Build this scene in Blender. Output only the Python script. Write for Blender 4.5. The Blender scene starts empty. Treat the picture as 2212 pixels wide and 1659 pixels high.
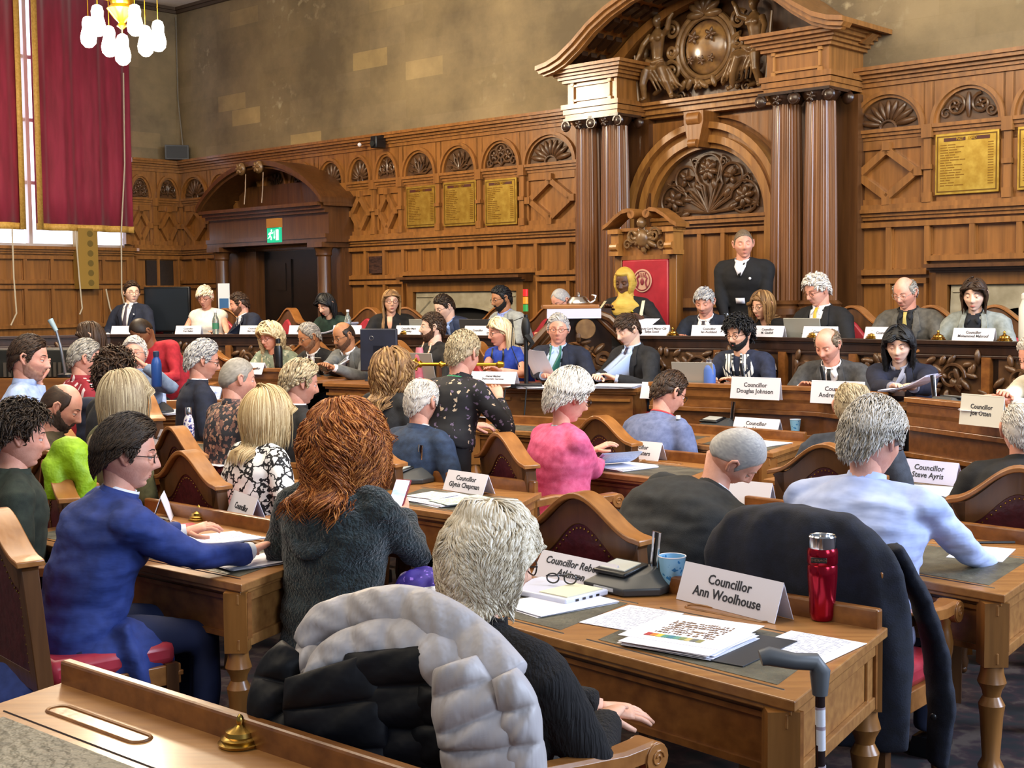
import bpy, bmesh, math, random
import numpy as np
from mathutils import Vector, Matrix, noise
from mathutils.bvhtree import BVHTree
random.seed(7); RNG = np.random.default_rng(11)
SC = bpy.context.scene; COL = SC.collection
PI = math.pi
# ---------------------------------------------------------------- camera
F = 2900.0; CX = 1106.0; CY = 829.5; CZ = 1.8
PITCH = math.atan(189.5 / F); ROLL = 0.010
fwd = Vector((0, math.cos(PITCH), -math.sin(PITCH))); up0 = Vector((0, math.sin(PITCH), math.cos(PITCH))); r0 = Vector((1, 0, 0))
cr = r0 * math.cos(ROLL) - up0 * math.sin(ROLL); cu = up0 * math.cos(ROLL) + r0 * math.sin(ROLL)
CAM = Vector((0, 0, CZ))
cd = bpy.data.cameras.new('camera'); cam = bpy.data.objects.new('camera', cd); COL.objects.link(cam)
cd.sensor_fit = 'HORIZONTAL'; cd.sensor_width = 36; cd.lens = 36 * F / 2212; cd.clip_start = .05
cam.matrix_world = Matrix(((cr.x, cu.x, -fwd.x, 0), (cr.y, cu.y, -fwd.y, 0), (cr.z, cu.z, -fwd.z, CZ), (0, 0, 0, 1)))
SC.camera = cam
def ray(px, py): return fwd + cr * ((px - CX) / F) + cu * ((CY - py) / F)
def at(px, py, Y):
    d = ray(px, py); return CAM + d * (Y / d.y)
def atz(px, py, z):
    d = ray(px, py); return CAM + d * ((z - CZ) / d.z)
# ---------------------------------------------------------------- world, light, exposure
def srgb(h):
    if not isinstance(h, str): return tuple(h)
    c = [int(h[i:i + 2], 16) / 255 for i in (0, 2, 4)]
    return tuple(x / 12.92 if x <= .04045 else ((x + .055) / 1.055) ** 2.4 for x in c)
wd = bpy.data.worlds.new('world'); SC.world = wd; wd.use_nodes = True
wd.node_tree.nodes['Background'].inputs[0].default_value = (.78, .88, 1.0, 1)
wd.node_tree.nodes['Background'].inputs[1].default_value = .19
def area(name, loc, target, size, power, col, sy=None):
    l = bpy.data.lights.new(name, 'AREA'); l.energy = power; l.color = col; l.shape = 'RECTANGLE'; l.size = size; l.size_y = sy or size
    o = bpy.data.objects.new(name, l); COL.objects.link(o); o.location = loc
    o.rotation_euler = (Vector(target) - Vector(loc)).to_track_quat('-Z', 'Y').to_euler()
    return o
area('window_daylight', (8.5, 3.5, 5.2), (0, 7, .8), 3.2, 880, (.66, .78, 1.0), 5.0)
area('window_daylight', (5.5, -3.5, 4.6), (0, 6, 1.0), 3.0, 270, (.72, .83, 1.0), 3.0)
area('ceiling_soft_light', (-1.5, 8.5, 5.6), (-1.0, 10, 0), 5.0, 380, (1.0, .86, .66), 5.0)  # warm soft lights added below the closed ceiling, not daylight
area('ceiling_soft_light', (3.0, 6.0, 5.6), (3.4, 10.5, 2.2), 3.0, 300, (1.0, .86, .64), 3.0)
area('ceiling_soft_light', (-3.5, 3.0, 5.2), (-1, 5, .6), 3.0, 110, (1.0, .84, .62), 3.0)
SC.view_settings.view_transform = 'Standard'; SC.view_settings.look = 'None'
SC.view_settings.exposure = 0.46; SC.view_settings.gamma = 1; SC.view_settings.use_curve_mapping = False
SC.cycles.max_bounces = 5; SC.cycles.diffuse_bounces = 3; SC.cycles.glossy_bounces = 2; SC.cycles.transmission_bounces = 4
SC.cycles.transparent_max_bounces = 6; SC.cycles.use_denoising = True; SC.cycles.caustics_reflective = False; SC.cycles.caustics_refractive = False
SC.cycles.sample_clamp_indirect = 4
# ---------------------------------------------------------------- materials
MATS = {}
def mat(c1, c2=None, rough=.6, metal=0., sc=(6, 6, 6), bump=0., bsc=None, emis=0., kind='noise', c3=None, spec=.5, coat=0., alpha=1., trans=0., lo=.35, hi=.65, sheen=0., detail=3):
    key = (c1, c2, rough, metal, sc, bump, bsc, emis, kind, c3, spec, coat, alpha, trans, lo, hi, sheen)
    if key in MATS: return MATS[key]
    m = bpy.data.materials.new(kind + '_' + str(len(MATS))); MATS[key] = m; m.use_nodes = True
    nt = m.node_tree; N = nt.nodes; L = nt.links; b = N['Principled BSDF']
    b.inputs['Roughness'].default_value = rough; b.inputs['Metallic'].default_value = metal
    b.inputs['Specular IOR Level'].default_value = spec; b.inputs['Coat Weight'].default_value = coat; b.inputs['Coat Roughness'].default_value = .15
    b.inputs['Sheen Weight'].default_value = sheen
    b.inputs['Transmission Weight'].default_value = trans; b.inputs['Alpha'].default_value = alpha
    A = srgb(c1) + (1,)
    b.inputs['Base Color'].default_value = A
    if emis: b.inputs['Emission Color'].default_value = A; b.inputs['Emission Strength'].default_value = emis
    if c2 is None and not bump: return m
    tc = N.new('ShaderNodeTexCoord'); mp = N.new('ShaderNodeMapping'); mp.inputs['Scale'].default_value = sc if not isinstance(sc, (int, float)) else (sc,) * 3
    L.new(tc.outputs['Object'], mp.inputs['Vector'])
    rp = N.new('ShaderNodeValToRGB'); rp.color_ramp.elements[0].position = lo; rp.color_ramp.elements[1].position = hi
    if c2 is not None:
        rp.color_ramp.elements[0].color = A; rp.color_ramp.elements[1].color = srgb(c2) + (1,)
        if kind in ('voronoi', 'cells', 'flower'):
            t = N.new('ShaderNodeTexVoronoi'); t.inputs['Scale'].default_value = 1
            if kind == 'cells': t.feature = 'DISTANCE_TO_EDGE'
            nz = N.new('ShaderNodeTexNoise'); nz.inputs['Scale'].default_value = 1.7
            mx = N.new('ShaderNodeVectorMath'); mx.operation = 'MULTIPLY_ADD'; mx.inputs[1].default_value = (1.3,) * 3
            L.new(mp.outputs[0], nz.inputs['Vector']); L.new(nz.outputs['Color'], mx.inputs[0]); L.new(mp.outputs[0], mx.inputs[2]); L.new(mx.outputs[0], t.inputs['Vector'])
            src = t.outputs['Distance']
            if kind == 'flower':
                rp2 = N.new('ShaderNodeValToRGB'); e = rp2.color_ramp.elements; e[0].color = srgb(c3) + (1,); e[1].color = A; e[0].position = .55; e[1].position = .56
                L.new(t.outputs['Color'], rp2.inputs[0])
        elif kind == 'check':
            t = N.new('ShaderNodeTexBrick'); t.offset = 0; t.inputs['Scale'].default_value = 1; t.inputs['Brick Width'].default_value = 1; t.inputs['Row Height'].default_value = 1
            t.inputs['Mortar Size'].default_value = lo; t.inputs['Mortar Smooth'].default_value = .1; L.new(mp.outputs[0], t.inputs['Vector']); src = t.outputs['Fac']
            rp.color_ramp.elements[0].position = .4; rp.color_ramp.elements[1].position = .6
        elif kind == 'wave':
            t = N.new('ShaderNodeTexWave'); t.inputs['Scale'].default_value = 1; t.inputs['Distortion'].default_value = 1.5; L.new(mp.outputs[0], t.inputs['Vector']); src = t.outputs['Fac']
        elif kind == 'hair':
            t = N.new('ShaderNodeAttribute'); t.attribute_name = 'rnd'; src = t.outputs['Fac']
        else:
            t = N.new('ShaderNodeTexNoise'); t.inputs['Scale'].default_value = 1; t.inputs['Detail'].default_value = detail; L.new(mp.outputs[0], t.inputs['Vector']); src = t.outputs['Fac']
        L.new(src, rp.inputs[0])
        if c3 is not None and kind not in ('flower',):
            e = rp.color_ramp.elements.new((lo + hi) / 2); e.color = srgb(c3) + (1,)
        out = rp.outputs[0]
        if kind == 'flower':
            mm = N.new('ShaderNodeMix'); mm.data_type = 'RGBA'; L.new(rp.outputs[0], mm.inputs[6]); L.new(rp2.outputs[0], mm.inputs[7])
            mm.inputs[0].default_value = .5
            rp.color_ramp.elements[0].color = srgb(c2) + (1,); rp.color_ramp.elements[1].color = A
            gt = N.new('ShaderNodeMath'); gt.operation = 'GREATER_THAN'; gt.inputs[1].default_value = (lo + hi) / 2; L.new(src, gt.inputs[0]); L.new(gt.outputs[0], mm.inputs[0])
            rp2.color_ramp.elements[0].color = A; rp2.color_ramp.elements[1].color = A
            mm2 = N.new('ShaderNodeMix'); mm2.data_type = 'RGBA'; L.new(gt.outputs[0], mm2.inputs[0])
            rp3 = N.new('ShaderNodeValToRGB'); rp3.color_ramp.interpolation = 'CONSTANT'; e = rp3.color_ramp.elements; e[0].color = srgb(c2) + (1,); e[1].color = srgb(c3) + (1,); e[1].position = .5
            L.new(t.outputs['Color'], rp3.inputs[0]); L.new(rp3.outputs[0], mm2.inputs[6]); mm2.inputs[7].default_value = A; out = mm2.outputs[2]
        L.new(out, b.inputs['Base Color'])
        if emis: L.new(out, b.inputs['Emission Color'])
    if bump:
        bn = N.new('ShaderNodeTexNoise'); bn.inputs['Scale'].default_value = 1; bn.inputs['Detail'].default_value = 2
        m2 = N.new('ShaderNodeMapping'); s = bsc if bsc is not None else sc; m2.inputs['Scale'].default_value = s if not isinstance(s, (int, float)) else (s,) * 3
        L.new(tc.outputs['Object'], m2.inputs['Vector']); L.new(m2.outputs[0], bn.inputs['Vector'])
        bp = N.new('ShaderNodeBump'); bp.inputs['Strength'].default_value = bump; bp.inputs['Distance'].default_value = .02
        L.new(bn.outputs['Fac'], bp.inputs['Height']); L.new(bp.outputs[0], b.inputs['Normal'])
    return m
def wood(a, b, rough=.33, sc=(24, 24, 1.8), coat=.2): return mat(a, b, rough=rough, sc=sc, lo=.22, hi=.82, bump=.08, coat=coat, detail=5)
OAK = wood('68431f', '946431'); OAKV = wood('724a22', 'a46e36'); OAKD = wood('452914', '674222'); OAKDK = wood('25150c', '3b2415', rough=.3)
OAKL = wood('86582a', 'b68242'); CARVE = wood('3f2a1a', '6a4a2e', rough=.35, sc=(14, 14, 14)); CARVEB = wood('5a3f25', '8a6a42', rough=.32, sc=(14, 14, 14))
DESKTOP = wood('80522a', 'ac7a42', rough=.42, sc=(3, 30, 30)); DESKW = wood('623818', '94602e', sc=(3, 25, 25)); CRESTW = wood('7c4c22', 'a8703a', rough=.32, sc=(4, 20, 20))
LEATHER_B = mat('3c1018', '4d1820', rough=.35, sc=30, bump=.15); LEATHER_R = mat('a02a38', 'b53c48', rough=.32, sc=9, bump=.1)
LEATHER_G = mat('46443a', '605d4e', rough=.5, sc=(9, 9, 9), bump=.4, bsc=40)
BRASS = mat('b08d45', rough=.25, metal=1.); GOLD = mat('d8ae3c', rough=.28, metal=1.); SILVER = mat('d4d6da', rough=.15, metal=1.)
BLACKP = mat('101114', rough=.35); GREYP = mat('3a3c3e', rough=.45); SCREEN_G = mat('a8a8a0', rough=.3, emis=.35); WHITE = mat('e6e4ee', rough=.7); BLACK = mat('050506', rough=.6)
INK = mat('2c2e36', rough=.8); STEEL = mat('9a9ca0', rough=.3, metal=.9)
# ---------------------------------------------------------------- mesh helpers
class MB:
    def __init__(s, mats=None): s.v = []; s.f = []; s.m = []; s.mats = list(mats or []); s.cur = 0; s.T = None
    def use(s, m):
        if m not in s.mats: s.mats.append(m)
        s.cur = s.mats.index(m); return s
    def add(s, V, Fs, M=None):
        b = len(s.v)
        for p in V:
            p = Vector(p)
            if M is not None: p = M @ p
            if s.T is not None: p = s.T @ p
            s.v.append(p)
        for f in Fs: s.f.append([b + i for i in f]); s.m.append(s.cur)
        return s
    def box(s, x0, x1, y0, y1, z0, z1, M=None):
        V = [(x, y, z) for z in (z0, z1) for y in (y0, y1) for x in (x0, x1)]
        return s.add(V, [(0, 2, 3, 1), (4, 5, 7, 6), (0, 1, 5, 4), (2, 6, 7, 3), (0, 4, 6, 2), (1, 3, 7, 5)], M)
    def rings(s, R, cap=True, M=None, close=True):
        n = len(R[0]); V = [p for r in R for p in r]; Fs = []
        for i in range(len(R) - 1):
            for j in range(n if close else n - 1):
                k = (j + 1) % n; Fs.append((i * n + j, i * n + k, (i + 1) * n + k, (i + 1) * n + j))
        if cap: Fs.append(tuple(range(n - 1, -1, -1))); Fs.append(tuple((len(R) - 1) * n + j for j in range(n)))
        return s.add(V, Fs, M)
    def tube(s, P, r, n=8, cap=True, M=None, flat=1., up=None):
        P = [Vector(p) for p in P]; rr = r if isinstance(r, (list, tuple)) else [r] * len(P); R = []; u = None
        for i, p in enumerate(P):
            t = (P[min(i + 1, len(P) - 1)] - P[max(i - 1, 0)]).normalized()
            if u is None:
                ref = Vector(up) if up is not None else (Vector((0, 0, 1)) if abs(t.z) < .9 else Vector((0, 1, 0)))
                u = (ref - t * ref.dot(t)).normalized()
            else: u = (u - t * u.dot(t)).normalized()
            w = t.cross(u)
            R.append([p + (w * math.cos(a) + u * math.sin(a) * flat) * rr[i] for a in [2 * PI * j / n for j in range(n)]])
        return s.rings(R, cap, M)
    def lathe(s, prof, c=(0, 0, 0), n=20, M=None, cap=True):
        R = [[(c[0] + r * math.cos(2 * PI * j / n), c[1] + r * math.sin(2 * PI * j / n), c[2] + z) for j in range(n)] for r, z in prof]
        return s.rings(R, cap, M)
    def ell(s, c, r, n=12, m=8, M=None):
        R = []
        for i in range(m + 1):
            a = -PI / 2 + PI * i / m; cc = max(math.cos(a), .02)
            R.append([(c[0] + r[0] * cc * math.cos(2 * PI * j / n), c[1] + r[1] * cc * math.sin(2 * PI * j / n), c[2] + r[2] * math.sin(a)) for j in range(n)])
        return s.rings(R, True, M)
    def prism(s, poly, y0, y1, M=None, axis='y'):
        n = len(poly)
        if axis == 'y': V = [(a, y0, b) for a, b in poly] + [(a, y1, b) for a, b in poly]
        else: V = [(a, b, y0) for a, b in poly] + [(a, b, y1) for a, b in poly]
        Fs = [tuple(range(n)), tuple(range(2 * n - 1, n - 1, -1))] + [(j, j + n, (j + 1) % n + n, (j + 1) % n) for j in range(n)]
        return s.add(V, Fs, M)
    def band(s, P, Q, y0, y1, M=None):
        """solid band between two xz polylines P (inner) and Q (outer)"""
        n = len(P); R = [[(P[i][0], y0, P[i][1]), (Q[i][0], y0, Q[i][1]), (Q[i][0], y1, Q[i][1]), (P[i][0], y1, P[i][1])] for i in range(n)]
        return s.rings(R, True, M)
    def obj(s, name, parent=None, m=None, smooth=True, mw=None, bevel=0., auto=35):
        me = bpy.data.meshes.new(name); me.from_pydata([tuple(v) for v in s.v], [], s.f)
        ms = s.mats or [m or OAK]
        for x in ms: me.materials.append(x)
        if s.mats: me.polygons.foreach_set('material_index', s.m)
        bm = bmesh.new(); bm.from_mesh(me); bmesh.ops.recalc_face_normals(bm, faces=bm.faces); bm.to_mesh(me); bm.free()
        o = bpy.data.objects.new(name, me); COL.objects.link(o)
        if smooth:
            me.polygons.foreach_set('use_smooth', [True] * len(me.polygons))
            try: me.set_sharp_from_angle(angle=math.radians(auto))
            except Exception: pass
        if bevel:
            b = o.modifiers.new('bevel', 'BEVEL'); b.width = bevel; b.segments = 2; b.limit_method = 'ANGLE'
        if parent is not None: o.parent = parent
        if mw is not None: o.matrix_world = mw
        return o
def tag(o, label=None, cat=None, group=None, kind=None):
    for k, v in (('label', label), ('category', cat), ('group', group), ('kind', kind)):
        if v: o[k] = v
    return o
def empty(name, loc, rz=0, label=None, cat=None, group=None):
    o = bpy.data.objects.new(name, None); COL.objects.link(o); o.location = loc; o.rotation_euler = (0, 0, rz); o.empty_display_size = .1
    return tag(o, label, cat, group)
def copy_tree(o, parent=None):
    c = o.copy(); COL.objects.link(c); c.parent = parent
    for ch in list(o.children): copy_tree(ch, c)
    return c
def az2rz(az): return -math.radians(az)
def npmesh(name, V, Fq, mats, parent, rnd=None, smooth=True, mi=None):
    me = bpy.data.meshes.new(name); V = np.asarray(V, np.float32); Fq = np.asarray(Fq, np.int32); k = Fq.shape[1]
    me.vertices.add(len(V)); me.vertices.foreach_set('co', V.ravel()); me.loops.add(Fq.size); me.loops.foreach_set('vertex_index', Fq.ravel())
    me.polygons.add(len(Fq)); me.polygons.foreach_set('loop_start', np.arange(0, Fq.size, k, dtype=np.int32)); me.polygons.foreach_set('loop_total', np.full(len(Fq), k, np.int32))
    for m in mats: me.materials.append(m)
    if mi is not None: me.polygons.foreach_set('material_index', mi)
    me.update(calc_edges=True); me.validate()
    if smooth: me.polygons.foreach_set('use_smooth', [True] * len(me.polygons))
    if rnd is not None:
        a = me.attributes.new('rnd', 'FLOAT', 'POINT'); a.data.foreach_set('value', np.asarray(rnd, np.float32))
    o = bpy.data.objects.new(name, me); COL.objects.link(o); o.parent = parent
    return o
# ---------------------------------------------------------------- wall frames
UU = Vector((3106, -2900, 0)).normalized(); WW = Vector((-2900, -3106, 0)).normalized()
OO = at(390, 353, 45150 / 2390); OO.z = 0
def frame(o, x):
    y = Vector((0, 0, 1)).cross(x); return Matrix(((x.x, y.x, 0, o.x), (x.y, y.y, 0, o.y), (0, 0, 1, 0), (0, 0, 0, 1)))
WM = frame(OO, UU)            # back wall: x along the wall, -y out into the room
LM = frame(OO, -WW)           # left wall: x = -distance from corner, -y out into the room
def wl(u, w, z): return WM @ Vector((u, -w, z))
DZ = .64; MZ = .35
# ================================================================ THE ROOM
STONE = mat('4d463c', '6b6252', rough=.9, sc=(1.3, 1, 2.2), bump=.25, bsc=25, c3='5b5446')
def stone_mat():
    m = bpy.data.materials.new('ashlar'); m.use_nodes = True; N = m.node_tree.nodes; L = m.node_tree.links; b = N['Principled BSDF']; b.inputs['Roughness'].default_value = .75
    tc = N.new('ShaderNodeTexCoord'); sp = N.new('ShaderNodeSeparateXYZ'); cb = N.new('ShaderNodeCombineXYZ')
    L.new(tc.outputs['Object'], sp.inputs[0]); L.new(sp.outputs['X'], cb.inputs['X']); L.new(sp.outputs['Z'], cb.inputs['Y'])
    br = N.new('ShaderNodeTexBrick'); L.new(cb.outputs[0], br.inputs['Vector']); br.inputs['Scale'].default_value = 1
    br.inputs['Brick Width'].default_value = .62; br.inputs['Row Height'].default_value = .215; br.inputs['Mortar Size'].default_value = .004; br.inputs['Mortar Smooth'].default_value = .6
    br.inputs['Color1'].default_value = (0, 0, 0, 1); br.inputs['Color2'].default_value = (1, 1, 1, 1); br.inputs['Mortar'].default_value = (.3, .3, .3, 1)
    rp = N.new('ShaderNodeValToRGB'); e = rp.color_ramp.elements; e[0].color = srgb('8f8062') + (1,); e[0].position = .1; e[1].color = srgb('b8a272') + (1,); e[1].position = 1.
    x = e.new(.90); x.color = srgb('96876a') + (1,); L.new(br.outputs['Color'], rp.inputs[0])
    nz = N.new('ShaderNodeTexNoise'); nz.inputs['Scale'].default_value = .75; nz.inputs['Detail'].default_value = 7; nz.inputs['Roughness'].default_value = .65; L.new(cb.outputs[0], nz.inputs['Vector'])
    r2 = N.new('ShaderNodeValToRGB'); e = r2.color_ramp.elements; e[0].color = (.46, .44, .43, 1); e[0].position = .36; e[1].color = (1.12, 1.06, .95, 1); e[1].position = .68; L.new(nz.outputs['Fac'], r2.inputs[0])
    mx = N.new('ShaderNodeMix'); mx.data_type = 'RGBA'; mx.blend_type = 'MULTIPLY'; mx.inputs[0].default_value = .9; L.new(rp.outputs[0], mx.inputs[6]); L.new(r2.outputs[0], mx.inputs[7])
    n3 = N.new('ShaderNodeTexNoise'); n3.inputs['Scale'].default_value = 9; n3.inputs['Detail'].default_value = 6; L.new(cb.outputs[0], n3.inputs['Vector'])
    n4 = N.new('ShaderNodeTexNoise'); n4.inputs['Scale'].default_value = .55; n4.inputs['Detail'].default_value = 1; L.new(cb.outputs[0], n4.inputs['Vector'])
    r4 = N.new('ShaderNodeValToRGB'); r4.color_ramp.elements[0].position = .56; r4.color_ramp.elements[1].position = .64; L.new(n4.outputs['Fac'], r4.inputs[0])
    r3 = N.new('ShaderNodeValToRGB'); r3.color_ramp.elements[0].position = .56; r3.color_ramp.elements[1].position = .74; L.new(n3.outputs['Fac'], r3.inputs[0])
    mu = N.new('ShaderNodeMath'); mu.operation = 'MULTIPLY'; L.new(r4.outputs[0], mu.inputs[0]); L.new(r3.outputs[0], mu.inputs[1])
    m3 = N.new('ShaderNodeMix'); m3.data_type = 'RGBA'; m3.inputs[7].default_value = srgb('b3a685') + (1,); L.new(mu.outputs[0], m3.inputs[0]); L.new(mx.outputs[2], m3.inputs[6])
    L.new(m3.outputs[2], b.inputs['Base Color'])
    bp = N.new('ShaderNodeBump'); bp.inputs['Strength'].default_value = .35; bp.inputs['Distance'].default_value = .01; L.new(n3.outputs['Fac'], bp.inputs['Height']); L.new(bp.outputs[0], b.inputs['Normal'])
    return m
ASH = stone_mat()
def S(name, mb, m=None, mw=None, parent=None, **k):
    o = mb.obj(name, parent, m, mw=mw, **k)
    if parent is None: o['kind'] = 'structure'
    return o
S('wall_back', MB().box(-.2, 16, 0, .3, 0, 5.8), ASH, WM, smooth=False)
mb = MB(); mb.box(-.8, 0, 0, .3, 0, 5.8); mb.box(-9, -.8, 0, .3, 0, 2.5); mb.box(-9, -3.6, 0, .3, 2.5, 5.8)
S('wall_left', mb, ASH, LM, smooth=False)
S('ceiling', MB().box(-.5, 16, -9, .5, 5.82, 5.9), mat('f2ece0', rough=.8), WM, smooth=False)
mb = MB()
for a, (z0, z1) in zip((.04, .07), ((5.74, 5.78), (5.78, 5.82))): mb.box(-.2, 16, -a, 0, z0, z1)
S('trim_1', mb, mat('4a3a2a', rough=.6), WM, smooth=False)
mb = MB()
for a, (z0, z1) in zip((.04, .07), ((5.74, 5.78), (5.78, 5.82))): mb.box(-9, 0, -a, 0, z0, z1)
S('trim_2', mb, mat('4a3a2a', rough=.6), LM, smooth=False)
CARPET = mat('0d0e13', '4a3c34', rough=.95, sc=(9, 9, 9), kind='voronoi', c3='2a1218', lo=.3, hi=.85)
S('floor', MB().box(-9, 14, -4, 22, -.1, 0), CARPET, smooth=False)
# raised platforms of the mid and dais rows
def plat(name, pts, z, m):
    mb = MB(); mb.prism([(p[0], p[1]) for p in pts], 0, z, axis='z'); return S(name, mb, m, smooth=False)
MIDL = [(-6.6, 10.9), (-4.0, 11.4), (-2.9, 11.72), (-1.75, 11.2), (-.9, 10.8), (1.0, 10.35), (1.15, 9.9), (2.05, 9.0), (2.36, 8.35), (2.66, 7.6), (3.3, 5.9)]
DAIS = [(-6.6, 13.0), (-4.15, 14.0), (-1.45, 13.05), (0.1, 12.0), (1.1, 11.0), (1.7, 10.6), (3.2, 9.0), (4.6, 7.2)]
far = [(12, 2.0), (12, 20), (-9, 20), (-9, 14)]
plat('floor_middle_tier', [(p[0] - .1, p[1] - .1) for p in MIDL] + [(9, 3.5)] + far, MZ, CARPET)
plat('floor_dais', [(p[0] + .05, p[1] + .05) for p in DAIS] + [(8, 4.5)] + far, DZ, CARPET)
# ---- panelling (oak) -------------------------------------------------
def arc(cx, cz, rx, rz, a0=0., a1=PI, n=20): return [(cx + rx * math.cos(a0 + (a1 - a0) * i / n), cz + rz * math.sin(a0 + (a1 - a0) * i / n)) for i in range(n + 1)]
def moulding(mb, u0, u1, z, hs, outs):
    """stacked profile: heights hs, projections outs"""
    zz = z
    for h, o in zip(hs, outs): mb.box(u0, u1, -o, 0, zz, zz + h); zz += h
def spiral(mb, cx, cz, y, r, turns, th, s=1, a0=0, n=26):
    P = []
    for i in range(n):
        t = i / (n - 1); a = a0 + s * t * turns * 2 * PI; rr = r * (1 - .85 * t); P.append((cx + rr * math.cos(a), y, cz + rr * math.sin(a)))
    mb.tube(P, [th * (1 - .4 * i / n) for i in range(n)], n=6)
def petal(mb, cx, cz, y, L, w, a, th=.02): mb.ell((0, 0, 0), (L / 2, th, w / 2), 8, 6, M=Matrix.Translation((cx + math.cos(a) * L / 2, y, cz + math.sin(a) * L / 2)) @ Matrix.Rotation(-a, 4, 'Y'))
def lunette(style, c, z0, rx, rz, mw, y=-.045, parent=None, name='lunette_carving'):
    mb = MB(); mb.prism(arc(c, z0, rx, rz), -.03, -.012)
    cz = z0 + .02
    st = style % 4
    if st == 0:
        for k in range(9):
            a = PI * (k + .5) / 9; q = 1 / math.hypot(math.cos(a) / rx, math.sin(a) / rz); petal(mb, c + .25 * q * math.cos(a), cz + .2 * q * math.sin(a), y, q * .66, q * .2, a, .022)
        mb.tube([(p[0], y, p[1]) for p in arc(c, z0, rx * .25, rz * .25)], .012, n=6)
    elif st == 1:
        for k, a in enumerate((.25, .5, .75)):
            a *= PI; q = .58 / math.hypot(math.cos(a) / rx, math.sin(a) / rz); x, zc = c + q * math.cos(a), cz + q * math.sin(a)
            mb.tube([(x + rz * .28 * math.cos(t), y, zc + rz * .28 * math.sin(t)) for t in [2 * PI * i / 14 for i in range(15)]], .011, n=6)
            for t in range(5): petal(mb, x, zc, y, rz * .22, rz * .12, t * 2 * PI / 5 + .3, .018)
            mb.tube([(c, y, cz), (c + (x - c) * .4, y, cz + (zc - cz) * .35), (x, y, zc - rz * .28)], .012, n=6)
        for s in (-1, 1): spiral(mb, c + s * rx * .72, cz + rz * .14, y, rz * .2, 1.2, .012, s)
    elif st == 2:
        for k in range(7):
            a = PI * (k + .5) / 7; q = .8 / math.hypot(math.cos(a) / rx, math.sin(a) / rz)
            mb.tube([(c, y, cz), (c + q * .5 * math.cos(a + .25), y, cz + q * .5 * math.sin(a + .25)), (c + q * math.cos(a), y, cz + q * math.sin(a)), (c + q * .5 * math.cos(a - .25), y, cz + q * .5 * math.sin(a - .25)), (c, y, cz)], .010, n=6)
            petal(mb, c + q * .62 * math.cos(a), cz + q * .62 * math.sin(a), y, q * .3, q * .1, a, .015)
    else:
        for s in (-1, 1):
            spiral(mb, c + s * rx * .42, cz + rz * .42, y, rz * .34, 1.6, .014, s, PI / 2)
            spiral(mb, c + s * rx * .74, cz + rz * .2, y, rz * .2, 1.3, .011, -s)
            for k in range(4): petal(mb, c + s * rx * .42, cz + rz * .42, y, rz * .2, rz * .1, k * PI / 2 + .4, .016)
        petal(mb, c, cz, y, rz * .85, rx * .18, PI / 2, .022)
    return mb.obj(name, parent, CARVE, mw=mw)
def bay(mb, u0, u1, diamond=True, low=True, zb=3.19, zt=3.50):
    c = (u0 + u1) / 2; rx = (u1 - u0) / 2 - .03; rz = zt - zb - .005
    a = arc(c, zb, rx, rz, n=22)
    mb.band(arc(c, zb, rx - .025, rz - .02, n=22), arc(c, zb, rx + .005, rz + .012, n=22), -.085, 0)
    mb.band(arc(c, zb, rx - .055, rz - .045, n=22), arc(c, zb, rx - .025, rz - .02, n=22), -.06, 0)
    # spandrel plate above the arch
    top = [(u1, 3.57), (u1, zb)] + a + [(u0, zb), (u0, 3.57)]
    n = len(a); V = []; q = [(max(u0, min(u1, p[0] * 1.0)), 3.57) for p in a]
    mb.band(a, q, -.05, -.0)
    mb.box(u0, u0 + .05, -.05, 0, zb, 3.57); mb.box(u1 - .05, u1, -.05, 0, zb, 3.57)
    # pilaster
    mb.box(u0 - .03, u0 + .03, -.075, 0, 2.55, 3.10); mb.box(u0 - .045, u0 + .045, -.095, 0, 3.08, 3.19); mb.box(u0 - .04, u0 + .04, -.095, 0, 2.82, 2.86); mb.box(u0 - .04, u0 + .04, -.09, 0, 2.55, 2.63)
    moulding(mb, u0, u1, 3.10, (.03, .03, .03), (.05, .07, .09))
    # frame
    mb.box(u0, u1, -.04, 0, 3.02, 3.10); mb.box(u0, u1, -.04, 0, 2.54, 2.60); mb.box(u0, u0 + .07, -.04, 0, 2.55, 3.1); mb.box(u1 - .07, u1, -.04, 0, 2.55, 3.1)
    if diamond:
        cz = 2.81; hx = (u1 - u0) / 2 - .10; hz = .20; t = .03
        for s in (1, -1):
            for q2 in (1, -1):
                d = Vector((s * hx, 0, -q2 * hz)).normalized(); nn = Vector((-d.z, 0, d.x)) * t
                A = Vector((c, 0, cz + q2 * hz)); B = Vector((c + s * hx, 0, cz))
                V = []
                for y in (-.075, 0): V += [A + nn + Vector((0, y, 0)), B + nn + Vector((0, y, 0)), B - nn + Vector((0, y, 0)), A - nn + Vector((0, y, 0))]
                mb.add(V, [(0, 1, 2, 3), (7, 6, 5, 4), (0, 4, 5, 1), (1, 5, 6, 2), (2, 6, 7, 3), (3, 7, 4, 0)])
        for x, z in ((c, cz + hz + .03), (c, cz - hz - .03), (c - hx - .02, cz), (c + hx + .02, cz)): mb.box(x - .035, x + .035, -.085, 0, z - .035, z + .035)
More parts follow.
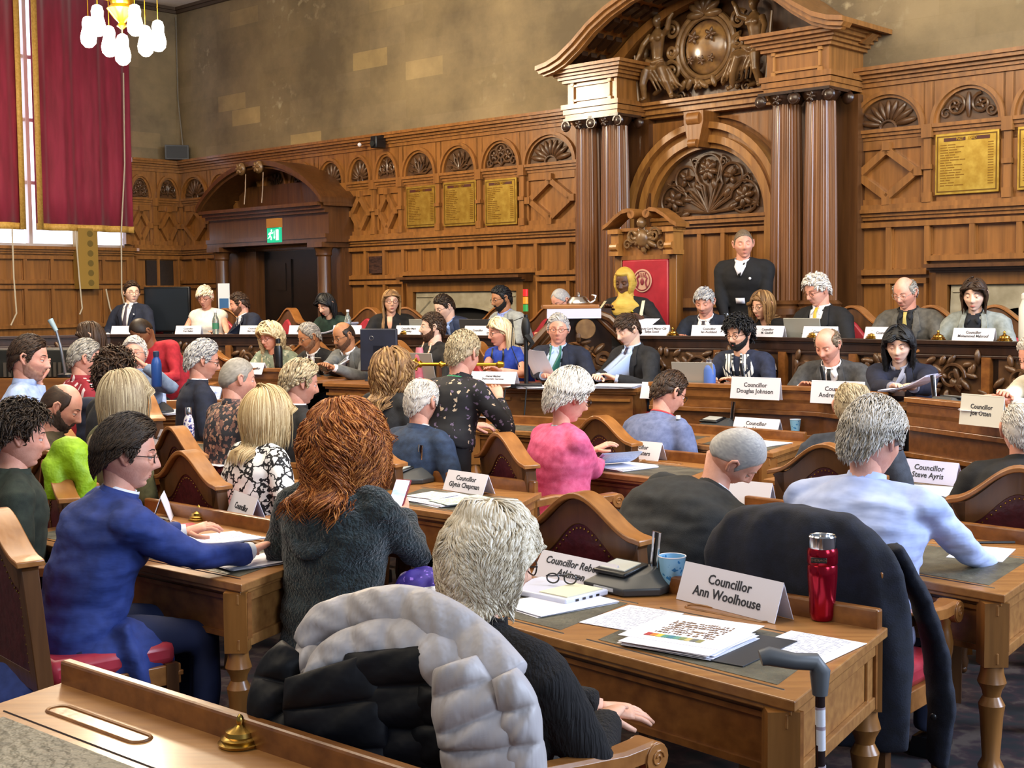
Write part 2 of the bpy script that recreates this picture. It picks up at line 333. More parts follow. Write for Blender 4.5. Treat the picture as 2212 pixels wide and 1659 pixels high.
def panels(mb, u0, u1, z0, z1, n, st=.045):
    """rails and stiles around n sunk panels"""
    mb.box(u0, u1, -.07, 0, z1 - st, z1); mb.box(u0, u1, -.07, 0, z0, z0 + st)
    for i in range(n + 1):
        x = u0 + (u1 - u0) * i / n; mb.box(max(u0, x - st / 2), min(u1, x + st / 2), -.066, 0, z0, z1)
        if i < n:
            a, b = x + st / 2, x + (u1 - u0) / n - st / 2
            mb.box(a, a + .012, -.03, 0, z0 + st, z1 - st); mb.box(b - .012, b, -.03, 0, z0 + st, z1 - st); mb.box(a, b, -.03, 0, z1 - st - .012, z1 - st); mb.box(a, b, -.03, 0, z0 + st, z0 + st + .012)
BAYS = [(.06, .74), (.74, 1.36), (1.36, 1.93), (1.93, 2.50), (2.50, 3.05), (3.05, 3.62), (3.62, 4.12), (4.12, 4.60), (4.60, 5.23), (5.23, 5.88), (5.88, 6.52), (6.52, 7.30), (10.36, 11.10), (11.10, 11.78), (11.78, 12.46), (12.46, 13.2)]
GOLDB = (8, 9, 10, 13, 14)
pan = MB(); pan.box(0, 7.62, -.015, 0, 0, 3.6); pan.box(7.62, 10.4, -.015, 0, 0, 4.0); pan.box(10.4, 15, -.015, 0, 0, 3.6)
for i, (a, b) in enumerate(BAYS): bay(pan, a, b, diamond=i not in GOLDB)
for a, b in ((0, 7.6), (10.3, 15)):
    moulding(pan, a, b, 3.55, (.04, .03, .03, .03, .03), (.07, .09, .12, .16, .18))
    moulding(pan, a, b, 2.42, (.03, .03, .03, .04), (.05, .07, .10, .08))
panels(pan, 3.62, 4.62, 2.02, 2.40, 3); panels(pan, 4.62, 6.7, 2.05, 2.40, 7); panels(pan, 6.7, 7.6, 2.02, 2.40, 2); panels(pan, 3.62, 4.62, 1.2, 2.0, 3); panels(pan, 6.7, 7.6, 1.2, 2.0, 2)
panels(pan, 0, 1.0, 2.02, 2.40, 3); panels(pan, 0, 1.0, 1.2, 2.0, 2)
panels(pan, 10.4, 11.1, 1.95, 2.40, 2); panels(pan, 11.1, 15, 2.06, 2.40, 10); panels(pan, 10.4, 11.1, 1.2, 1.92, 2)
PANEL = S('wall_back_panelling', pan, OAKV, WM)
for i, (a, b) in enumerate(BAYS): lunette(i * 7 + (i // 3), (a + b) / 2, 3.195, (b - a) / 2 - .08, .255, WM, parent=None).parent = PANEL
for o in PANEL.children: o.matrix_parent_inverse = WM.inverted()
# left wall panelling
pl = MB(); pl.box(-9, 0, -.015, 0, 0, 2.50); pl.box(-.92, 0, -.015, 0, 2.5, 3.6)
for a, b in ((-.47, -.03), (-.90, -.47)): bay(pl, a, b)
moulding(pl, -.85, 0, 3.55, (.04, .03, .03, .03, .03), (.07, .09, .12, .16, .18)); moulding(pl, -.8, 0, 2.42, (.03, .03, .03, .04), (.05, .07, .10, .08))
moulding(pl, -9, -.8, 2.40, (.03, .03, .04), (.05, .08, .12))
panels(pl, -.78, -.1, 1.95, 2.40, 2); panels(pl, -9, -.9, 2.02, 2.38, 22); panels(pl, -9, -.9, 1.45, 2.0, 22); panels(pl, -.8, 0, 1.2, 1.93, 2)
LPAN = S('wall_left_panelling', pl, OAKV, LM)
for k, (a, b) in enumerate(((-.47, -.03), (-.90, -.47))): lunette(3 - 2 * k, (a + b) / 2, 3.195, (b - a) / 2 - .08, .255, LM).parent = LPAN
for o in LPAN.children: o.matrix_parent_inverse = LM.inverted()
tag(MB().box(-.62, -.2, -.06, -.02, 1.98, 2.34).obj('ventilation_grille', None, mat('1c120b', '2c1c10', sc=(60, 60, 60), rough=.7), mw=LM), 'dark square grille set in the oak panelling left of the corner', 'vent')
# window behind the curtains
win = S('window_1', MB().box(-3.6, -.8, .24, .28, 2.5, 5.8), mat('dfe8ff', rough=.5, emis=2.2), LM, smooth=False)
mb = MB()
for x in (-3.6, -2.9, -2.2, -1.5, -.84): mb.box(x, x + .05, .14, .24, 2.5, 5.8)
for z in (2.5, 3.3, 4.1, 4.9): mb.box(-3.6, -.8, .16, .24, z, z + .045)
o = mb.obj('window_frame', None, mat('cfc4bc', rough=.5), mw=LM, smooth=False); o.parent = win; o.matrix_parent_inverse = LM.inverted()
S('trim_3', MB().box(-3.65, -.75, -.10, .24, 2.46, 2.50), mat('c9a9a0', rough=.5), LM, smooth=False)
# honours boards
GB = mat('b08a34', 'cfae52', rough=.35, metal=.75, sc=(14, 40, 14), lo=.3, hi=.7)
def letters(txt, size, m, M, parent, name='lettering', ext=.0006, align='CENTER', sx=1., vis=None):
    cu_ = bpy.data.curves.new(name, 'FONT'); cu_.body = txt; cu_.size = size; cu_.align_x = align; cu_.align_y = 'CENTER'; cu_.extrude = ext; cu_.resolution_u = 2; cu_.offset = size * .012
    to = bpy.data.objects.new(name, cu_); COL.objects.link(to)
    dg = bpy.context.evaluated_depsgraph_get(); me = bpy.data.meshes.new_from_object(to.evaluated_get(dg)); bpy.data.objects.remove(to); bpy.data.curves.remove(cu_)
    me.transform(M @ Matrix.Scale(sx, 4, (1, 0, 0))); me.materials.clear(); me.materials.append(m)
    o = bpy.data.objects.new(name, me); COL.objects.link(o); o.parent = parent; return o
XZ = Matrix.Rotation(PI / 2, 4, 'X')
for k, (u0, u1, z0, z1, t) in enumerate([(4.70, 5.20, 2.60, 3.07, 'FREEMEN OF\nTHE CITY'), (5.32, 5.83, 2.59, 3.08, 'MASTERS OF'), (5.97, 6.44, 2.57, 3.07, 'HONORARY'), (11.17, 11.71, 2.60, 3.10, 'PAST    LORD'), (11.86, 12.4, 2.60, 3.10, 'MAYORS')]):
    which = ['leftmost of the three gilt boards left of the canopy', 'middle of the three gilt boards left of the canopy', 'right-hand of the three gilt boards left of the canopy', 'gilt board of past lord mayors right of the canopy', 'gilt board cut off by the right edge of the photo'][k]
    e = empty('honours_board', wl((u0 + u1) / 2, .05, z0), math.atan2(UU.y, UU.x), which, 'board', 'gilt honours boards')
    w, h = u1 - u0, z1 - z0; mb = MB(); mb.box(-w / 2, w / 2, -.02, 0, 0, h); mb.obj('plate', e, GB, smooth=False, bevel=.004)
    mb = MB()
    for a in (-w / 2 + .015, w / 2 - .025): mb.box(a, a + .01, -.023, -.019, .02, h - .02)
    for a in (.02, h - .03): mb.box(-w / 2 + .02, w / 2 - .02, -.023, -.019, a, a + .01)
    mb.obj('border', e, mat('6e5018', rough=.4, metal=.5), smooth=False)
    mb = MB(); hh = h - .055
    mb.box(-w * .36, -w * .02, -.024, -.019, hh - .012, hh + .016); mb.box(w * .08, w * .36, -.024, -.019, hh - .012, hh + .016); mb.obj('heading_band', e, mat('4a1c10', rough=.5), smooth=False)
    letters(t.split('\n')[0], .032, GOLD, Matrix.Translation((0, -.0255, hh + .002)) @ XZ, e, sx=.9)
    mb = MB()
    for r in range(17):
        z = h - .10 - r * (h - .15) / 17; x = -w / 2 + .045
        for q in range(random.choice((2, 3, 3))):
            l = random.uniform(.03, .075); mb.box(x, x + l, -.0225, -.019, z, z + .008); x += l + .01
        mb.box(w / 2 - .09, w / 2 - .045, -.0225, -.019, z, z + .008)
    mb.obj('name_lines', e, mat('8a6420', rough=.4, metal=.6), smooth=False)
# ---- doorway with curved pediment ------------------------------------
DO = .42
dr = MB()
for u in (1.42, 3.52):
    dr.lathe([(.10, 0), (.10, .1), (.085, .13), (.085, 1.55), (.10, 1.57), (.10, 1.62), (.12, 1.66)], (u, -DO + .08, .75), n=16)
    dr.box(u - .14, u + .14, -DO - .06, 0, 2.41, 2.47); dr.box(u - .14, u + .14, -.12, 0, .3, 2.4)
dr.box(1.28, 1.92, -.16, 0, .3, 2.41); dr.box(3.2, 3.64, -.16, 0, .3, 2.41)
moulding(dr, 1.24, 3.7, 2.47, (.05, .05, .25, .04, .04, .04), (DO + .02, DO + .04, DO - .02, DO + .04, DO + .09, DO + .15))
oa = [(x, z) for x, z in arc(2.47, 2.93, .92, .52, n=26)]
prof = [(1.18, 2.93)] + [(2.47 - 1.29 * math.cos(PI * t / 26), 2.93 + (.52 * math.sin(PI * t / 26) ** 1.7)) for t in range(1, 26)] + [(3.76, 2.93)]
dr.band([(p[0], p[1]) for p in prof], [(p[0], p[1] + .06) for p in prof], -DO - .15, 0)
dr.band([(p[0], p[1] - .035) for p in prof], [(p[0], p[1]) for p in prof], -DO - .10, 0)
dr.box(1.5, 3.4, -.1, 0, 2.9, 3.25)
e = empty('door_surround', wl(2.47, 0, 0), 0, 'oak door surround with curved pediment left of the honours boards', 'doorway')
def sub(mb, name, par, m, mw=WM, **k):
    o = mb.obj(name, None, m, mw=mw, **k); o.parent = par; o.matrix_parent_inverse = Matrix.Translation(par.location).inverted(); return o
sub(dr, 'frame', e, OAKD)
for x in (2.24, 2.60):
    mb = MB(); mb.ell((x, -DO - .17, 3.42), (.07, .05, .08), 12, 8)
    for k in range(6): petal(mb, x, 3.42, -DO - .21, .07, .035, k * PI / 3, .02)
    mb.tube([(x + .02, -DO - .12, 3.36), (x + .03, -DO - .14, 3.15), (x + .03, -DO - .16, 2.98)], .008, n=6)
    sub(mb, 'rosette', e, CARVEB)
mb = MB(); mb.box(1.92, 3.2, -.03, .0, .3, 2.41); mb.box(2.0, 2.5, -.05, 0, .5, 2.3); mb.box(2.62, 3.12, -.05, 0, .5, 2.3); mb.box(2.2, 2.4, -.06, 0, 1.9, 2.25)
sub(mb, 'shaded_door_leaf', e, mat('0e0806', '1a100a', rough=.35, sc=8))  # leaf coloured near-black to stand in for the shade inside the doorway
x = empty('exit_sign', at(593, 508, 15.45), math.atan2(UU.y, UU.x), 'green emergency exit sign hanging below the pediment', 'sign')
MB().box(-.115, .115, -.02, .02, -.085, .085).obj('sign_panel', x, mat('0fa57c', rough=.4, emis=.55), smooth=False, bevel=.004)
MB().box(-.11, .11, -.03, .03, .085, .19).obj('housing', x, mat('a8763a', rough=.4, metal=.4), smooth=False)
mb = MB(); WS = mat('ffffff', rough=.5, emis=1.)
mb.box(.055, .10, -.023, -.019, -.06, .06); mb.box(.018, .026, -.023, -.019, -.02, .05); mb.prism([(.008, -.02), (.036, -.02), (.022, -.045)], -.023, -.019)
mb.ell((-.028, -.021, .052), (.013, .004, .013), 8, 6)
for P in ([(-.035, .035), (-.055, -.005)], [(-.035, .03), (-.012, .018), (-.0, .03)], [(-.04, .032), (-.065, .025), (-.08, .005)], [(-.055, -.005), (-.03, -.025), (-.035, -.055)], [(-.055, -.005), (-.075, -.03), (-.095, -.035)]): mb.tube([(a, -.021, b) for a, b in P], .009, n=6, flat=.4)
mb.obj('running_figure', x, WS)
# ---- fireplaces -------------------------------------------------------
for k, (u0, u1) in enumerate(((4.70, 6.62), (11.16, 13.0))):
    e = empty('fireplace', wl((u0 + u1) / 2, 0, 0), 0, ['stone fireplace with dark oak mantel left of the lectern', 'stone fireplace with dark oak mantel at the right edge of the photo'][k], 'fireplace')
    mb = MB(); moulding(mb, u0, u1, 1.96, (.02, .02, .03), (.14, .19, .25)); sub(mb, 'mantel_shelf', e, OAKD)
    mb = MB(); mb.box(u0 + .05, u1 - .05, -.12, 0, 1.86, 1.96); mb.box(u0 + .05, u0 + .15, -.12, 0, DZ, 1.86); mb.box(u1 - .15, u1 - .05, -.12, 0, DZ, 1.86); sub(mb, 'oak_surround', e, OAK)
    c = (u0 + u1) / 2; hw = (u1 - u0) / 2 - .16; A = arc(c, 1.52, hw - .22, .18, n=18); B = [(c + hw * math.cos(PI * i / 18), 1.86 if 0 < i < 18 else 1.52) for i in range(19)]
    mb = MB(); mb.band(A, B, -.09, 0); mb.box(c - hw, c - hw + .22, -.09, 0, DZ, 1.53); mb.box(c + hw - .22, c + hw, -.09, 0, DZ, 1.53)
    mb.band([(p[0], p[1] - .02) for p in A], [(p[0], p[1] + .02) for p in A], -.11, 0)
    for s in (-1, 1): mb.tube([(c + s * (hw - .03), -.095, 1.80), (c + s * (hw - .30), -.095, 1.80)], .008, n=4); mb.tube([(c + s * (hw - .04), -.095, 1.60), (c + s * (hw - .25), -.095, 1.76)], .01, n=4)
    sub(mb, 'stone_arch', e, mat('8c836c', 'a59c86', rough=.85, sc=8, bump=.2))
    mb = MB(); mb.prism([(c - hw + .2, DZ), (c + hw - .2, DZ)] + A, -.02, 0); sub(mb, 'hearth_opening', e, mat('0c0a09', rough=.9))
# ---- carved canopy ----------------------------------------------------
CN = empty('carved_canopy', wl(9.05, 0, DZ), 0, 'tall carved oak canopy with fluted columns and coat of arms', 'canopy')
def C_(mb, name, m, **k): return sub(mb, name, CN, m, **k)
def fluted(cx, w, z0=1.74, z1=3.42, r=.145):
    mb = MB(); n = 80; R = []
    for i in range(9):
        t = i / 8; rr = r * (1 - .14 * t * t); z = z0 + (z1 - z0) * t
        R.append([(cx + (rr - .014 * (j % 4 in (1, 2))) * math.cos(2 * PI * j / n), -w + (rr - .014 * (j % 4 in (1, 2))) * math.sin(2 * PI * j / n), z) for j in range(n)])
    mb.rings(R); C_(mb, 'column_shaft', wood('5e3a20', '8a5c36', rough=.3, sc=(30, 30, 1.5)), auto=25)
    mb = MB(); mb.lathe([(r + .05, z0 - .12), (r + .05, z0 - .07), (r + .03, z0 - .05), (r + .045, z0 - .03), (r + .01, z0)], (cx, -w, 0), n=24); mb.box(cx - r - .06, cx + r + .06, -w - r - .06, -w + r + .06, DZ, z0 - .12); C_(mb, 'column_base', OAKD)
    mb = MB(); mb.lathe([(r * .86, z1), (r * .95, z1 + .02), (r * 1.1, z1 + .05), (r * 1.2, z1 + .08)], (cx, -w, 0), n=20); mb.box(cx - r * 1.25, cx + r * 1.25, -w - r * 1.25, -w + r * 1.25, z1 + .075, z1 + .10)
    for s in (-1, 1):
        for q in (-1, 1):
            P = [(cx + s * r * 1.15 + s * .055 * math.cos(t) * (1 - t / 14) * -1, -w + q * r * 1.1, z1 + .03 + .055 * math.sin(t) * (1 - t / 14)) for t in [2 * PI * 1.6 * i / 22 for i in range(23)]]
            mb.tube(P, .014, n=6); mb.ell((cx + s * r * 1.15, -w + q * r * 1.05, z1 + .03), (.055, .03, .055), 12, 8)
    for k in range(5): petal(mb, cx, z1 + .03, -w - r * 1.1, .05, .03, k * 2 * PI / 5, .015)
    C_(mb, 'capital', OAKDK)
for cx in (7.77, 8.09, 9.99, 10.32): fluted(cx, .45)
mb = MB()
for u0, u1 in ((7.60, 8.26), (9.83, 10.5)): mb.box(u0, u1, -.14, 0, DZ, 3.5); mb.box(u0 + .04, u1 - .04, -.62, -.1, DZ, 1.5)
C_(mb, 'pilaster', OAKD)
for u0, u1 in ((7.61, 8.22), (9.87, 10.47)):
    mb = MB(); mb.box(u0, u1, -.58, 0, 3.52, 3.97)
    for z, d in ((3.52, .02), (3.56, .035), (3.61, .05), (3.86, .04), (3.89, .07), (3.92, .10), (3.945, .14), (3.975, .17)): mb.box(u0 - d, u1 + d, -.58 - d, 0, z, z + (.045 if z < 3.8 else .03))
    C_(mb, 'entablature_block', OAKV)
    mb = MB()
    for a, b, c, d in ((u0 + .07, u1 - .07, 3.68, 3.70), (u0 + .07, u1 - .07, 3.82, 3.84), (u0 + .07, u0 + .09, 3.68, 3.84), (u1 - .09, u1 - .07, 3.68, 3.84)): mb.box(a, b, -.60, -.57, c, d)
    for a in (u0 + .055, u1 - .095): mb.box(a, a + .04, -.605, -.57, 3.65, 3.69); mb.box(a, a + .04, -.605, -.57, 3.83, 3.87)
    C_(mb, 'raised_panel', OAKL)
mb = MB(); moulding(mb, 8.1, 9.95, 3.50, (.03, .05, .03, .03), (.14, .18, .22, .26)); C_(mb, 'cross_beam', OAKL)
UC = 9.08
hood = [(-1.66, 3.985), (-1.52, 4.01), (-1.38, 4.06), (-1.2, 4.17), (-1.0, 4.32), (-.8, 4.43), (-.55, 4.53), (-.28, 4.60), (0, 4.62)]
hood = hood + [(-a, b) for a, b in hood[-2::-1]]; hood = [(a + UC, b) for a, b in hood]
mb = MB(); mb.band(hood, [(p[0], p[1] + .04) for p in hood], -.85, 0); mb.band([(UC + (p[0] - UC) * .985, p[1] - .035) for p in hood], [(p[0], p[1]) for p in hood], -.82, -.68); mb.band([(UC + (p[0] - UC) * .9, p[1] - .08) for p in hood], [(UC + (p[0] - UC) * .96, p[1] - .01) for p in hood], -.22, -.1)
mb.band([(UC + (p[0] - UC) * .97, p[1] - .055) for p in hood], [(UC + (p[0] - UC) * .985, p[1] - .03) for p in hood], -.78, -.72)
C_(mb, 'hood', OAKV)
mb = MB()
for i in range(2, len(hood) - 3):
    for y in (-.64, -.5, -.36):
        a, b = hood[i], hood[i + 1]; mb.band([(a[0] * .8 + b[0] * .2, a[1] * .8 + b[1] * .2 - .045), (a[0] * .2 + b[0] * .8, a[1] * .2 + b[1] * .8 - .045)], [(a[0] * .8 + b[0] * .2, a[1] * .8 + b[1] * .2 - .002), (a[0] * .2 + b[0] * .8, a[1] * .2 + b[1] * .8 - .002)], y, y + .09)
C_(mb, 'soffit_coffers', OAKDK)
mb = MB(); mb.prism([(8.0, 3.6)] + [p for p in hood if 7.8 < p[0] < 10.4] + [(10.2, 3.6)], -.05, -.016); mb.ell((8.55, -.74, 4.56), (.07, .03, .07), 12, 8); C_(mb, 'tympanum', OAKD)
# arch and panel under the beam
mb = MB(); cx = 8.90
for r0_, r1_, o_ in ((.64, .69, .10), (.69, .76, .16), (.76, .82, .12), (.82, .88, .20)): mb.band(arc(cx, 2.53, r0_, r0_, n=32), arc(cx, 2.53, r1_, r1_, n=32), -o_, 0)
for s in (-1, 1):
    for r0_, r1_, o_ in ((.64, .69, .10), (.69, .76, .16), (.76, .82, .12), (.82, .88, .20)): mb.box(min(cx + s * r0_, cx + s * r1_), max(cx + s * r0_, cx + s * r1_), -o_, 0, DZ, 2.53)
C_(mb, 'arch_moulding', OAKL)
mb = MB(); o1 = arc(cx, 2.53, .93, .93, n=24); mb.band([(p[0], p[1]) for p in o1 if p[1] > 2.7], [(max(8.06, min(9.76, p[0])), 3.46) for p in o1 if p[1] > 2.7], -.07, 0); C_(mb, 'spandrel', OAKV)
mb = MB(); ks = [(8.93, 3.17), (9.03, 3.17), (9.09, 3.40), (9.09, 3.50), (8.87, 3.50), (8.87, 3.40)]
ks = [(a - .08, b) for a, b in ks]; mb.prism(ks, -.30, 0); mb.tube([(cx - .07, -.26, 3.43), (cx + .07, -.26, 3.43)], .07, n=12); mb.tube([(cx - .045, -.30, 3.2), (cx + .045, -.30, 3.2)], .04, n=12); C_(mb, 'keystone', OAKV)
mb = MB(); moulding(mb, 8.2, 9.8, 2.44, (.03, .04, .03), (.06, .10, .12)); panels(mb, 8.26, 9.6, 1.1, 1.72, 5); panels(mb, 8.26, 9.6, 1.72, 2.42, 5); C_(mb, 'lower_panelling', OAKV)
# fan carving: rose and four buds on looping stems
mb = MB(); mb.prism(arc(cx, 2.54, .63, .63, n=32), -.03, -.016); y = -.05; hub = (cx, 2.57)
for k, (a, d, r) in enumerate(((90, .40, .15), (52, .42, .12), (128, .42, .12), (18, .42, .15), (162, .42, .15))):
    a = math.radians(a); x, z = hub[0] + d * math.cos(a), hub[1] + d * math.sin(a)
    P = [hub + (0,)]; t0 = a + PI
    P = [(hub[0], y, hub[1])] + [(x + r * math.cos(t0 + .35 + t * (2 * PI - .7)), y, z + r * math.sin(t0 + .35 + t * (2 * PI - .7))) for t in [i / 20 for i in range(21)]] + [(hub[0], y, hub[1])]
    mb.tube(P, .014, n=6)
    npet = (7, 3, 3, 6, 6)[k]
    for q in range(npet): petal(mb, x, z, y - .005, r * .72, r * .42, a + 2 * PI * q / npet, .035)
    mb.ell((x, y - .02, z), (r * .2, .03, r * .2), 10, 6)
    for q in range(5): petal(mb, x, z, y + .01, r * .85, r * .16, a + .5 + 2 * PI * q / 5, .02)
for a in (35, 71, 109, 145, 4, 176):
    a = math.radians(a); q = .56; mb.tube([(hub[0], y, hub[1]), (hub[0] + q * .5 * math.cos(a), y, hub[1] + q * .5 * math.sin(a)), (hub[0] + q * math.cos(a + .05), y, hub[1] + q * math.sin(a + .05))], .012, n=6)
    petal(mb, hub[0] + .22 * math.cos(a), hub[1] + .22 * math.sin(a), y, .12, .06, a + .5, .025)
    spiral(mb, hub[0] + .5 * math.cos(a), hub[1] + .5 * math.sin(a), y, .05, 1.3, .01)
C_(mb, 'rose_carving', CARVE)
# coat of arms: oval shield with scrollwork and two draped supporters
mb = MB(); sx, sz = 8.93, 4.10; y = -.14
mb.ell((sx, y + .04, sz), (.25, .10, .26), 28, 14); C_(mb, 'oval_shield', mat('5a4030', '9a7444', rough=.22, sc=(7, 7, 7), coat=.5))
mb = MB()
for rr, th in ((1.0, .025), (1.18, .03)): mb.tube([(sx + .27 * rr * math.cos(t), y, sz + .28 * rr * math.sin(t)) for t in [2 * PI * i / 36 for i in range(37)]], th, n=8)
for s in (-1, 1):
    for dz, r in ((.2, .09), (.0, .07), (-.18, .10), (-.3, .08)): spiral(mb, sx + s * (.36 + .02 * random.random()), sz + dz, y - .02, r, 1.7, .022, s, PI * random.random())
for k in range(7): petal(mb, sx, sz + .30, y - .03, .2, .08, PI * k / 6, .04)
for k in range(8): petal(mb, sx - .28 + .08 * k, sz - .38, y - .02, .13, .06, random.uniform(.5, 2.6), .035)
for s in (-1, 1):
    for k in range(6): petal(mb, sx + s * (.62 + .1 * k), 3.72 + .02 * (k % 2), y, .12, .05, random.uniform(0, PI), .03)
C_(mb, 'scroll_frame', CARVEB)
mb = MB()
for x, z, r in ((sx - .09, sz + .09, .07), (sx - .12, sz - .12, .045), (sx, sz - .13, .05), (sx + .11, sz - .12, .045), (sx + .1, sz + .1, .07)): 
    for k in range(5): petal(mb, x, z, y - .075, r, r * .5, 2 * PI * k / 5, .012)
C_(mb, 'shield_charges', CARVE)
def rem(mb, vox, it=3, name='tmp', fac=.5):
    o = mb.obj(name, None, OAK, smooth=False); m = o.modifiers.new('r', 'REMESH'); m.mode = 'VOXEL'; m.voxel_size = vox
    s = o.modifiers.new('s', 'SMOOTH'); s.factor = fac; s.iterations = it
    dg = bpy.context.evaluated_depsgraph_get(); me = bpy.data.meshes.new_from_object(o.evaluated_get(dg)); old = o.data; bpy.data.objects.remove(o); bpy.data.meshes.remove(old); return me
def supporter(x, s):
    mb = MB(); y = -.20; C0 = Vector((x, y, 0))
    def T(P, r, n=10, fl=1.): mb.tube([(x + s * a, y + b, z) for a, b, z in P], r, n=n, flat=fl)
    mb.ell((x, y - .02, 4.40), (.042, .048, .056), 12, 8); T([(0, 0, 4.36), (0, 0, 4.31)], [.024, .028])
    T([(0, 0, 4.32), (0, -.01, 4.26), (-.01, 0, 4.16), (-.015, .01, 4.06), (-.02, .01, 3.98)], [.045, .082, .07, .055, .07], 14, .72)
    for a in (-.035, .035): mb.ell((x + a, y - .055, 4.235), (.036, .022, .03), 10, 6)
    T([(.075, 0, 4.28), (.14, -.04, 4.31), (.17, -.05, 4.40), (.21, -.04, 4.45)], [.034, .028, .024, .016]); T([(-.08, 0, 4.28), (-.14, -.05, 4.19), (-.15, -.10, 4.09), (-.18, -.12, 4.02)], [.034, .028, .022, .018])
    T([(-.05, 0, 3.98), (-.07, -.10, 3.93), (-.09, -.12, 3.80), (-.10, -.08, 3.68), (-.12, -.12, 3.66)], [.06, .052, .036, .024, .022]); T([(.04, 0, 3.98), (.12, -.10, 3.92), (.17, -.10, 3.80), (.20, -.06, 3.68), (.23, -.10, 3.66)], [.06, .052, .036, .024, .022])
    for k in range(7): T([(-.10 + .035 * k, -.05, 4.02 - .01 * k), (-.08 + .045 * k, -.085, 3.93), (-.02 + .05 * k, -.07, 3.84 - .01 * k), (.02 + .05 * k, -.04, 3.74)], [.012, .018, .016, .010], 6)
    T([(-.1, -.05, 4.04), (0, -.08, 4.0), (.1, -.05, 4.03)], [.02, .024, .02], 8)
    for k in range(9): a = PI * k / 8; mb.ell((x + .04 * math.cos(a), y - .01, 4.42 + .035 * math.sin(a)), (.016, .03, .018), 6, 5)
    me = rem(mb, .0085, 1)
    me.materials.clear(); me.materials.append(CARVEB); me.polygons.foreach_set('use_smooth', [True] * len(me.polygons))
    o = bpy.data.objects.new('supporter_figure', me); COL.objects.link(o); o.matrix_world = WM; o.parent = CN; o.matrix_parent_inverse = Matrix.Translation(CN.location).inverted()
supporter(8.42, 1); supporter(9.50, -1)
mb = MB(); mb.tube([(8.19, -.26, 4.1), (8.24, -.27, 3.66)], .014, n=8); mb.tube([(9.72, -.26, 4.3), (9.66, -.27, 3.66)], .014, n=8)
for k in range(26):
    x = random.choice((random.uniform(8.1, 8.35), random.uniform(8.55, 8.7), random.uniform(9.2, 9.35), random.uniform(9.65, 9.95))); z = random.uniform(3.66, 4.15); petal(mb, x, z, -.08, random.uniform(.08, .14), .05, random.uniform(0, PI), .03)
    if k % 4 == 0: spiral(mb, x, z, -.09, .06, 1.5, .013)
C_(mb, 'staff_and_foliage', CARVEB)
# ---- small fixtures ----------------------------------------------------
sp = empty('wall_speaker', wl(.22, .2, 3.71), math.radians(15), 'small grey loudspeaker on the cornice in the corner', 'speaker')
MB().box(-.16, .16, -.09, .09, 0, .2).obj('cabinet', sp, mat('4c4e50', rough=.6), bevel=.01); MB().box(-.14, .14, -.1, -.088, .02, .18).obj('grille', sp, mat('2f3134', rough=.7))
tag(MB().tube([wl(.22, .1, 3.9), wl(.02, .03, 4.6), wl(.02, .03, 5.7)], .008, n=6).obj('cable', None, mat('7a7468', rough=.7)), 'grey cable running up the corner above the loudspeaker', 'cable')
cm = empty('security_camera', wl(4.38, .2, 3.58), math.radians(-40), 'black camera mounted on the oak cornice', 'camera')
MB().box(-.05, .05, -.08, .08, -.05, .09).obj('camera_housing', cm, BLACKP, bevel=.012); mb = MB(); mb.tube([(0, -.08, .0), (0, -.10, .0)], .035, n=14); mb.obj('lens', cm, mat('202428', rough=.1)); MB().box(-.06, .06, 0, .14, .08, .1).obj('bracket', cm, BLACKP)
tag(MB().ell(wl(4.05, .2, 3.6), (.025, .025, .025)).obj('sensor', None, WHITE), 'small round white sensor beside the black camera', 'sensor')
tag(MB().box(4.03, 4.26, -.07, -.045, 2.09, 2.29).obj('plaque', None, mat('2a1a16', '4e3428', sc=(20, 20, 60), rough=.4), mw=WM, smooth=False), 'small dark memorial plaque on the panel right of the door', 'plaque')
tag(MB().box(1.66, 1.99, -.50, -.47, 1.45, 1.77).obj('notice', None, mat('d6d8da', '8a9098', rough=.5, sc=(3, 3, 30), lo=.5, hi=.62), mw=WM, smooth=False), 'white framed notice hanging beside the door opening', 'notice')
o = tag(MB().box(-.07, .07, -.004, .004, -.21, .21).obj('poster', None, mat('dfe2e6', rough=.5), smooth=False), 'narrow white poster with blue and red bands behind the bearded man', 'poster'); o.location = at(484, 650, 16.2)
MB().box(-.055, .055, -.007, -.004, -.1, .03).obj('blue_band', o, mat('2d5f92', rough=.5)); MB().box(-.055, .055, -.007, -.004, -.18, -.12).obj('red_band', o, mat('b03a36', rough=.5))
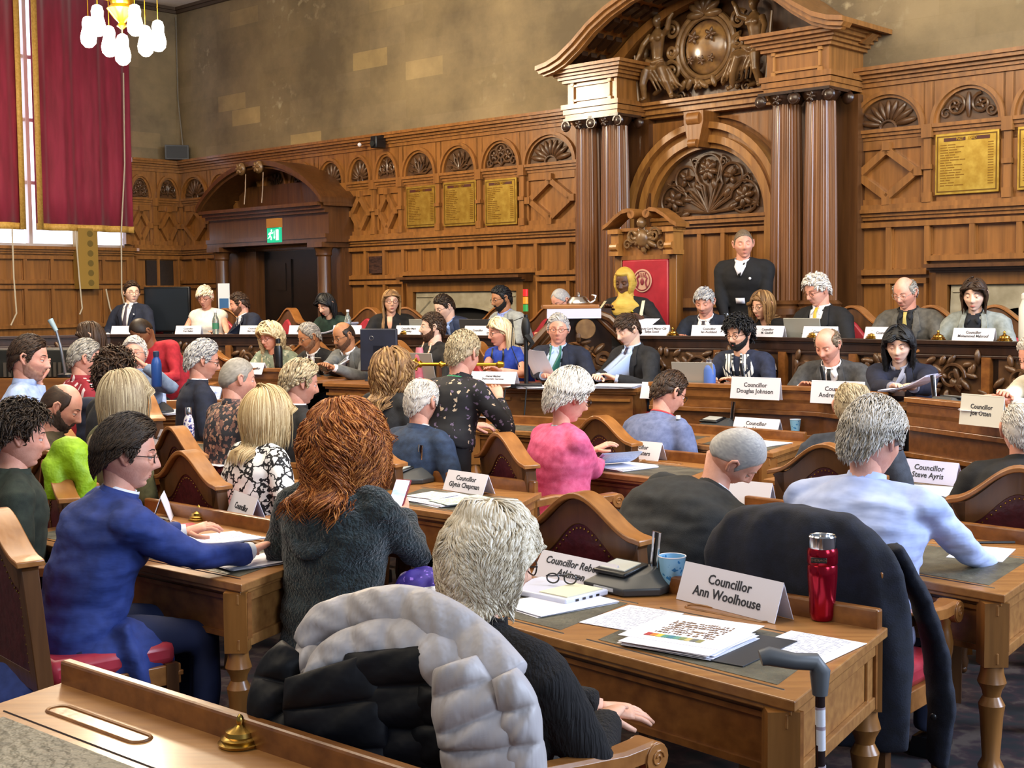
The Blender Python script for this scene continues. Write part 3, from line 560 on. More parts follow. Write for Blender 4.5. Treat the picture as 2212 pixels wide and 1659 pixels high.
# curtains
def curtain(u0, u1, z0, z1, label):
    e = empty('curtain', LM @ Vector(((u0 + u1) / 2, -.14, z0)), 0, label, 'curtain', 'red curtains on the left wall')
    n = 90; V = []; 
    for z in (z0, z0 + .5, (z0 + z1) / 2, z1):
        for i in range(n):
            t = i / (n - 1); V.append(LM @ Vector((u0 + (u1 - u0) * t, -.16 - .030 * math.sin(t * 24 + .8 * math.sin(t * 7)) - .006 * math.sin(t * 71), z)) - e.location)
    mb = MB(); Fs = [(r * n + i, r * n + i + 1, (r + 1) * n + i + 1, (r + 1) * n + i) for r in range(3) for i in range(n - 1)]
    mb.add(V, Fs); o = mb.obj('fabric', e, mat('80162e', '96203c', rough=.75, sc=(12, 12, 2), sheen=.3)); s = o.modifiers.new('s', 'SOLIDIFY'); s.thickness = .012
    mb = MB(); a = .055
    def strip(pts, w):
        V = []
        for t, z in pts: V.append(LM @ Vector((u0 + (u1 - u0) * t, -.178 - .030 * math.sin(t * 24 + .8 * math.sin(t * 7)) - .006 * math.sin(t * 71), z)) - e.location)
        return V
    P = [(i / 59, z0) for i in range(60)]; A_ = strip(P, 0); B_ = [p + Vector((0, 0, .085)) for p in A_]; mb.add(A_ + B_, [(i, i + 1, i + 61, i + 60) for i in range(59)])
    if True:
        x0 = LM @ Vector((u0, -.215, z0)) - e.location; x1 = LM @ Vector((u0 + .075, -.215, z0)) - e.location; h = Vector((0, 0, z1 - z0)); mb.add([x0, x1, x1 + h, x0 + h], [(0, 1, 2, 3)])
        if u1 < -2: x0 = LM @ Vector((u1, -.215, z0)) - e.location; x1 = LM @ Vector((u1 - .075, -.215, z0)) - e.location; mb.add([x0, x1, x1 + h, x0 + h], [(0, 1, 2, 3)])
    o = mb.obj('gold_trim', e, mat('cc9a44', 'e0b45c', rough=.6, sc=40)); s = o.modifiers.new('s', 'SOLIDIFY'); s.thickness = .008
curtain(-2.26, -.86, 2.70, 5.75, 'wide crimson curtain with gold border nearer the corner')
curtain(-4.2, -2.42, 2.70, 5.75, 'crimson curtain cut off by the left edge of the photo')
mb = MB(); mb.box(-1.72, -1.56, -.17, -.05, 1.95, 2.74); mb.box(-1.56, -1.38, -.17, -.05, 1.95, 2.74)
e = empty('column_loudspeaker', LM @ Vector((-1.55, -.1, 1.95)), 0, 'tall narrow brass-coloured loudspeaker with round holes below the curtain', 'speaker')
sub(MB().box(-1.70, -1.42, -.19, -.05, 1.95, 2.74), 'cabinet', e, mat('a8853a', rough=.45, metal=.2), mw=LM)
for k in range(6): sub(MB().tube([(-1.53, -.192, 2.03 + k * .128), (-1.53, -.186, 2.03 + k * .128)], .042, n=18), 'speaker_hole', e, mat('6e5a20', rough=.7), mw=LM)
for k, (P, lab) in enumerate([([(-2.62, 2.7), (-2.62, 2.1), (-2.60, 1.65), (-2.68, 1.5)], 'pale cord hanging at the left edge of the window wall'), ([(-1.76, 2.7), (-1.73, 2.1), (-1.70, 1.7), (-1.74, 1.62)], 'pale cord hanging left of the brass loudspeaker'), ([(-1.0, 4.8), (-1.02, 3.6), (-1.1, 2.7), (-1.12, 1.9), (-1.05, 1.6)], 'long pale cord hanging down the edge of the wide curtain'), ([(-1.35, 1.95), (-1.3, 1.7), (-1.2, 1.45)], 'pale cable below the brass loudspeaker')]):
    tag(MB().tube([LM @ Vector((a, -.24, b)) for a, b in P], .010, n=6).obj('cord', None, mat('cfc2a8', rough=.7)), lab, 'cord')
# chandelier
ch = empty('chandelier', at(261, -40, 13), 0, 'brass chandelier with glowing pear-shaped glass shades', 'lamp')
mb = MB(); mb.lathe([(.02, .9), (.02, .20), (.06, .18), (.09, .1), (.05, .02), (.11, -.06), (.13, -.14), (.10, -.22), (.14, -.26), (.08, -.34), (.03, -.39), (.05, -.42), (.01, -.45)], n=18)
mb.obj('stem', ch, GOLD); mb = MB()
GLB = mat('fff4e0', rough=.3, emis=9.)
hang = [((px - 261) * 13 / 2900, yy, -(py + 40) * 13 / 2900) for px, py, yy in ((182, 68, .1), (217, 54, -.12), (223, 86, .15), (296, 54, -.12), (301, 86, .15), (337, 82, .0), (261, 110, 0))]
for x, yy, z in hang:
    g = MB(); g.lathe([(.02, .18), (.045, .165), (.058, .12), (.055, .07), (.066, .03), (.076, -.02), (.068, -.075), (.035, -.11), (.005, -.118)], (x, yy, z), n=20); g.obj('glass_shade', ch, GLB)
    mb.tube([(x, yy, z + .17), (x, yy, .1 if x else -.4)], .005, n=6)
    if x: mb.tube([(0, 0, .0), (x * .4, yy * .4, -.16), (x * .8, yy * .8, -.12), (x * 1.05, yy * 1.05, .0), (x, yy, .1)], .014, n=8)
mb.obj('arm', ch, GOLD)
pl_ = bpy.data.lights.new('chandelier_glow', 'POINT'); pl_.energy = 420; pl_.color = (1, .82, .58); pl_.shadow_soft_size = .3
lo = bpy.data.objects.new('chandelier_glow', pl_); COL.objects.link(lo); lo.location = ch.location + Vector((0, -.5, -.5))
# ================================================================ PEOPLE
def sstep(a, b, x): t = np.clip((x - a) / (b - a), 0, 1); return t * t * (3 - 2 * t)
def g(x, s): return np.exp(-(x / s) ** 2)
def headsurf(D, fem=0., old=0., jaw=1., t=None):
    """D (N,3) unit directions (x right, y front, z up) -> surface points of a head, centre at eye-ear level"""
    x, y, z = D[:, 0], D[:, 1], D[:, 2]
    up = np.clip(z, 0, 1); dn = np.clip(-z, 0, 1)
    P = np.stack([x * .077, y * .098, z * np.where(z > 0, .118, .122)], 1)
    P[:, 0] *= 1 - (.33 - .05 * jaw + .05 * fem) * dn ** 1.6
    back = (y < 0)
    P[:, 1] *= np.where(back, 1 - .42 * sstep(.15, .95, dn), 1 - .06 * dn)
    P[:, 1] += .012 * sstep(.2, 1, dn) * (y > 0)
    fr = sstep(.1, .6, y); X = P[:, 0]; Z = P[:, 2]
    P[:, 1] -= .006 * fr * g(Z - .01, .03)
    for s in (-1, 1):
        P[:, 1] -= .011 * fr * g(X - s * .031, .017) * g(Z - .004, .013)
        P[:, 1] += .006 * fr * g(X - s * .04, .016) * g(Z + .026, .016)
        P[:, 1] += (.005 - .003 * fem) * fr * g(X - s * .028, .02) * g(Z - .026, .008)
        P[:, 0] += s * .003 * g(X - s * .06, .03) * g(Z + .02, .02)
    ns = np.interp(Z, [-.048, -.040, -.033, -.026, .018, .03], [0, .012, .026, .025, .006, 0])
    nw = np.interp(Z, [-.045, -.034, -.02, .02], [.015, .0155, .0105, .008])
    P[:, 1] += fr * ns * g(X, nw)
    P[:, 1] += fr * (.0042 * g(X, .019) * (g(Z + .0605, .005) + g(Z + .071, .0055)) - .003 * g(X, .022) * g(Z + .066, .0026))
    P[:, 1] += fr * (.010 * g(X, .022) * g(Z + .100, .014))
    P[:, 1] -= fr * .004 * g(X, .03) * g(Z + .083, .006)
    if old: 
        for s in (-1, 1): P[:, 1] -= fr * .003 * g(X - s * (.022 + .25 * np.clip(-Z - .04, 0, .05)), .004) * g(Z + .055, .02)
    if t is not None: P += D * t[:, None]
    return P
def dirs(nu=96, nv=66):
    u = np.arange(nu) * 2 * PI / nu; u = u + .55 * np.sin(u + PI) * -1 * 1.0 if False else u - .5 * np.sin(u)
    v = np.linspace(.02, PI - .02, nv)
    V, U_ = np.meshgrid(v, u, indexing='ij')
    D = np.stack([np.sin(V) * np.sin(U_), np.sin(V) * np.cos(U_), np.cos(V)], -1).reshape(-1, 3)
    i, j = np.meshgrid(np.arange(nv - 1), np.arange(nu), indexing='ij'); k = (j + 1) % nu
    Q = np.stack([i * nu + j, (i + 1) * nu + j, (i + 1) * nu + k, i * nu + k], -1).reshape(-1, 4)
    return D, Q
DH, QH = dirs(); DL, QL = dirs(64, 44)
HAIRLINES = {'m': ([0, 35, 60, 78, 90, 112, 140, 180], [.60, .55, .36, -.12, .14, -.12, -.42, -.5]), 'f': ([0, 35, 60, 78, 90, 112, 140, 180], [.50, .42, .20, -.15, .0, -.3, -.5, -.55]),
             'rec': ([0, 25, 50, 78, 90, 112, 140, 180], [.80, .66, .40, -.05, .14, -.12, -.42, -.5])}
def hairmask(D, line='m', bald=0., soft=.10):
    ph = np.degrees(np.abs(np.arctan2(D[:, 0], D[:, 1]))); h = np.interp(ph, *HAIRLINES[line]); m = sstep(0, soft, D[:, 2] - h)
    if bald:
        c = np.array([0, .10, .995]); c = c / np.linalg.norm(c); m = m * sstep(0, .12, math.cos(bald) - D @ c) if bald > 0 else m
        ph2 = (ph < 62); m = np.where(ph2 & (D[:, 2] > .2), m * .0, m)
    return m
HAIRC = {'ash': ('877a66', 'dcd8d4', 'b4aca0'), 'white': ('a8a29a', 'e6e2dc', 'cac4bc'), 'silver': ('86858a', 'd2cfca', 'acaaa8'), 'grey': ('6a665f', 'bcb6ac', '948e84'), 'brown': ('23170f', '4e3624', '362417'), 'dbrown': ('1a120d', '42301f', '2a1d13'), 'black': ('08080a', '26262a', '121214'),
         'blond': ('8d6f47', 'e6d3a8', 'c2a778'), 'pblond': ('b09a74', 'f2e8cc', 'd8c8a0'), 'dblond': ('5f4428', 'b08c5a', '846240'), 'ginger': ('4a2210', 'd48c48', '94501f'), 'greybrown': ('4a3e32', '9c8a74', '70604e'), 'gblond': ('7d6c54', 'cdbf9e', 'a59373'), 'cream': ('b4a284', 'fcf2e0', 'dccdb2')}
def hairmat(c): a, b, m = HAIRC[c]; return mat(a, b, c3=m, kind='hair', rough=.5, lo=.05, hi=.95, spec=.35)
SKINS = {'fair': ('d9a184', 'e8b79c'), 'pink': ('d3917a', 'e6ab94'), 'pale': ('e2b49c', 'efc8b2'), 'tan': ('a8714c', 'bd8560'), 'brown': ('7a4c30', '96623f'), 'dark': ('4a2c1c', '63402a')}
def skinmat(s): a, b = SKINS[s]; return mat(a, b, rough=.5, sc=(14, 14, 14), bump=.06, bsc=120, spec=.4)
def ripple(V, amp, fr, seed):
    o = Vector((seed * 3.1, seed * 1.7, seed))
    return np.array([noise.noise(Vector((v[0] * fr[0], v[1] * fr[1], v[2] * fr[2])) + o) for v in V]) * amp
def blend_mesh(name, mb, vox, it, m, parent, wr=0., wf=(6, 6, 14), seed=1., lining=None):
    me = rem(mb, vox, it); n = len(me.vertices); co = np.empty(n * 3, np.float32); me.vertices.foreach_get('co', co); co = co.reshape(-1, 3)
    if wr:
        no = np.empty(n * 3, np.float32); me.vertices.foreach_get('normal', no); no = no.reshape(-1, 3)
        r = ripple(co, wr, wf, seed) + ripple(co, wr * .5, tuple(x * 2.3 for x in wf), seed + 5); co = co + no * r[:, None]; me.vertices.foreach_set('co', co.astype(np.float32).ravel())
    me.name = name; me.materials.clear(); me.materials.append(m); me.polygons.foreach_set('use_smooth', [True] * len(me.polygons)); me.update()
    o = bpy.data.objects.new(name, me); COL.objects.link(o); o.parent = parent
    return o, co
def bvh_of(me): return BVHTree.FromPolygons([v.co.copy() for v in me.vertices], [tuple(p.vertices) for p in me.polygons])
def hand(mb, wr, d, up, side, curl=.5, sz=1., spread=.1):
    """palm and five fingers; d = pointing direction, up = back of hand, side = +1 right hand"""
    d = Vector(d).normalized(); up = Vector(up); up = (up - d * up.dot(d)).normalized(); lat = d.cross(up) * side   # towards the little finger for right
    R = []
    for t, w, h in ((-.02, .026, .021), (.01, .030, .019), (.04, .038, .016), (.075, .041, .014), (.09, .038, .011)):
        c = wr + d * t * sz; R.append([c + lat * (w * math.cos(a)) * sz + up * (h * math.sin(a)) * sz for a in [2 * PI * j / 12 for j in range(12)]])
    mb.rings(R)
    for k, (o, L, r) in enumerate(((-.028, .072, .0088), (-.010, .080, .0090), (.009, .074, .0086), (.027, .060, .0078))):
        p = wr + d * (.082 - .004 * abs(k - 1)) * sz + lat * o * sz; P = [p - d * .015 * sz, p]; a = 0; q = p
        for j, f in enumerate((.45, .30, .25)):
            a += curl * (.45, .75, .6)[j]; v = d * math.cos(a) - up * math.sin(a) + lat * (o * spread * 8); q = q + v.normalized() * L * f * sz; P.append(q)
        mb.tube(P, [r * sz, r * sz, r * .95 * sz, r * .88 * sz, r * .62 * sz], n=8)
    p = wr + d * .02 * sz - lat * .026 * sz; q = p + (d * .6 - lat * .7 - up * .25).normalized() * .038 * sz; q2 = q + (d * .9 - lat * .15 - up * (.2 + curl * .4)).normalized() * .032 * sz; q3 = q2 + (d * 1. + lat * .15 - up * .4).normalized() * .022 * sz
    mb.tube([p, q, q2, q3], [.013 * sz, .011 * sz, .0098 * sz, .007 * sz], n=8)
def person(label, hx, hy, Y, az=180, haz=None, nod=8, tilt=0, floor=0., pose='sit', skin='fair', hair='brown', style='short', line='m', bald=0., hlen=.2, curl=0., vol=0., top=None, kind='suit', shirt='e8e8ee', tie=None, glasses=None, beard=None, R=None, L=None, deskz=None, fem=0., old=0., w=1., lod=0, lean=None, leanaz=None, lids=.45, trousers='15161c', extra=None, cuff=None, wr=.004, skirt=0, tuck=0, hs=1., fringe=0., part=0., armR=None, lapc=None, smile=0, hcurl=.55, bodyoff=(0, 0)):
    haz = az if haz is None else haz
    Hw = at(hx, hy, Y); a = math.radians(az); fdir = Vector((math.sin(a), math.cos(a), 0)); rdir = Vector((math.cos(a), -math.sin(a), 0))
    nod_r = math.radians(nod)
    hd = math.radians(haz); hf = Vector((math.sin(hd), math.cos(hd), 0))
    hs = hs * 1.09; w = w * 1.06; nbw = Hw - Vector((0, 0, .134 * hs)) - hf * (.02 + .09 * math.sin(nod_r)) + Vector((0, 0, .02 * (1 - math.cos(nod_r))))
    ph = floor + (.56 if pose == 'sit' else .98); Ls = .50
    dz = nbw.z - ph
    if lean is None: hz = math.sqrt(max(0.0016, Ls * Ls - dz * dz)) if dz < Ls else .03
    else: hz = lean
    hz = min(hz, .42); la = a if leanaz is None else math.radians(leanaz); ld = Vector((math.sin(la), math.cos(la), 0))
    pw = nbw - ld * hz; root = Vector((pw.x + bodyoff[0], pw.y + bodyoff[1], floor))
    e = empty('person', root, -a, label, 'person')
    inv = (Matrix.Translation(root) @ Matrix.Rotation(-a, 4, 'Z')).inverted()
    Hc = inv @ Hw; nb = inv @ nbw; pel = Vector((0, 0, ph - floor)); X = Vector((1, 0, 0))
    sp = (nb - pel); up = sp.normalized(); fw = Vector((0, 1, 0)); fw = (fw - up * fw.dot(up)).normalized(); X = fw.cross(up)
    mid = pel + sp * .5 - fw * .03 * (hz / .3)
    HR = Matrix.Rotation(-(hd - a), 3, 'Z') @ Matrix.Rotation(-nod_r, 3, 'X') @ Matrix.Rotation(math.radians(tilt), 3, 'Y')
    def spine(t): return pel * (1 - t) ** 2 + mid * 2 * t * (1 - t) + nb * t * t if t > 0 else pel + up * sp.length * t
    sw = .175 * w * (1 - .07 * fem); S_ = {s: nb - up * .075 + X * s * sw - fw * .005 for s in (1, -1)}
    # arms
    dzl = (deskz - floor + .03) if deskz is not None else .63
    arms = {}
    for s, H in ((1, R), (-1, L)):
        if H is None: T = Vector((nb.x + s * .13, nb.y + (.27 if deskz is not None else .12), dzl))
        elif len(H) == 4: T = inv @ at(*H[1:])
        else: T = Vector((nb.x + H[0], nb.y + H[1], H[2] - floor if len(H) == 3 else dzl))
        v = T - S_[s]; d = v.length; u1, u2 = .285, .262; dd = min(d, u1 + u2 - .012); T = S_[s] + v.normalized() * dd
        x = (u1 * u1 - u2 * u2 + dd * dd) / (2 * dd); h = math.sqrt(max(0, u1 * u1 - x * x)); n_ = v.normalized()
        b = Vector((s * .75, -.35, -.75)); b = (b - n_ * b.dot(n_)).normalized(); E_ = S_[s] + n_ * x + b * h; arms[s] = (E_, T)
    # ---- body: one mesh
    sk = skinmat(skin); lip = mat(*{'dark': ('4a2420', '5c302a'), 'brown': ('6a3a30', '7c463a')}.get(skin, ('a85a50', 'b96a60')), rough=.45, sc=20)
    mb = MB([sk]); D, Q = (DL, QL) if lod > 0 else (DH, QH)
    P = headsurf(D, fem, old) * hs * (1 - .03 * fem); Hh = np.array(HR); hP = P @ Hh.T + np.array(Hc)
    ctr = P[Q].mean(1) / hs; cx_, cy_, cz_ = ctr[:, 0], ctr[:, 1], ctr[:, 2]; mi = np.zeros(len(Q), np.int32)
    brow = hairmat(hair if hair not in ('white', 'cream', 'silver', 'pblond') else 'greybrown'); bd = mat(*( beard or ('3a2a20', '5a4436')), rough=.7, sc=(60, 60, 60)) if beard else None
    mats_ = [sk]; brm = (mat(HAIRC[hair][0], rough=.7) if hair in ('black', 'brown', 'dbrown', 'ginger') else mat('8a705c', rough=.7)); _u = [sk, lip, mat(HAIRC[hair][0], rough=.7) if hair in ('black', 'brown', 'dbrown', 'ginger') else mat('8a705c', rough=.7)] + ([bd] if bd else [])
    fr_ = cy_ > .04
    mb.v = [Vector(p) for p in hP]; mb.f = [tuple(q) for q in Q]; mb.m = list(mi); mb.mats = mats_; mb.cur = 0
    nH = len(Q)
    T4 = Matrix.Translation(Hc) @ HR.to_4x4() @ Matrix.Scale(hs, 4)
    ev = mat('e9e4de', rough=.25); iris = mat('2a1c14', rough=.15) if skin in ('tan', 'brown', 'dark') or hair in ('black', 'brown', 'dbrown') else mat('4a5a62', rough=.15)
    def onface(x, z, o=0.):
        d = np.array([[x / .077, .75, z / .12]]); d /= np.linalg.norm(d)
        for _ in range(6):
            q = headsurf(d, fem, old)[0]; d[0, 0] += (x - q[0]) * 9; d[0, 2] += (z - q[2]) * 8; d /= np.linalg.norm(d)
        q = headsurf(d, fem, old)[0]; return Vector((q[0], q[1] + o, q[2]))
    mb.use(lip)
    for zz, hh, wd__ in ((-.0625, .003, .019), (-.0695, .0038, .0165)): mb.tube([onface(x, zz - .25 * abs(x) * (-.06 if zz > -.065 else -.12), -.0015) for x in (-wd__, -wd__ * .6, -wd__ * .2, 0, wd__ * .2, wd__ * .6, wd__)], [.0008, hh * .8, hh, hh * .9, hh, hh * .8, .0008], n=8, M=T4)
    for s in (-1, 1):
        mb.use(brm).tube([onface(s * x, z, -.0005) for x, z in ((.014, .025), (.024, .029), (.036, .030), (.048, .024))], [.0012, .0028 - .0008 * fem, .0025 - .0008 * fem, .0008], n=6, M=T4)
        c = Vector((s * .031, .073, .004)); mb.use(ev).ell(c, (.0125, .0125, .0118), 12, 8, M=T4); mb.use(iris).ell(c + Vector((0, .0095, -.002)), (.0052, .004, .0052), 10, 6, M=T4)
        mb.use(sk).ell(c + Vector((0, .001, .0075 - .006 * lids)), (.0142, .0138, .0085 + .004 * lids), 12, 8, M=T4); mb.ell(c + Vector((0, .0, -.0095)), (.0138, .0128, .0045), 12, 6, M=T4)
        ex = s * .076; P_ = [(ex, .004, -.028), (ex + s * .006, -.004, -.022), (ex + s * .013, -.018, .0), (ex + s * .015, -.020, .018), (ex + s * .012, -.010, .031), (ex + s * .006, .004, .026), (ex + s * .002, .008, .006)]
        mb.tube(P_, [.006, .007, .006, .006, .0055, .005, .004], n=8, M=T4); mb.ell((ex + s * .004, -.004, .0), (.006, .014, .026), 10, 6, M=T4)
    nk = .058 - .010 * fem; hb = T4 @ Vector((0, -.022, -.06)); mb.use(sk)
    mb.tube([nb - up * .10, nb - up * .02 + fw * .0, (nb + hb) * .5 + fw * .004, hb, T4 @ Vector((0, -.012, -.0))], [nk * 1.35, nk * 1.12, nk, nk * 1.02, nk * 1.0], n=16)
    mb.tube([spine(-.1), spine(.3), spine(.6), spine(.86), spine(.97)], [.11, .10, .115, .12, .07], n=14, flat=.75, up=fw)
    for s in (1, -1):
        E_, T = arms[s]; fd = (T - E_).normalized(); mb.tube([S_[s] * .9 + nb * .1, S_[s], E_, T], [.045, .045, .038 - .004 * fem, .025], n=10)
        u_ = Vector((-s * .25, -.1, 1)); dirh = (fd + Vector((-s * .25, .1, .25))).normalized() if T.z > S_[s].z - .2 else (fd * .7 + Vector((-s * .2, .5, -.12 if deskz else -.05))).normalized(); hand(mb, T + fd * .005, dirh, u_, s, hcurl, .98 - .08 * fem)
    if pose == 'sit':
        for s in (1, -1): mb.tube([pel + Vector((s * .09, .02, -.02)), Vector((s * .13, .43, ph - floor - .05)), Vector((s * .14, .44, .3)), Vector((s * .14, .42, .1))], [.07, .05, .04, .035], n=8)
    else:
        for s in (1, -1): mb.tube([pel + Vector((s * .09, 0, 0)), Vector((s * .1, 0, .5)), Vector((s * .1, 0, .08))], [.07, .05, .04], n=8)
    bo = mb.obj('body', e, auto=180)
    # ---- clothes
    cl = top if top is not None else mat('1a1c26', '20232e', rough=.85, sc=30, bump=.1, bsc=300)
    gm = MB(); kx = {0: 1}; W_ = w
    prof = [(-.16, .165, .125), (-.02, .175, .13), (.2, .158, .118), (.45, .162, .122), (.68, .178, .125), (.82, .172, .112), (.90, .14, .09), (.965, .092, .07), (1.0, .066, .058)]
    Rg = []
    if skirt: prof = [(-.16 - skirt / sp.length, .25, .22), (-.16 - skirt * .5 / sp.length, .22, .19)] + prof
    for t, a_, b_ in prof:
        c = spine(t) if t >= 0 else pel + up * sp.length * t
        bust = fem * .022 * math.exp(-((t - .66) / .16) ** 2); 
        Rg.append([c + X * (a_ * W_ + .012) * math.copysign(abs(math.cos(q)) ** .85, math.cos(q)) + fw * ((b_ + (bust if math.sin(q) > 0 else 0)) * (W_ ** .8) + .008) * math.sin(q) for q in [2 * PI * j / 20 for j in range(20)]])
    gm.rings(Rg)
    sl = .012 if kind in ('suit', 'cardigan') else .006
    short = kind in ('sleeveless', 'tee'); 
    for s in (1, -1):
        E_, T = arms[s]; gm.ell(S_[s] - up * .004 - X * s * .012, (.074, .072, .068), 12, 8); gm.tube([nb - up * .02 + X * s * .035, nb - up * .038 + X * s * .10, S_[s] + up * .016], [.050, .054, .058], n=10)
        if kind == 'sleeveless': continue
        end = E_ * .5 + S_[s] * .5 if kind == 'tee' else T
        if kind == 'tee': gm.tube([S_[s], end], [.064, .056], n=12)
        else: gm.tube([S_[s], (S_[s] + E_) * .5, E_, (E_ + T) * .5, T - (T - E_).normalized() * .012], [.062 + sl, .054 + sl, .047 + sl, .040 + sl, .034 + sl], n=14)
    vox = .012 if lod <= 0 else .016
    go, gco = blend_mesh({'suit': 'jacket', 'cardigan': 'cardigan', 'shirt': 'shirt', 'tee': 'top', 'sleeveless': 'top'}.get(kind, 'jumper'), gm, vox, 4, cl, e, wr=wr * 1.5, wf=(5, 5, 13), seed=hx * .01)
    bv = bvh_of(go.data)
    def drape(name, rows, m, off=.004, par=None, nx=6):
        """rows: (distance down the front from the neck, left, right)"""
        V = []; V2 = []
        for t, a_, b_ in rows:
            for i in range(nx + 1):
                s_ = a_ + (b_ - a_) * i / nx; o_ = nb + X * s_ - up * t + fw * .45; hit, no, _, _ = bv.ray_cast(o_, -fw, .6)
                if hit is None: hit = nb + X * s_ - up * t + fw * .05; no = fw
                V.append(hit + no * .3 * off + fw * off)
        n = nx + 1; Fs = [(r * n + i, r * n + i + 1, (r + 1) * n + i + 1, (r + 1) * n + i) for r in range(len(rows) - 1) for i in range(nx)]
        d_ = MB(); d_.add(V, Fs); o = d_.obj(name, par or e, m, auto=180); sm = o.modifiers.new('s', 'SOLIDIFY'); sm.thickness = .0035; sm.offset = 1
        return o
    def ringcollar(name, m, r0, r1, z0, z1, gap=.35, thick=.004, a_off=0):
        c0 = nb + up * z0 + fw * .004; c1 = nb + up * z1 + fw * .008; n = 24; A = [PI / 2 + gap + (2 * PI - 2 * gap) * i / n for i in range(n + 1)]
        V = [c0 + X * r0 * math.cos(q) + fw * r0 * .92 * math.sin(q) for q in A] + [c1 + X * r1 * math.cos(q) + fw * r1 * .92 * math.sin(q) for q in A]
        d_ = MB(); d_.add(V, [(i, i + 1, i + n + 2, i + n + 1) for i in range(n)]); o = d_.obj(name, e, m, auto=180); sm = o.modifiers.new('s', 'SOLIDIFY'); sm.thickness = thick; sm.offset = 0; return o
    SH = mat(shirt, rough=.8, bump=.05, bsc=200)
    if kind == 'suit':
        ringcollar('shirt_collar', SH, nk * 1.3, nk * 1.15, -.014, .026, .28)
        ringcollar('jacket_collar', cl, nk * 1.62, nk * 1.38, -.035, .018, .9, .007)
        front = abs(((az - 180 + 180) % 360) - 180) < 95
        if front:
            drape('shirt_front', [(-.015, -.045, .045), (.03, -.062, .062), (.12, -.05, .05), (.22, -.032, .032), (.32, -.006, .006)], SH, .004)
            for s in (-1, 1):
                drape('lapel', [(-.01, s * .052, s * .085), (.05, s * .062, s * .105), (.11, s * .052, s * .118), (.125, s * .05, s * .095), (.22, s * .032, s * .07), (.33, s * .004, s * .02)], lapc or cl, .010)
                drape('collar_wing', [(.006, s * .014, s * .050), (.02, s * .022, s * .050), (.038, s * .036, s * .042)], SH, .012, nx=2)
            if tie: drape('tie', [(-.012, -.014, .014), (.018, -.011, .011), (.03, -.012, .012), (.18, -.024, .024), (.32, -.03, .03)], tie if not isinstance(tie, str) else mat(tie, rough=.5, bump=.1, bsc=150), .014, nx=4)
        for s in (1, -1):
            E_, T = arms[s]; fd = (T - E_).normalized(); c_ = MB(); c_.tube([T - fd * .02, T + fd * .006], [.036, .034], n=14, cap=True); c_.obj('cuff', e, SH)
    elif kind == 'shirt':
        ringcollar('collar', cl, nk * 1.36, nk * 1.2, -.016, .034, .3, .005)
    elif kind == 'cardigan': ringcollar('collar', cl, nk * 1.6, nk * 1.35, -.03, .02, .7, .01)
    # trousers and shoes
    tm = MB(); 
    if pose == 'sit':
        kz = ph - floor - .02; tm.ell(pel + Vector((0, -.01, -.03)), (.185 * w, .14, .11), 14, 8)
        for s in (1, -1): tm.tube([pel + Vector((s * .09, 0, -.02)), Vector((s * .12, .25, kz - .01)), Vector((s * .14, .45, kz - .03)), Vector((s * .14, .45, .3)), Vector((s * .14, .42, .09))], [.10, .088, .072, .06, .055], n=10)
        sh = [Vector((s * .14, .45, 0)) for s in (1, -1)]
    else:
        tm.ell(pel + Vector((0, 0, -.03)), (.18 * w, .13, .14), 14, 8)
        for s in (1, -1): tm.tube([pel + Vector((s * .09, 0, -.05)), Vector((s * .10, .01, .5)), Vector((s * .11, 0, .08))], [.10, .07, .06], n=10)
        sh = [Vector((s * .11, .03, 0)) for s in (1, -1)]
    blend_mesh('trousers', tm, .022, 3, mat(trousers, rough=.85) if isinstance(trousers, str) else trousers, e)
    for s_ in sh: m_ = MB(); m_.rings([[s_ + Vector((a_ * k, b_, z)) for a_, b_ in ((-.045, -.08), (.045, -.08), (.05, .08), (.03, .16), (-.03, .16), (-.05, .08))] for k, z in ((1, 0), (1, .04), (.8, .08))]); m_.obj('shoe', e, mat('0c0c0e', rough=.3))
    # ---- hair
    HM = hairmat(hair); HL = np.array(Hc); HRn = np.array(HR)
    tuck_ = 0 if tuck == -1 else tuck or (2 if style in ('long', 'bob') and not fringe else 0)
    def add_hair():
        msk = hairmask(D, line, bald)
        if style == 'buzz': thick = .004
        else: thick = .010 + vol * .5
        t = msk * (thick + .0025 * np.sin(D[:, 0] * 9 + D[:, 2] * 7) * (style != 'buzz')); t = np.where(msk > .02, t + .0015, -.004)
        Ph = headsurf(D, fem, 0, t=t) * hs * (1 - .03 * fem)
        # smooth away facial features below the shell
        keep = (msk[Q].max(1) > .02); Qk = Q[keep]; V_ = Ph @ HRn.T + HL
        rr = np.clip(.45 + .12 * RNG.normal(size=len(D)), 0, 1)
        Vs, Qs, Rs = [V_], [Qk], [rr]; nb_ = len(V_)
        if style != 'buzz':
            long_ = style in ('long', 'bob'); N_ = {-1: 4200, 0: 2000, 1: 620, 2: 360}[lod] * (1.0 if long_ else 1.15); N_ = int(N_ * (1 if not bald else .55))
            if style == 'bob': N_ = int(N_ * 1.2)
            dd = RNG.normal(size=(N_ * 6, 3)); dd /= np.linalg.norm(dd, axis=1)[:, None]; mk = hairmask(dd, line, bald); dd = dd[mk > .25][:N_]; n = len(dd)
            if long_: dd = dd[(dd[:, 2] > -.25)]; n = len(dd)
            p = headsurf(dd, fem, 0, t=np.full(n, thick * .5)) * hs; steps = (22 if curl else 14) if long_ else 6
            nd = -HRn.T @ np.array([0, 0, 1.]) * 1.0
            crown = np.array([part, -.35, .93]); crown /= np.linalg.norm(crown)
            d0 = dd - crown * (dd @ crown)[:, None]
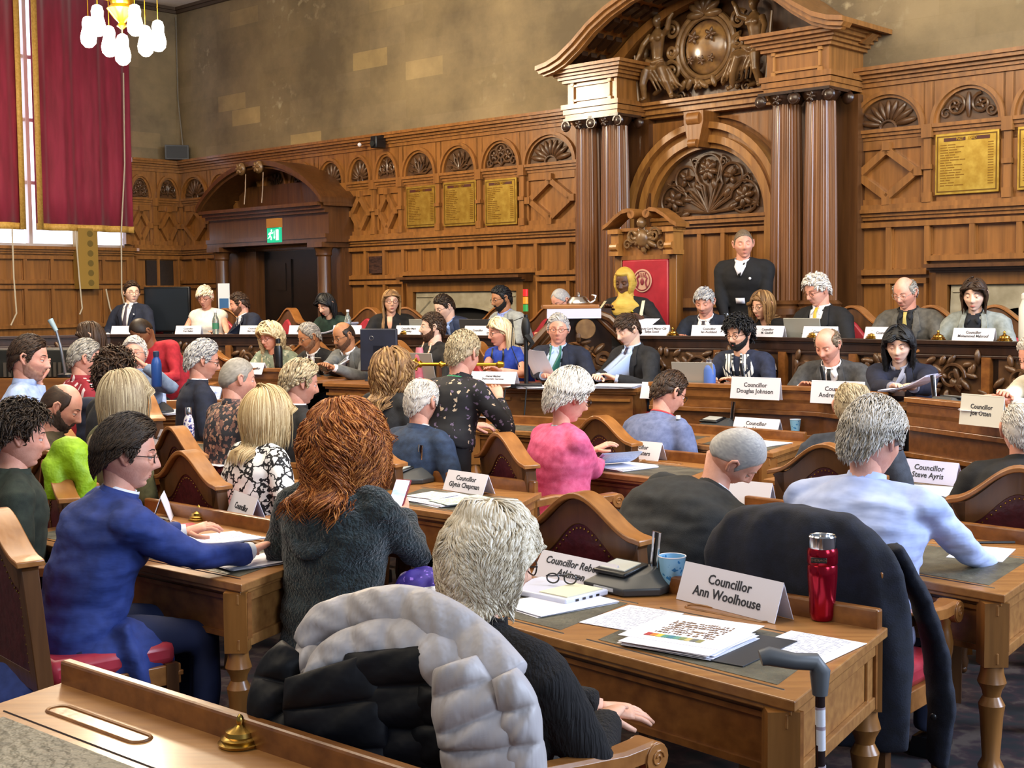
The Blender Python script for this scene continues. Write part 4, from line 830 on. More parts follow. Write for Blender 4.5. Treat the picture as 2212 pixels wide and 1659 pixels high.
            if long_: fr0 = ((dd[:, 1] > .1) & (dd[:, 2] > 0))[:, None]; d0 = d0 / (np.linalg.norm(d0, axis=1)[:, None] + 1e-6); sg = np.sign(dd[:, 0:1] - part * .3); d0 = np.where(fr0, np.concatenate([sg * 1.1, -.55 + .9 * fringe + 0 * sg, .05 + 0 * sg], 1), d0)
            if not long_: d0 = d0 * .6 + np.array([.35 + part * 1.5, -.75 + 1.3 * fringe, .15]) * (dd[:, 2:3] > .25) + np.array([0, -.5, -.6]) * (dd[:, 2:3] <= .25)
            d0 = d0 - dd * (d0 * dd).sum(1)[:, None] * (0 if long_ else 1) + (0 if long_ else 1) * dd * .15
            d0 = d0 + RNG.normal(size=d0.shape) * (.05 + .55 * curl * (not long_) + .02 * (not long_)); d0 /= np.linalg.norm(d0, axis=1)[:, None] + 1e-6
            phs = 2.6 * np.sin(dd[:, 0] * 6 + 1.7 * dd[:, 2]) + 2.4 * np.sin(dd[:, 2] * 5 + dd[:, 1] * 3) + RNG.normal(0, .45, n); lenv = RNG.uniform(.8, 1.1, n); hand_ = np.sin(dd[:, 0] * 9 + dd[:, 2] * 7)
            if not long_: lenv = lenv * np.where(dd[:, 2] < .35, np.where((np.abs(dd[:, 0]) > .6) & (dd[:, 1] > -.5), .28, .55), 1.)
            path = [p.copy()]; dirv = d0.copy(); step = (hlen + .14) / (steps - 1) if long_ else (.050 + vol * .6) / (steps - 1)
            rad = np.array([.078, .099, .12]) * hs + thick * .9 + vol * .45
            nbh = HRn.T @ (np.array(nb) - HL); uph = HRn.T @ np.array(up); Xh = HRn.T @ np.array(X); fwh = HRn.T @ np.array(fw)
            zend = -.0; 
            for k in range(steps - 1):
                if long_:
                    below = (p[:, 2] < -.01)[:, None]; ax = p - np.array([0, -.03, 0]); ax[:, 2] = 0; ax /= np.linalg.norm(ax, axis=1)[:, None] + 1e-6; tgt = nd[None, :] + RNG.normal(size=dirv.shape) * .04 - ax * below * (.13 - min(.13, vol * 2))
                    q = p / rad; nrm = q / rad; nrm /= np.linalg.norm(nrm, axis=1)[:, None]
                    if tuck_: fm = (p[:, 1] > .02) & (p[:, 2] > .015); tgt[fm, 0] += np.sign(p[fm, 0] + 1e-9) * .8
                    tg = tgt - nrm * np.minimum(0, (tgt * nrm).sum(1))[:, None]
                    near = (np.linalg.norm(q, axis=1) < 1.08)[:, None]; dirv = dirv - nrm * np.maximum(0, (dirv * nrm).sum(1))[:, None] * near
                    dirv = dirv * .55 + tg * .45; dirv /= np.linalg.norm(dirv, axis=1)[:, None]
                else: dirv = dirv + nd * .12; dirv /= np.linalg.norm(dirv, axis=1)[:, None]
                p = p + dirv * step * lenv[:, None] * hs
                q = p / rad; l = np.linalg.norm(q, axis=1); ins = l < 1
                p[ins] = (p / l[:, None])[ins]
                if long_: up_ = (l > 1.04) & (p[:, 2] > .01); p[up_] = (p / l[:, None] * 1.04)[up_]
                if not long_: far_ = l > 1.07 + curl * .06; p[far_] = (p / l[:, None] * (1.07 + curl * .06))[far_]
                if long_:
                    lw = p[:, 2] < .06; mx_ = (np.interp(p[:, 2], [-.25, -.10, .06], [.085, .088, .094]) + vol * .9) * hs; p[lw, 0] = np.clip(p[:, 0], -mx_, mx_)[lw]; p[lw, 1] = np.maximum(p[:, 1], -(.112 + vol * .8) * hs)[lw]
                if long_:   # keep off neck, face and shoulders
                    face = (p[:, 1] > .02) & (np.abs(p[:, 0]) < .080) & (p[:, 2] < (.062 if not fringe else .04)); p[face, 0] = np.sign(p[face, 0] + 1e-9) * .082 * hs
                    if tuck_: yl = np.interp(p[:, 2], [.0, .10], [-.015 if tuck_ == 1 else .03, .14]); p[:, 1] = np.minimum(p[:, 1], yl)
                    r_ = p - nbh; hgt = r_ @ uph; lx = r_ @ Xh; lf = r_ @ fwh; rx = np.interp(hgt, [-.3, -.1, -.05, .0, .1], [.19, .19, .15, .07, .055]) * w; rf = np.interp(hgt, [-.3, -.05, 0, .1], [.145, .135, .075, .055]) * w
                    qq = np.sqrt((lx / rx) ** 2 + (lf / rf) ** 2); ins2 = qq < 1.06; sc_ = np.where(ins2, 1.08 / np.maximum(qq, .3), 1) - 1
                    p = p + (Xh[None] * (lx * sc_ * .15)[:, None] + fwh[None] * (lf * sc_)[:, None]) * .8
                pc = p.copy()
                if curl:
                    am = curl * (.12 + .88 * (k / steps) ** 1.1) * (.024 if long_ else .011); fq = .8; o1 = np.cross(dirv, np.array([0, 0, 1.]) + .01); o1 /= np.linalg.norm(o1, axis=1)[:, None] + 1e-6; o2 = np.cross(dirv, o1) * hand_[:, None]
                    pc = pc + o1 * (am * np.sin(fq * k + phs))[:, None] + o2 * (am * np.cos(fq * k + phs))[:, None]
                path.append(pc)
            PT = np.stack(path, 1)                     # n, steps, 3 (head frame)
            tan = np.gradient(PT, axis=1); tan /= np.linalg.norm(tan, axis=2)[:, :, None] + 1e-9; rd = PT / rad; rd /= np.linalg.norm(rd, axis=2)[:, :, None] + 1e-9
            sd = np.cross(tan, rd); sd /= np.linalg.norm(sd, axis=2)[:, :, None] + 1e-9; up2 = np.cross(sd, tan)
            wd_ = (.0027 if lod == -1 else .0038 if lod == 0 else .0075 if lod == 1 else .009) * (1.25 if long_ else 1.) * np.interp(np.linspace(0, 1, steps), [0, .2, .75, 1], [.6, 1, .85, .12])[None, :, None] * RNG.uniform(.6, 1.3, n)[:, None, None]
            ring = np.stack([PT + sd * wd_, PT + up2 * wd_ * .6, PT - sd * wd_, PT - up2 * wd_ * .6], 2)   # n, steps, 4, 3
            VV = ring.reshape(-1, 3) @ HRn.T + HL; i0 = (np.arange(n)[:, None, None] * steps + np.arange(steps - 1)[None, :, None]) * 4 + np.arange(4)[None, None, :]; j1 = (np.arange(n)[:, None, None] * steps + np.arange(steps - 1)[None, :, None]) * 4 + (np.arange(4)[None, None, :] + 1) % 4
            QQ = np.stack([i0, j1, j1 + 4, i0 + 4], -1).reshape(-1, 4) + nb_
            rr2 = np.repeat(np.clip(RNG.normal(.5, .25, n), 0, 1), steps * 4); Vs.append(VV); Qs.append(QQ); Rs.append(rr2)
        npmesh('hair', np.concatenate(Vs), np.concatenate(Qs), [HM], e, rnd=np.concatenate(Rs))
    if style and style != 'none': add_hair()
    if beard:
        bm_ = sstep(0, .12, -D[:, 2] - np.interp(np.degrees(np.abs(np.arctan2(D[:, 0], D[:, 1]))), [0, 20, 35, 50, 70, 84, 95, 100], [.50, .50, .48, .42, .25, -.05, -.1, 3.])) * sstep(-.2, .1, D[:, 1])
        mo = g(D[:, 0], .24) * g(D[:, 2] + .56, .06) * (D[:, 1] > 0); bm_ = np.maximum(bm_, g(D[:, 2] + .435, .045) * sstep(.36, .2, np.abs(D[:, 0])) * (D[:, 1] > 0)) * (1 - mo)
        tb = np.where(bm_ > .02, .0006 + .0055 * bm_, -.003) + .0012 * np.sin(D[:, 0] * 90) * np.sin(D[:, 2] * 80) * bm_
        Pb = headsurf(D, fem, 0, t=tb) * hs * (1 - .03 * fem); kp = bm_[Q].max(1) > .02
        npmesh('beard', Pb @ HRn.T + HL, Q[kp], [mat(*beard, rough=.8, sc=(70, 70, 40))], e)
    if glasses:
        gc = mat({'dark': '14100e', 'metal': '8a8680', 'brown': '4a2e1c', 'red': '5a1a1c'}[glasses], rough=.3); gb = MB([gc])
        for s in (-1, 1):
            gb.tube([(s * .032 + .0225 * math.cos(q), .099 - .006 * abs(math.cos(q)), .000 + .0165 * math.sin(q)) for q in [2 * PI * i / 18 for i in range(19)]], .0019 if glasses != 'metal' else .0012, n=5, cap=False, M=T4); gb.tube([(s * .054, .094, .006), (s * .075, .06, .007), (s * .083, -.005, .008), (s * .082, -.02, -.008)], .002, n=5, M=T4)
        gb.tube([(-.010, .103, .003), (0, .106, .005), (.010, .103, .003)], .0017, n=5, M=T4); gb.obj('glasses', e, gc)
    ctx = dict(e=e, nb=nb, up=up, fw=fw, X=X, Hc=Hc, T4=T4, arms=arms, drape=drape, bv=bv, ring=ringcollar, inv=inv, pel=pel, nk=nk, HR=HR, root=root, S_=S_, garment=go)
    if extra: extra(ctx)
    return ctx
def badge(c, m, s=.09, t=.10, r=.011):
    o_ = c['nb'] + c['X'] * s - c['up'] * t; hit, no, _, _ = c['bv'].ray_cast(o_ + c['fw'] * .4, -c['fw'], .6)
    if hit: mb = MB(); mb.ell(hit + c['fw'] * .012, (r, .004, r), 12, 6); mb.obj('badge', c['e'], m)
def lanyard(c, m, t1=.28, w=.008, card=True, sp=.06):
    for s in (-1, 1): c['drape']('lanyard', [(-.03, s * sp - w, s * sp + w), (.03, s * sp * 1.05 - w, s * sp * 1.05 + w), (.12, s * sp * .7 - w, s * sp * .7 + w), (t1, s * .01 - w, s * .01 + w)], m, .013, nx=2)
    if card: c['drape']('pass_card', [(t1, -.028, .028), (t1 + .08, -.028, .028)], WHITE, .016, nx=2)
# ================================================================ FURNITURE
def ogee(n=24, hw=.30, z0=.885, h=.145):
    P = []
    for i in range(n + 1):
        s = -1 + 2 * i / n; a = abs(s); P.append((s * hw, z0 + h * (.5 + .5 * math.cos(PI * min(1, a / .93))) - .006 * (a > .93)))
    return P
def make_chair():
    t = empty('council_chair', (0, 0, 0)); og = ogee(); hw = .27
    rake = Matrix.Shear('XY', 4, (0, 0)); rk = Matrix(((1, 0, 0, 0), (0, 1, -.10, -.205), (0, 0, 1, 0), (0, 0, 0, 1)))
    mb = MB(); cr_ = [(x, z + .02) for x, z in og]; mb.band([(x, z - .012) for x, z in cr_], [(x, z + .010) for x, z in cr_], -.055, .045, M=rk); mb.obj('crest_rail', t, CRESTW, bevel=.004)
    mb = MB(); inner = [(x * .76, .80 + (z - .885) * .95) for x, z in og]; mb.band(inner, [(x * .93, z + .008) for x, z in og], -.03, .03, M=rk)
    for s in (-1, 1): mb.box(min(s * hw, s * .215), max(s * hw, s * .215), -.03, .03, .40, .90, M=rk)
    mb.box(-.22, .22, -.025, .025, .43, .50, M=rk); mb.obj('back_frame', t, OAKD, bevel=.003)
    mb = MB(); mb.prism([(-.22, .48), (.22, .48)] + [(x * .77, .805 + (z - .885) * .95) for x, z in reversed(og)], -.024, .0, M=rk); mb.obj('back_leather', t, LEATHER_B)
    mb = MB(); mb.prism([(-.215, .49), (.215, .49)] + [(x * .75, .80 + (z - .885) * .95) for x, z in reversed(og)], .0, .045, M=rk); mb.obj('back_cushion', t, LEATHER_R, bevel=.018)
    mb = MB()
    for x, z in og: mb.ell((x * .74, -.027, .785 + (z - .885) * .95), (.005, .003, .005), 6, 4, M=rk)
    for s in (-1, 1):
        for k in range(9): mb.ell((s * .208, -.027, .50 + k * .033), (.005, .003, .005), 6, 4, M=rk)
    o = mb.obj('nail_studs', t, BRASS)
    mb = MB(); mb.box(-.26, .26, -.23, .25, .44, .53); o = mb.obj('seat_cushion', t, LEATHER_R, bevel=.03); 
    mb = MB(); mb.box(-.27, .27, -.24, .26, .37, .445); mb.box(-.275, .275, .245, .268, .40, .42); mb.obj('seat_rail', t, CRESTW, bevel=.004)
    for s in (-1, 1):
        P = [(s * .265, -.27, .70), (s * .275, -.16, .715), (s * .285, -.02, .705), (s * .29, .12, .695), (s * .29, .22, .70)]
        mb = MB(); R = []
        for i, p in enumerate(P): w_ = (.026, .026, .03, .034, .036)[i]; R.append([(p[0] + a * w_, p[1], p[2] + b * .022) for a, b in ((-1, -1), (1, -1), (1, .6), (.7, 1), (-.7, 1), (-1, .6))])
        mb.rings(R)
        for sg in (-1, 1): mb.tube([(s * .29 + sg * .036, .22, .68), (s * .29 + sg * .040, .22, .68)], .038, n=14); mb.tube([(s * .29 + sg * .040 , .22 + .022 * math.cos(q) * (1 - q / 12), .68 + .022 * math.sin(q) * (1 - q / 12)) for q in [i * .6 for i in range(16)]], .004, n=5)
        mb.tube([(s * .29 - .036, .22, .68), (s * .29 + .036, .22, .68)], .040, n=16)
        mb.obj('arm', t, CRESTW, bevel=.003)
        mb = MB(); mb.lathe([(.022, .44), (.024, .47), (.018, .48), (.02, .50), (.027, .54), (.029, .57), (.022, .61), (.017, .63), (.022, .65), (.02, .68)], (s * .285, .20, 0), n=14); mb.obj('arm_post', t, OAKV)
        mb = MB(); mb.box(s * .25 - .024, s * .25 + .024, .20, .248, .25, .45); mb.lathe([(.02, .03), (.026, .06), (.018, .09), (.028, .16), (.024, .22), (.022, .25)], (s * .25, .224, 0), n=12); mb.ell((s * .25, .224, .02), (.02, .02, .02)); mb.obj('leg', t, OAKD)
        mb = MB(); mb.rings([[(s * .25 + a * .022, y + b * .022, z) for a, b in ((-1, -1), (1, -1), (1, 1), (-1, 1))] for y, z in ((-.26, .0), (-.235, .22), (-.235, .42))]); mb.obj('leg', t, OAKD)
    return t
CHAIR = make_chair(); CH_USED = [False]; CHG = {'back': 'councillors chairs seen from behind', 'mid': 'red leather chairs of the middle row', 'dais': 'red leather chairs of the raised row'}
def chair(x, y, az, z=0, label='', group='back'):
    t = CHAIR if not CH_USED[0] else copy_tree(CHAIR); CH_USED[0] = True
    t.location = (x, y, z); t.rotation_euler = (0, 0, az2rz(az)); t['label'] = label; t['category'] = 'chair'; t['group'] = CHG[group]; return t
def chair_at(px, py, az, label, zt=1.04, z=0):
    """crest peak seen at a photo point -> chair on the floor under it"""
    p = atz(px, py, zt + z); a = math.radians(az); f = Vector((math.sin(a), math.cos(a), 0)); c = Vector((p.x, p.y, 0)) + f * .30
    return chair(c.x, c.y, az, z, label)
def quadtop(mb, Q_, z0, z1, out=0.):
    """Q_ = FL, FR, BR, BL (xy) """
    c = sum((Vector(q) for q in Q_), Vector((0, 0))) / 4
    P = [Vector(q) + (Vector(q) - c).normalized() * out for q in Q_]; V = [(p.x, p.y, z0) for p in P] + [(p.x, p.y, z1) for p in P]
    mb.add(V, [(3, 2, 1, 0), (4, 5, 6, 7)] + [(i, (i + 1) % 4, (i + 1) % 4 + 4, i + 4) for i in range(4)])
def lerp(a, b, t): return Vector(a) * (1 - t) + Vector(b) * t
def desk(name, FL, FR, BR, BL, zt, label, seats=2, wells=True, group='councillors writing desks', name_='writing_desk', legz=0.):
    FL, FR, BR, BL = [Vector(p) for p in (FL, FR, BR, BL)]; c = (FL + FR + BR + BL) / 4
    e = empty('writing_desk', (c.x, c.y, legz), 0, label, 'desk', group); o3 = Vector((c.x, c.y, legz))
    def ms(): m_ = MB(); m_.T = Matrix.Translation(-o3); return m_
    Q_ = [FL, FR, BR, BL]; m_ = ms(); quadtop(m_, Q_, zt - .03, zt, .012); quadtop(m_, Q_, zt - .045, zt - .03, -.005); m_.obj('desk_top', e, DESKTOP, bevel=.004, smooth=False)
    def strip(A, B, off0, off1, z0, z1, m2):
        """vertical board along A-B, between inward offsets"""
        d = (B - A).normalized(); n_ = Vector((-d.y, d.x)); V = []
        for z in (z0, z1):
            for p, o in ((A, off0), (B, off0), (B, off1), (A, off1)): q = p + n_ * o; V.append((q.x, q.y, z))
        m2.add(V, [(0, 1, 2, 3), (4, 5, 6, 7), (0, 1, 5, 4), (1, 2, 6, 5), (2, 3, 7, 6), (3, 0, 4, 7)])
    m_ = ms(); strip(BL, BR, -.005, -.04, zt - .02, zt + .062, m_); m_.obj('back_ledge', e, DESKW, bevel=.008, smooth=False)
    def ins(t, u): return lerp(lerp(FL, FR, t), lerp(BL, BR, t), u)
    m_ = ms()
    for a, b, o0, o1, z0, z1 in ((FL, FR, .03, .05, zt - .21, zt - .04), (BR, BL, .03, .05, zt - .25, zt - .04), (FL, FR, .02, .03, zt - .22, zt - .20), (FL, FR, .02, .03, zt - .075, zt - .06)): strip(a, b, o0, o1, z0, z1, m_)
    m_.obj('apron', e, DESKW, smooth=False)
    for a, b, nm in ((FR, BR, 'end_panel'), (BL, FL, 'end_panel')):
        m_ = ms(); strip(a, b, .03, .05, zt - .24, zt - .04, m_); l = (b - a).length
        for z0, z1 in ((zt - .25, zt - .21), (zt - .08, zt - .04)): strip(a, b, .012, .03, z0, z1, m_)
        for t0, t1 in ((.0, .12), (.88, 1.)): strip(lerp(a, b, t0), lerp(a, b, t1), .02, .03, zt - .24, zt - .05, m_)
        m_.obj(nm, e, DESKTOP, smooth=False, bevel=.003)
    for p in Q_:
        q = p + (c - p).normalized() * .055; m_ = ms(); h = zt - .2
        m_.box(q.x - .042, q.x + .042, q.y - .042, q.y + .042, h - .06, zt - .035)
        m_.lathe([(.038, legz + .10), (.045, legz + .14), (.03, legz + .17), (.04, h - .24), (.046, h - .20), (.03, h - .17), (.034, h - .15), (.05, h - .12), (.04, h - .085), (.038, h - .06)], (q.x, q.y, 0), n=14); m_.box(q.x - .038, q.x + .038, q.y - .038, q.y + .038, legz, legz + .11); m_.obj('leg', e, OAKV)
    for k in range(seats):
        t0, t1 = (k + .10) / seats, (k + .90) / seats; m_ = ms(); a, b, c_, d = ins(t0, .10), ins(t1, .10), ins(t1, .66), ins(t0, .66)
        m_.add([(p.x, p.y, zt + .0015) for p in (a, b, c_, d)] + [(p.x, p.y, zt - .005) for p in (a, b, c_, d)], [(0, 1, 2, 3), (7, 6, 5, 4), (0, 4, 5, 1), (1, 5, 6, 2), (2, 6, 7, 3), (3, 7, 4, 0)]); m_.obj('leather_inset', e, LEATHER_G, smooth=False)
        m_ = ms()
        for u in (.07, .69):
            a, b = ins(t0 - .02, u), ins(t1 + .02, u); m_.tube([(a.x, a.y, zt), (b.x, b.y, zt)], .003, n=4)
        m_.obj('inlay_line', e, OAKDK)
        if wells:
            for q in (.32,):
                a, b = ins(lerp((t0, 0), (t1, 0), q - .22).x, .80), ins(lerp((t0, 0), (t1, 0), q + .22).x, .80); d = (b - a).normalized(); n_ = Vector((-d.y, d.x)); P = []
                for i in range(13): an = PI / 2 + PI * i / 12; P.append(a + d * .028 * math.cos(an) + n_ * .028 * math.sin(an))
                for i in range(13): an = -PI / 2 + PI * i / 12; P.append(b + d * .028 * math.cos(an) + n_ * .028 * math.sin(an))
                m_ = ms(); m_.band([(0, 0)] * 2, [(0, 0)] * 2, 0, 0) if False else None
                m_.tube([(p.x, p.y, zt + .001) for p in P + [P[0]]], .005, n=5); m_.prism([(p.x, p.y) for p in P], zt - .004, zt + .0012, axis='z'); m_.obj('pen_groove', e, OAKV)
    return e, ins
INKPROF = [(.05, 0), (.052, .006), (.044, .010), (.046, .016), (.036, .022), (.034, .032), (.016, .040), (.008, .046), (.010, .056), (.006, .066), (.001, .070)]
def inkwell(p, label):
    e = empty('inkwell', p, 0, label, 'inkwell', 'brass inkwells on the desks'); MB().lathe([(r, z) for r, z in INKPROF[:5]], n=24).obj('base', e, BRASS); MB().lathe([(r, z) for r, z in INKPROF[4:]], n=20).obj('lid', e, BRASS); MB().box(-.012, .012, .03, .055, .012, .026).obj('hinge', e, BRASS); return e
# paper with printed lines
def paper_mat(c='e4e4f0', ink='8e90a0', sy=85, seed=0):
    key = ('paper', c, ink, sy)
    if key in MATS: return MATS[key]
    m = bpy.data.materials.new('printed_paper'); m.use_nodes = True; N = m.node_tree.nodes; L = m.node_tree.links; b = N['Principled BSDF']; b.inputs['Roughness'].default_value = .7
    tc = N.new('ShaderNodeTexCoord'); sx = N.new('ShaderNodeSeparateXYZ'); L.new(tc.outputs['Object'], sx.inputs[0])
    w1 = N.new('ShaderNodeMath'); w1.operation = 'MULTIPLY'; w1.inputs[1].default_value = sy; L.new(sx.outputs['Y'], w1.inputs[0]); fr_ = N.new('ShaderNodeMath'); fr_.operation = 'FRACT'; L.new(w1.outputs[0], fr_.inputs[0]); gt = N.new('ShaderNodeMath'); gt.operation = 'GREATER_THAN'; gt.inputs[1].default_value = .52; L.new(fr_.outputs[0], gt.inputs[0])
    mp = N.new('ShaderNodeMapping'); mp.inputs['Scale'].default_value = (60, sy * .5, 1); L.new(tc.outputs['Object'], mp.inputs[0]); nz = N.new('ShaderNodeTexNoise'); nz.inputs['Scale'].default_value = 1; nz.inputs['Detail'].default_value = 0; L.new(mp.outputs[0], nz.inputs['Vector']); g2 = N.new('ShaderNodeMath'); g2.operation = 'GREATER_THAN'; g2.inputs[1].default_value = .48; L.new(nz.outputs['Fac'], g2.inputs[0])
    mu = N.new('ShaderNodeMath'); mu.operation = 'MULTIPLY'; L.new(gt.outputs[0], mu.inputs[0]); L.new(g2.outputs[0], mu.inputs[1])
    ax = N.new('ShaderNodeMath'); ax.operation = 'ABSOLUTE'; L.new(sx.outputs['X'], ax.inputs[0]); lx = N.new('ShaderNodeMath'); lx.operation = 'LESS_THAN'; lx.inputs[1].default_value = .085; L.new(ax.outputs[0], lx.inputs[0]); m2 = N.new('ShaderNodeMath'); m2.operation = 'MULTIPLY'; L.new(mu.outputs[0], m2.inputs[0]); L.new(lx.outputs[0], m2.inputs[1])
    mx = N.new('ShaderNodeMix'); mx.data_type = 'RGBA'; mx.inputs[6].default_value = srgb(c) + (1,); mx.inputs[7].default_value = srgb(ink) + (1,); L.new(m2.outputs[0], mx.inputs[0]); L.new(mx.outputs[2], b.inputs['Base Color']); MATS[key] = m; return m
def paper(p, az, label, w=.21, h=.297, n=1, c='e4e4f0', ink='9a9cae', plain=False, group='papers on the desks', th=.0012, curlz=0.):
    m_ = MB()
    for k in range(n):
        a = random.uniform(-.08, .08) * (n > 1); M = Matrix.Rotation(a, 4, 'Z') @ Matrix.Translation((random.uniform(-.01, .01) * (n > 1), random.uniform(-.01, .01) * (n > 1), 0)); nn = 6
        R = [[(-w / 2 + w * i / nn, y, k * (th + .0012) + curlz * ((i / nn) ** 2) + o) for i in range(nn + 1)] for y, o in ((-h / 2, 0), (h / 2, 0))]
        V = R[0] + R[1] + [(x, y, z + th) for x, y, z in R[0]] + [(x, y, z + th) for x, y, z in R[1]]; q = nn + 1
        Fs = [(i, i + 1, q + i + 1, q + i) for i in range(nn)] + [(2 * q + i, 3 * q + i, 3 * q + i + 1, 2 * q + i + 1) for i in range(nn)] + [(i, 2 * q + i, 2 * q + i + 1, i + 1) for i in range(nn)] + [(q + i, q + i + 1, 3 * q + i + 1, 3 * q + i) for i in range(nn)] + [(0, q, 3 * q, 2 * q), (nn, 2 * q + nn, 3 * q + nn, q + nn)]
        m_.add(V, Fs, M)
    o = m_.obj('paper_stack' if n > 2 else 'paper', None, mat(c, rough=.7) if plain else paper_mat(c, ink), smooth=False); o.location = p; o.rotation_euler = (0, 0, az2rz(az)); return tag(o, label, 'paper', group)
def plate(p, az, lines, label, L=.38, h=.105, size=.036, col='dcdae6', italic=False, lean=.045):
    e = empty('name_plate', p, az2rz(az), label, 'name plate', 'folded white name plates'); 
    m_ = MB(); t = .0015
    for s in (-1, 1): m_.add([(-L / 2, s * lean, 0), (L / 2, s * lean, 0), (L / 2, 0, h), (-L / 2, 0, h), (-L / 2, s * lean - s * t * 2, 0), (L / 2, s * lean - s * t * 2, 0), (L / 2, -s * t, h - t * 3), (-L / 2, -s * t, h - t * 3)], [(0, 1, 2, 3), (7, 6, 5, 4), (0, 4, 5, 1), (1, 5, 6, 2), (2, 6, 7, 3), (3, 7, 4, 0)])
    m_.obj('card', e, mat(col, rough=.65), smooth=False)
    if lines:
        M = Matrix.Rotation(math.atan2(h, lean), 4, 'X'); letters('\n'.join(lines), size, INK, Matrix.Translation((0, -lean * .5 - .001, h * .5 + .0005)) @ M, e)
    return e
def cup(p, label):
    e = empty('paper_cup', p, 0, label, 'cup', 'blue paper cups'); MB().lathe([(.026, 0), (.0265, .002), (.037, .093), (.0375, .095), (.035, .095), (.0255, .006)], n=24).obj('wall', e, mat('2f7fc0', '8fc4e8', rough=.5, sc=(40, 40, 40), kind='voronoi', lo=.28, hi=.22)); MB().tube([(.037 * math.cos(q), .037 * math.sin(q), .095) for q in [2 * PI * i / 24 for i in range(25)]], .0018, n=5).obj('rim', e, WHITE); return e
def bottle(p, label, prof, body, cap, capz, band=None, name='drink_bottle', cat='bottle', body2=None):
    e = empty(name, p, 0, label, cat, 'bottles on the desks'); MB().lathe([q for q in prof if q[1] <= capz], n=24).obj('bottle_body', e, body); MB().lathe([q for q in prof if q[1] >= capz], n=20).obj('cap', e, cap)
    if band: MB().lathe([(band[0], band[1]), (band[0], band[2])], n=24).obj('label_band', e, band[3])
    return e
FLASK = [(.034, 0), (.037, .01), (.037, .16), (.03, .19), (.018, .21), (.018, .215), (.022, .215), (.022, .25), (.015, .255)]
def laptop(p, az, label, col='b6b7b4', open_=105, screen=True, w=.31, d=.21, scr='b8c6dc', logo=None):
    """az = direction the user faces"""
    e = empty('laptop', p, az2rz(az), label, 'laptop', 'laptops'); MB().box(-w / 2, w / 2, -d / 2, d / 2, 0, .012).obj('base', e, mat(col, rough=.35, metal=.4), bevel=.003); MB().box(-w / 2 + .02, w / 2 - .02, -.01, d / 2 - .015, .0115, .0135).obj('keyboard', e, BLACKP, smooth=False)
    M = Matrix.Translation((0, d / 2, .008)) @ Matrix.Rotation(math.radians(open_ - 90) * -1, 4, 'X'); m_ = MB(); m_.box(-w / 2, w / 2, 0, .006, 0, d, M=M); m_.obj('lid', e, mat(col, rough=.35, metal=.4), bevel=.002)
    m_ = MB(); m_.box(-w / 2 + .006, w / 2 - .006, -.001, 0, .008, d - .006, M=M); m_.obj('screen', e, mat(scr, 'eef2fa', rough=.2, sc=(9, 9, 40), emis=.8), smooth=False)
    if logo: m_ = MB(); m_.tube([M @ Vector((x, .0065, z)) for x, z in ((-.008, d * .5 + .014), (-.012, d * .5 - .006), (.008, d * .5 - .002))], .002, n=5); m_.obj('logo', e, BLACKP)
    return e
def conf_unit(p, az, label, mic=True, micx=.08, scale=1.):
    e = empty('conference_unit', p, az2rz(az), label, 'microphone unit', 'desk conference units'); e.scale = (scale,) * 3
    top = [(-.08, -.07), (.06, -.075), (.115, .0), (.10, .075), (-.06, .085), (-.11, .02)]; 
    m_ = MB(); m_.rings([[(x * 1.12, y * 1.12, 0) for x, y in top], [(x * 1.15, y * 1.15, .02) for x, y in top], [(x * .72, y * .72, .055 + .18 * y) for x, y in top]]); m_.obj('base', e, GREYP, bevel=.004)
    M = Matrix.Translation((-.015, -.005, .058)) @ Matrix.Rotation(.18, 4, 'X'); MB().box(-.062, .062, -.052, .052, -.006, .008, M=M).obj('display_frame', e, BLACKP, bevel=.006); MB().box(-.047, .047, -.034, .036, .007, .0105, M=M).obj('screen', e, SCREEN_G, smooth=False); MB().box(-.045, .03, -.085, -.062, .008, .018).obj('card_slot', e, mat('c4c6ca', rough=.3), smooth=False)
    if mic:
        m_ = MB(); m_.tube([(micx, .05, .04), (micx + .004, .055, .10), (micx + .02, .05, .165)], [.006, .009, .010], n=10, flat=.5); m_.obj('microphone', e, BLACKP); m_ = MB(); m_.tube([(micx - .008, .048, .05), (micx + .006, .045, .168), (micx + .03, .045, .166), (micx + .012, .05, .06)], .0035, n=6); m_.obj('microphone_trim', e, SILVER)
    return e
AZW = 43
# ---- desks of the floor ------------------------------------------------
D1, i1 = desk('d', (-.40, 4.62), (.71, 3.38), (1.15, 4.12), (.02, 5.16), .76, 'double writing desk in the right foreground carrying red flask and name plates')
D2, i2 = desk('d', (-1.35, 7.35), (-.12, 6.22), (.14, 7.08), (-1.05, 8.1), .76, 'desk behind the red-haired woman with a conference unit and green sheet')
D3, i3 = desk('d', (-2.25, 5.9), (-1.0, 4.85), (-.70, 5.6), (-1.8, 6.62), .76, 'desk in front of the man in the bright blue suit')
D4, i4 = desk('d', (.62, 5.82), (1.68, 4.56), (2.24, 5.36), (1.15, 6.5), .76, 'desk under the elbow of the man in the pale blue shirt')
D5, i5 = desk('d', (-.1, 8.3), (.95, 7.25), (1.30, 7.95), (.3, 8.95), .78, 'desk in front of the woman in the pink cardigan')
D6, i6 = desk('d', (.72, 9.02), (1.55, 7.98), (1.9, 8.6), (.97, 9.5), .85, 'desk with blue cup in front of the man in the lavender suit')
D7, i7 = desk('d', (1.42, 7.5), (2.25, 6.55), (2.6, 7.12), (1.9, 8.02), .76, 'desk on the right partly hidden by the man in the pale blue shirt')
D8, i8 = desk('d', (-2.6, 8.85), (-1.28, 7.95), (-.98, 8.6), (-2.3, 9.5), .82, 'desk with the spotted bottle in front of the blond woman in monochrome blouse')
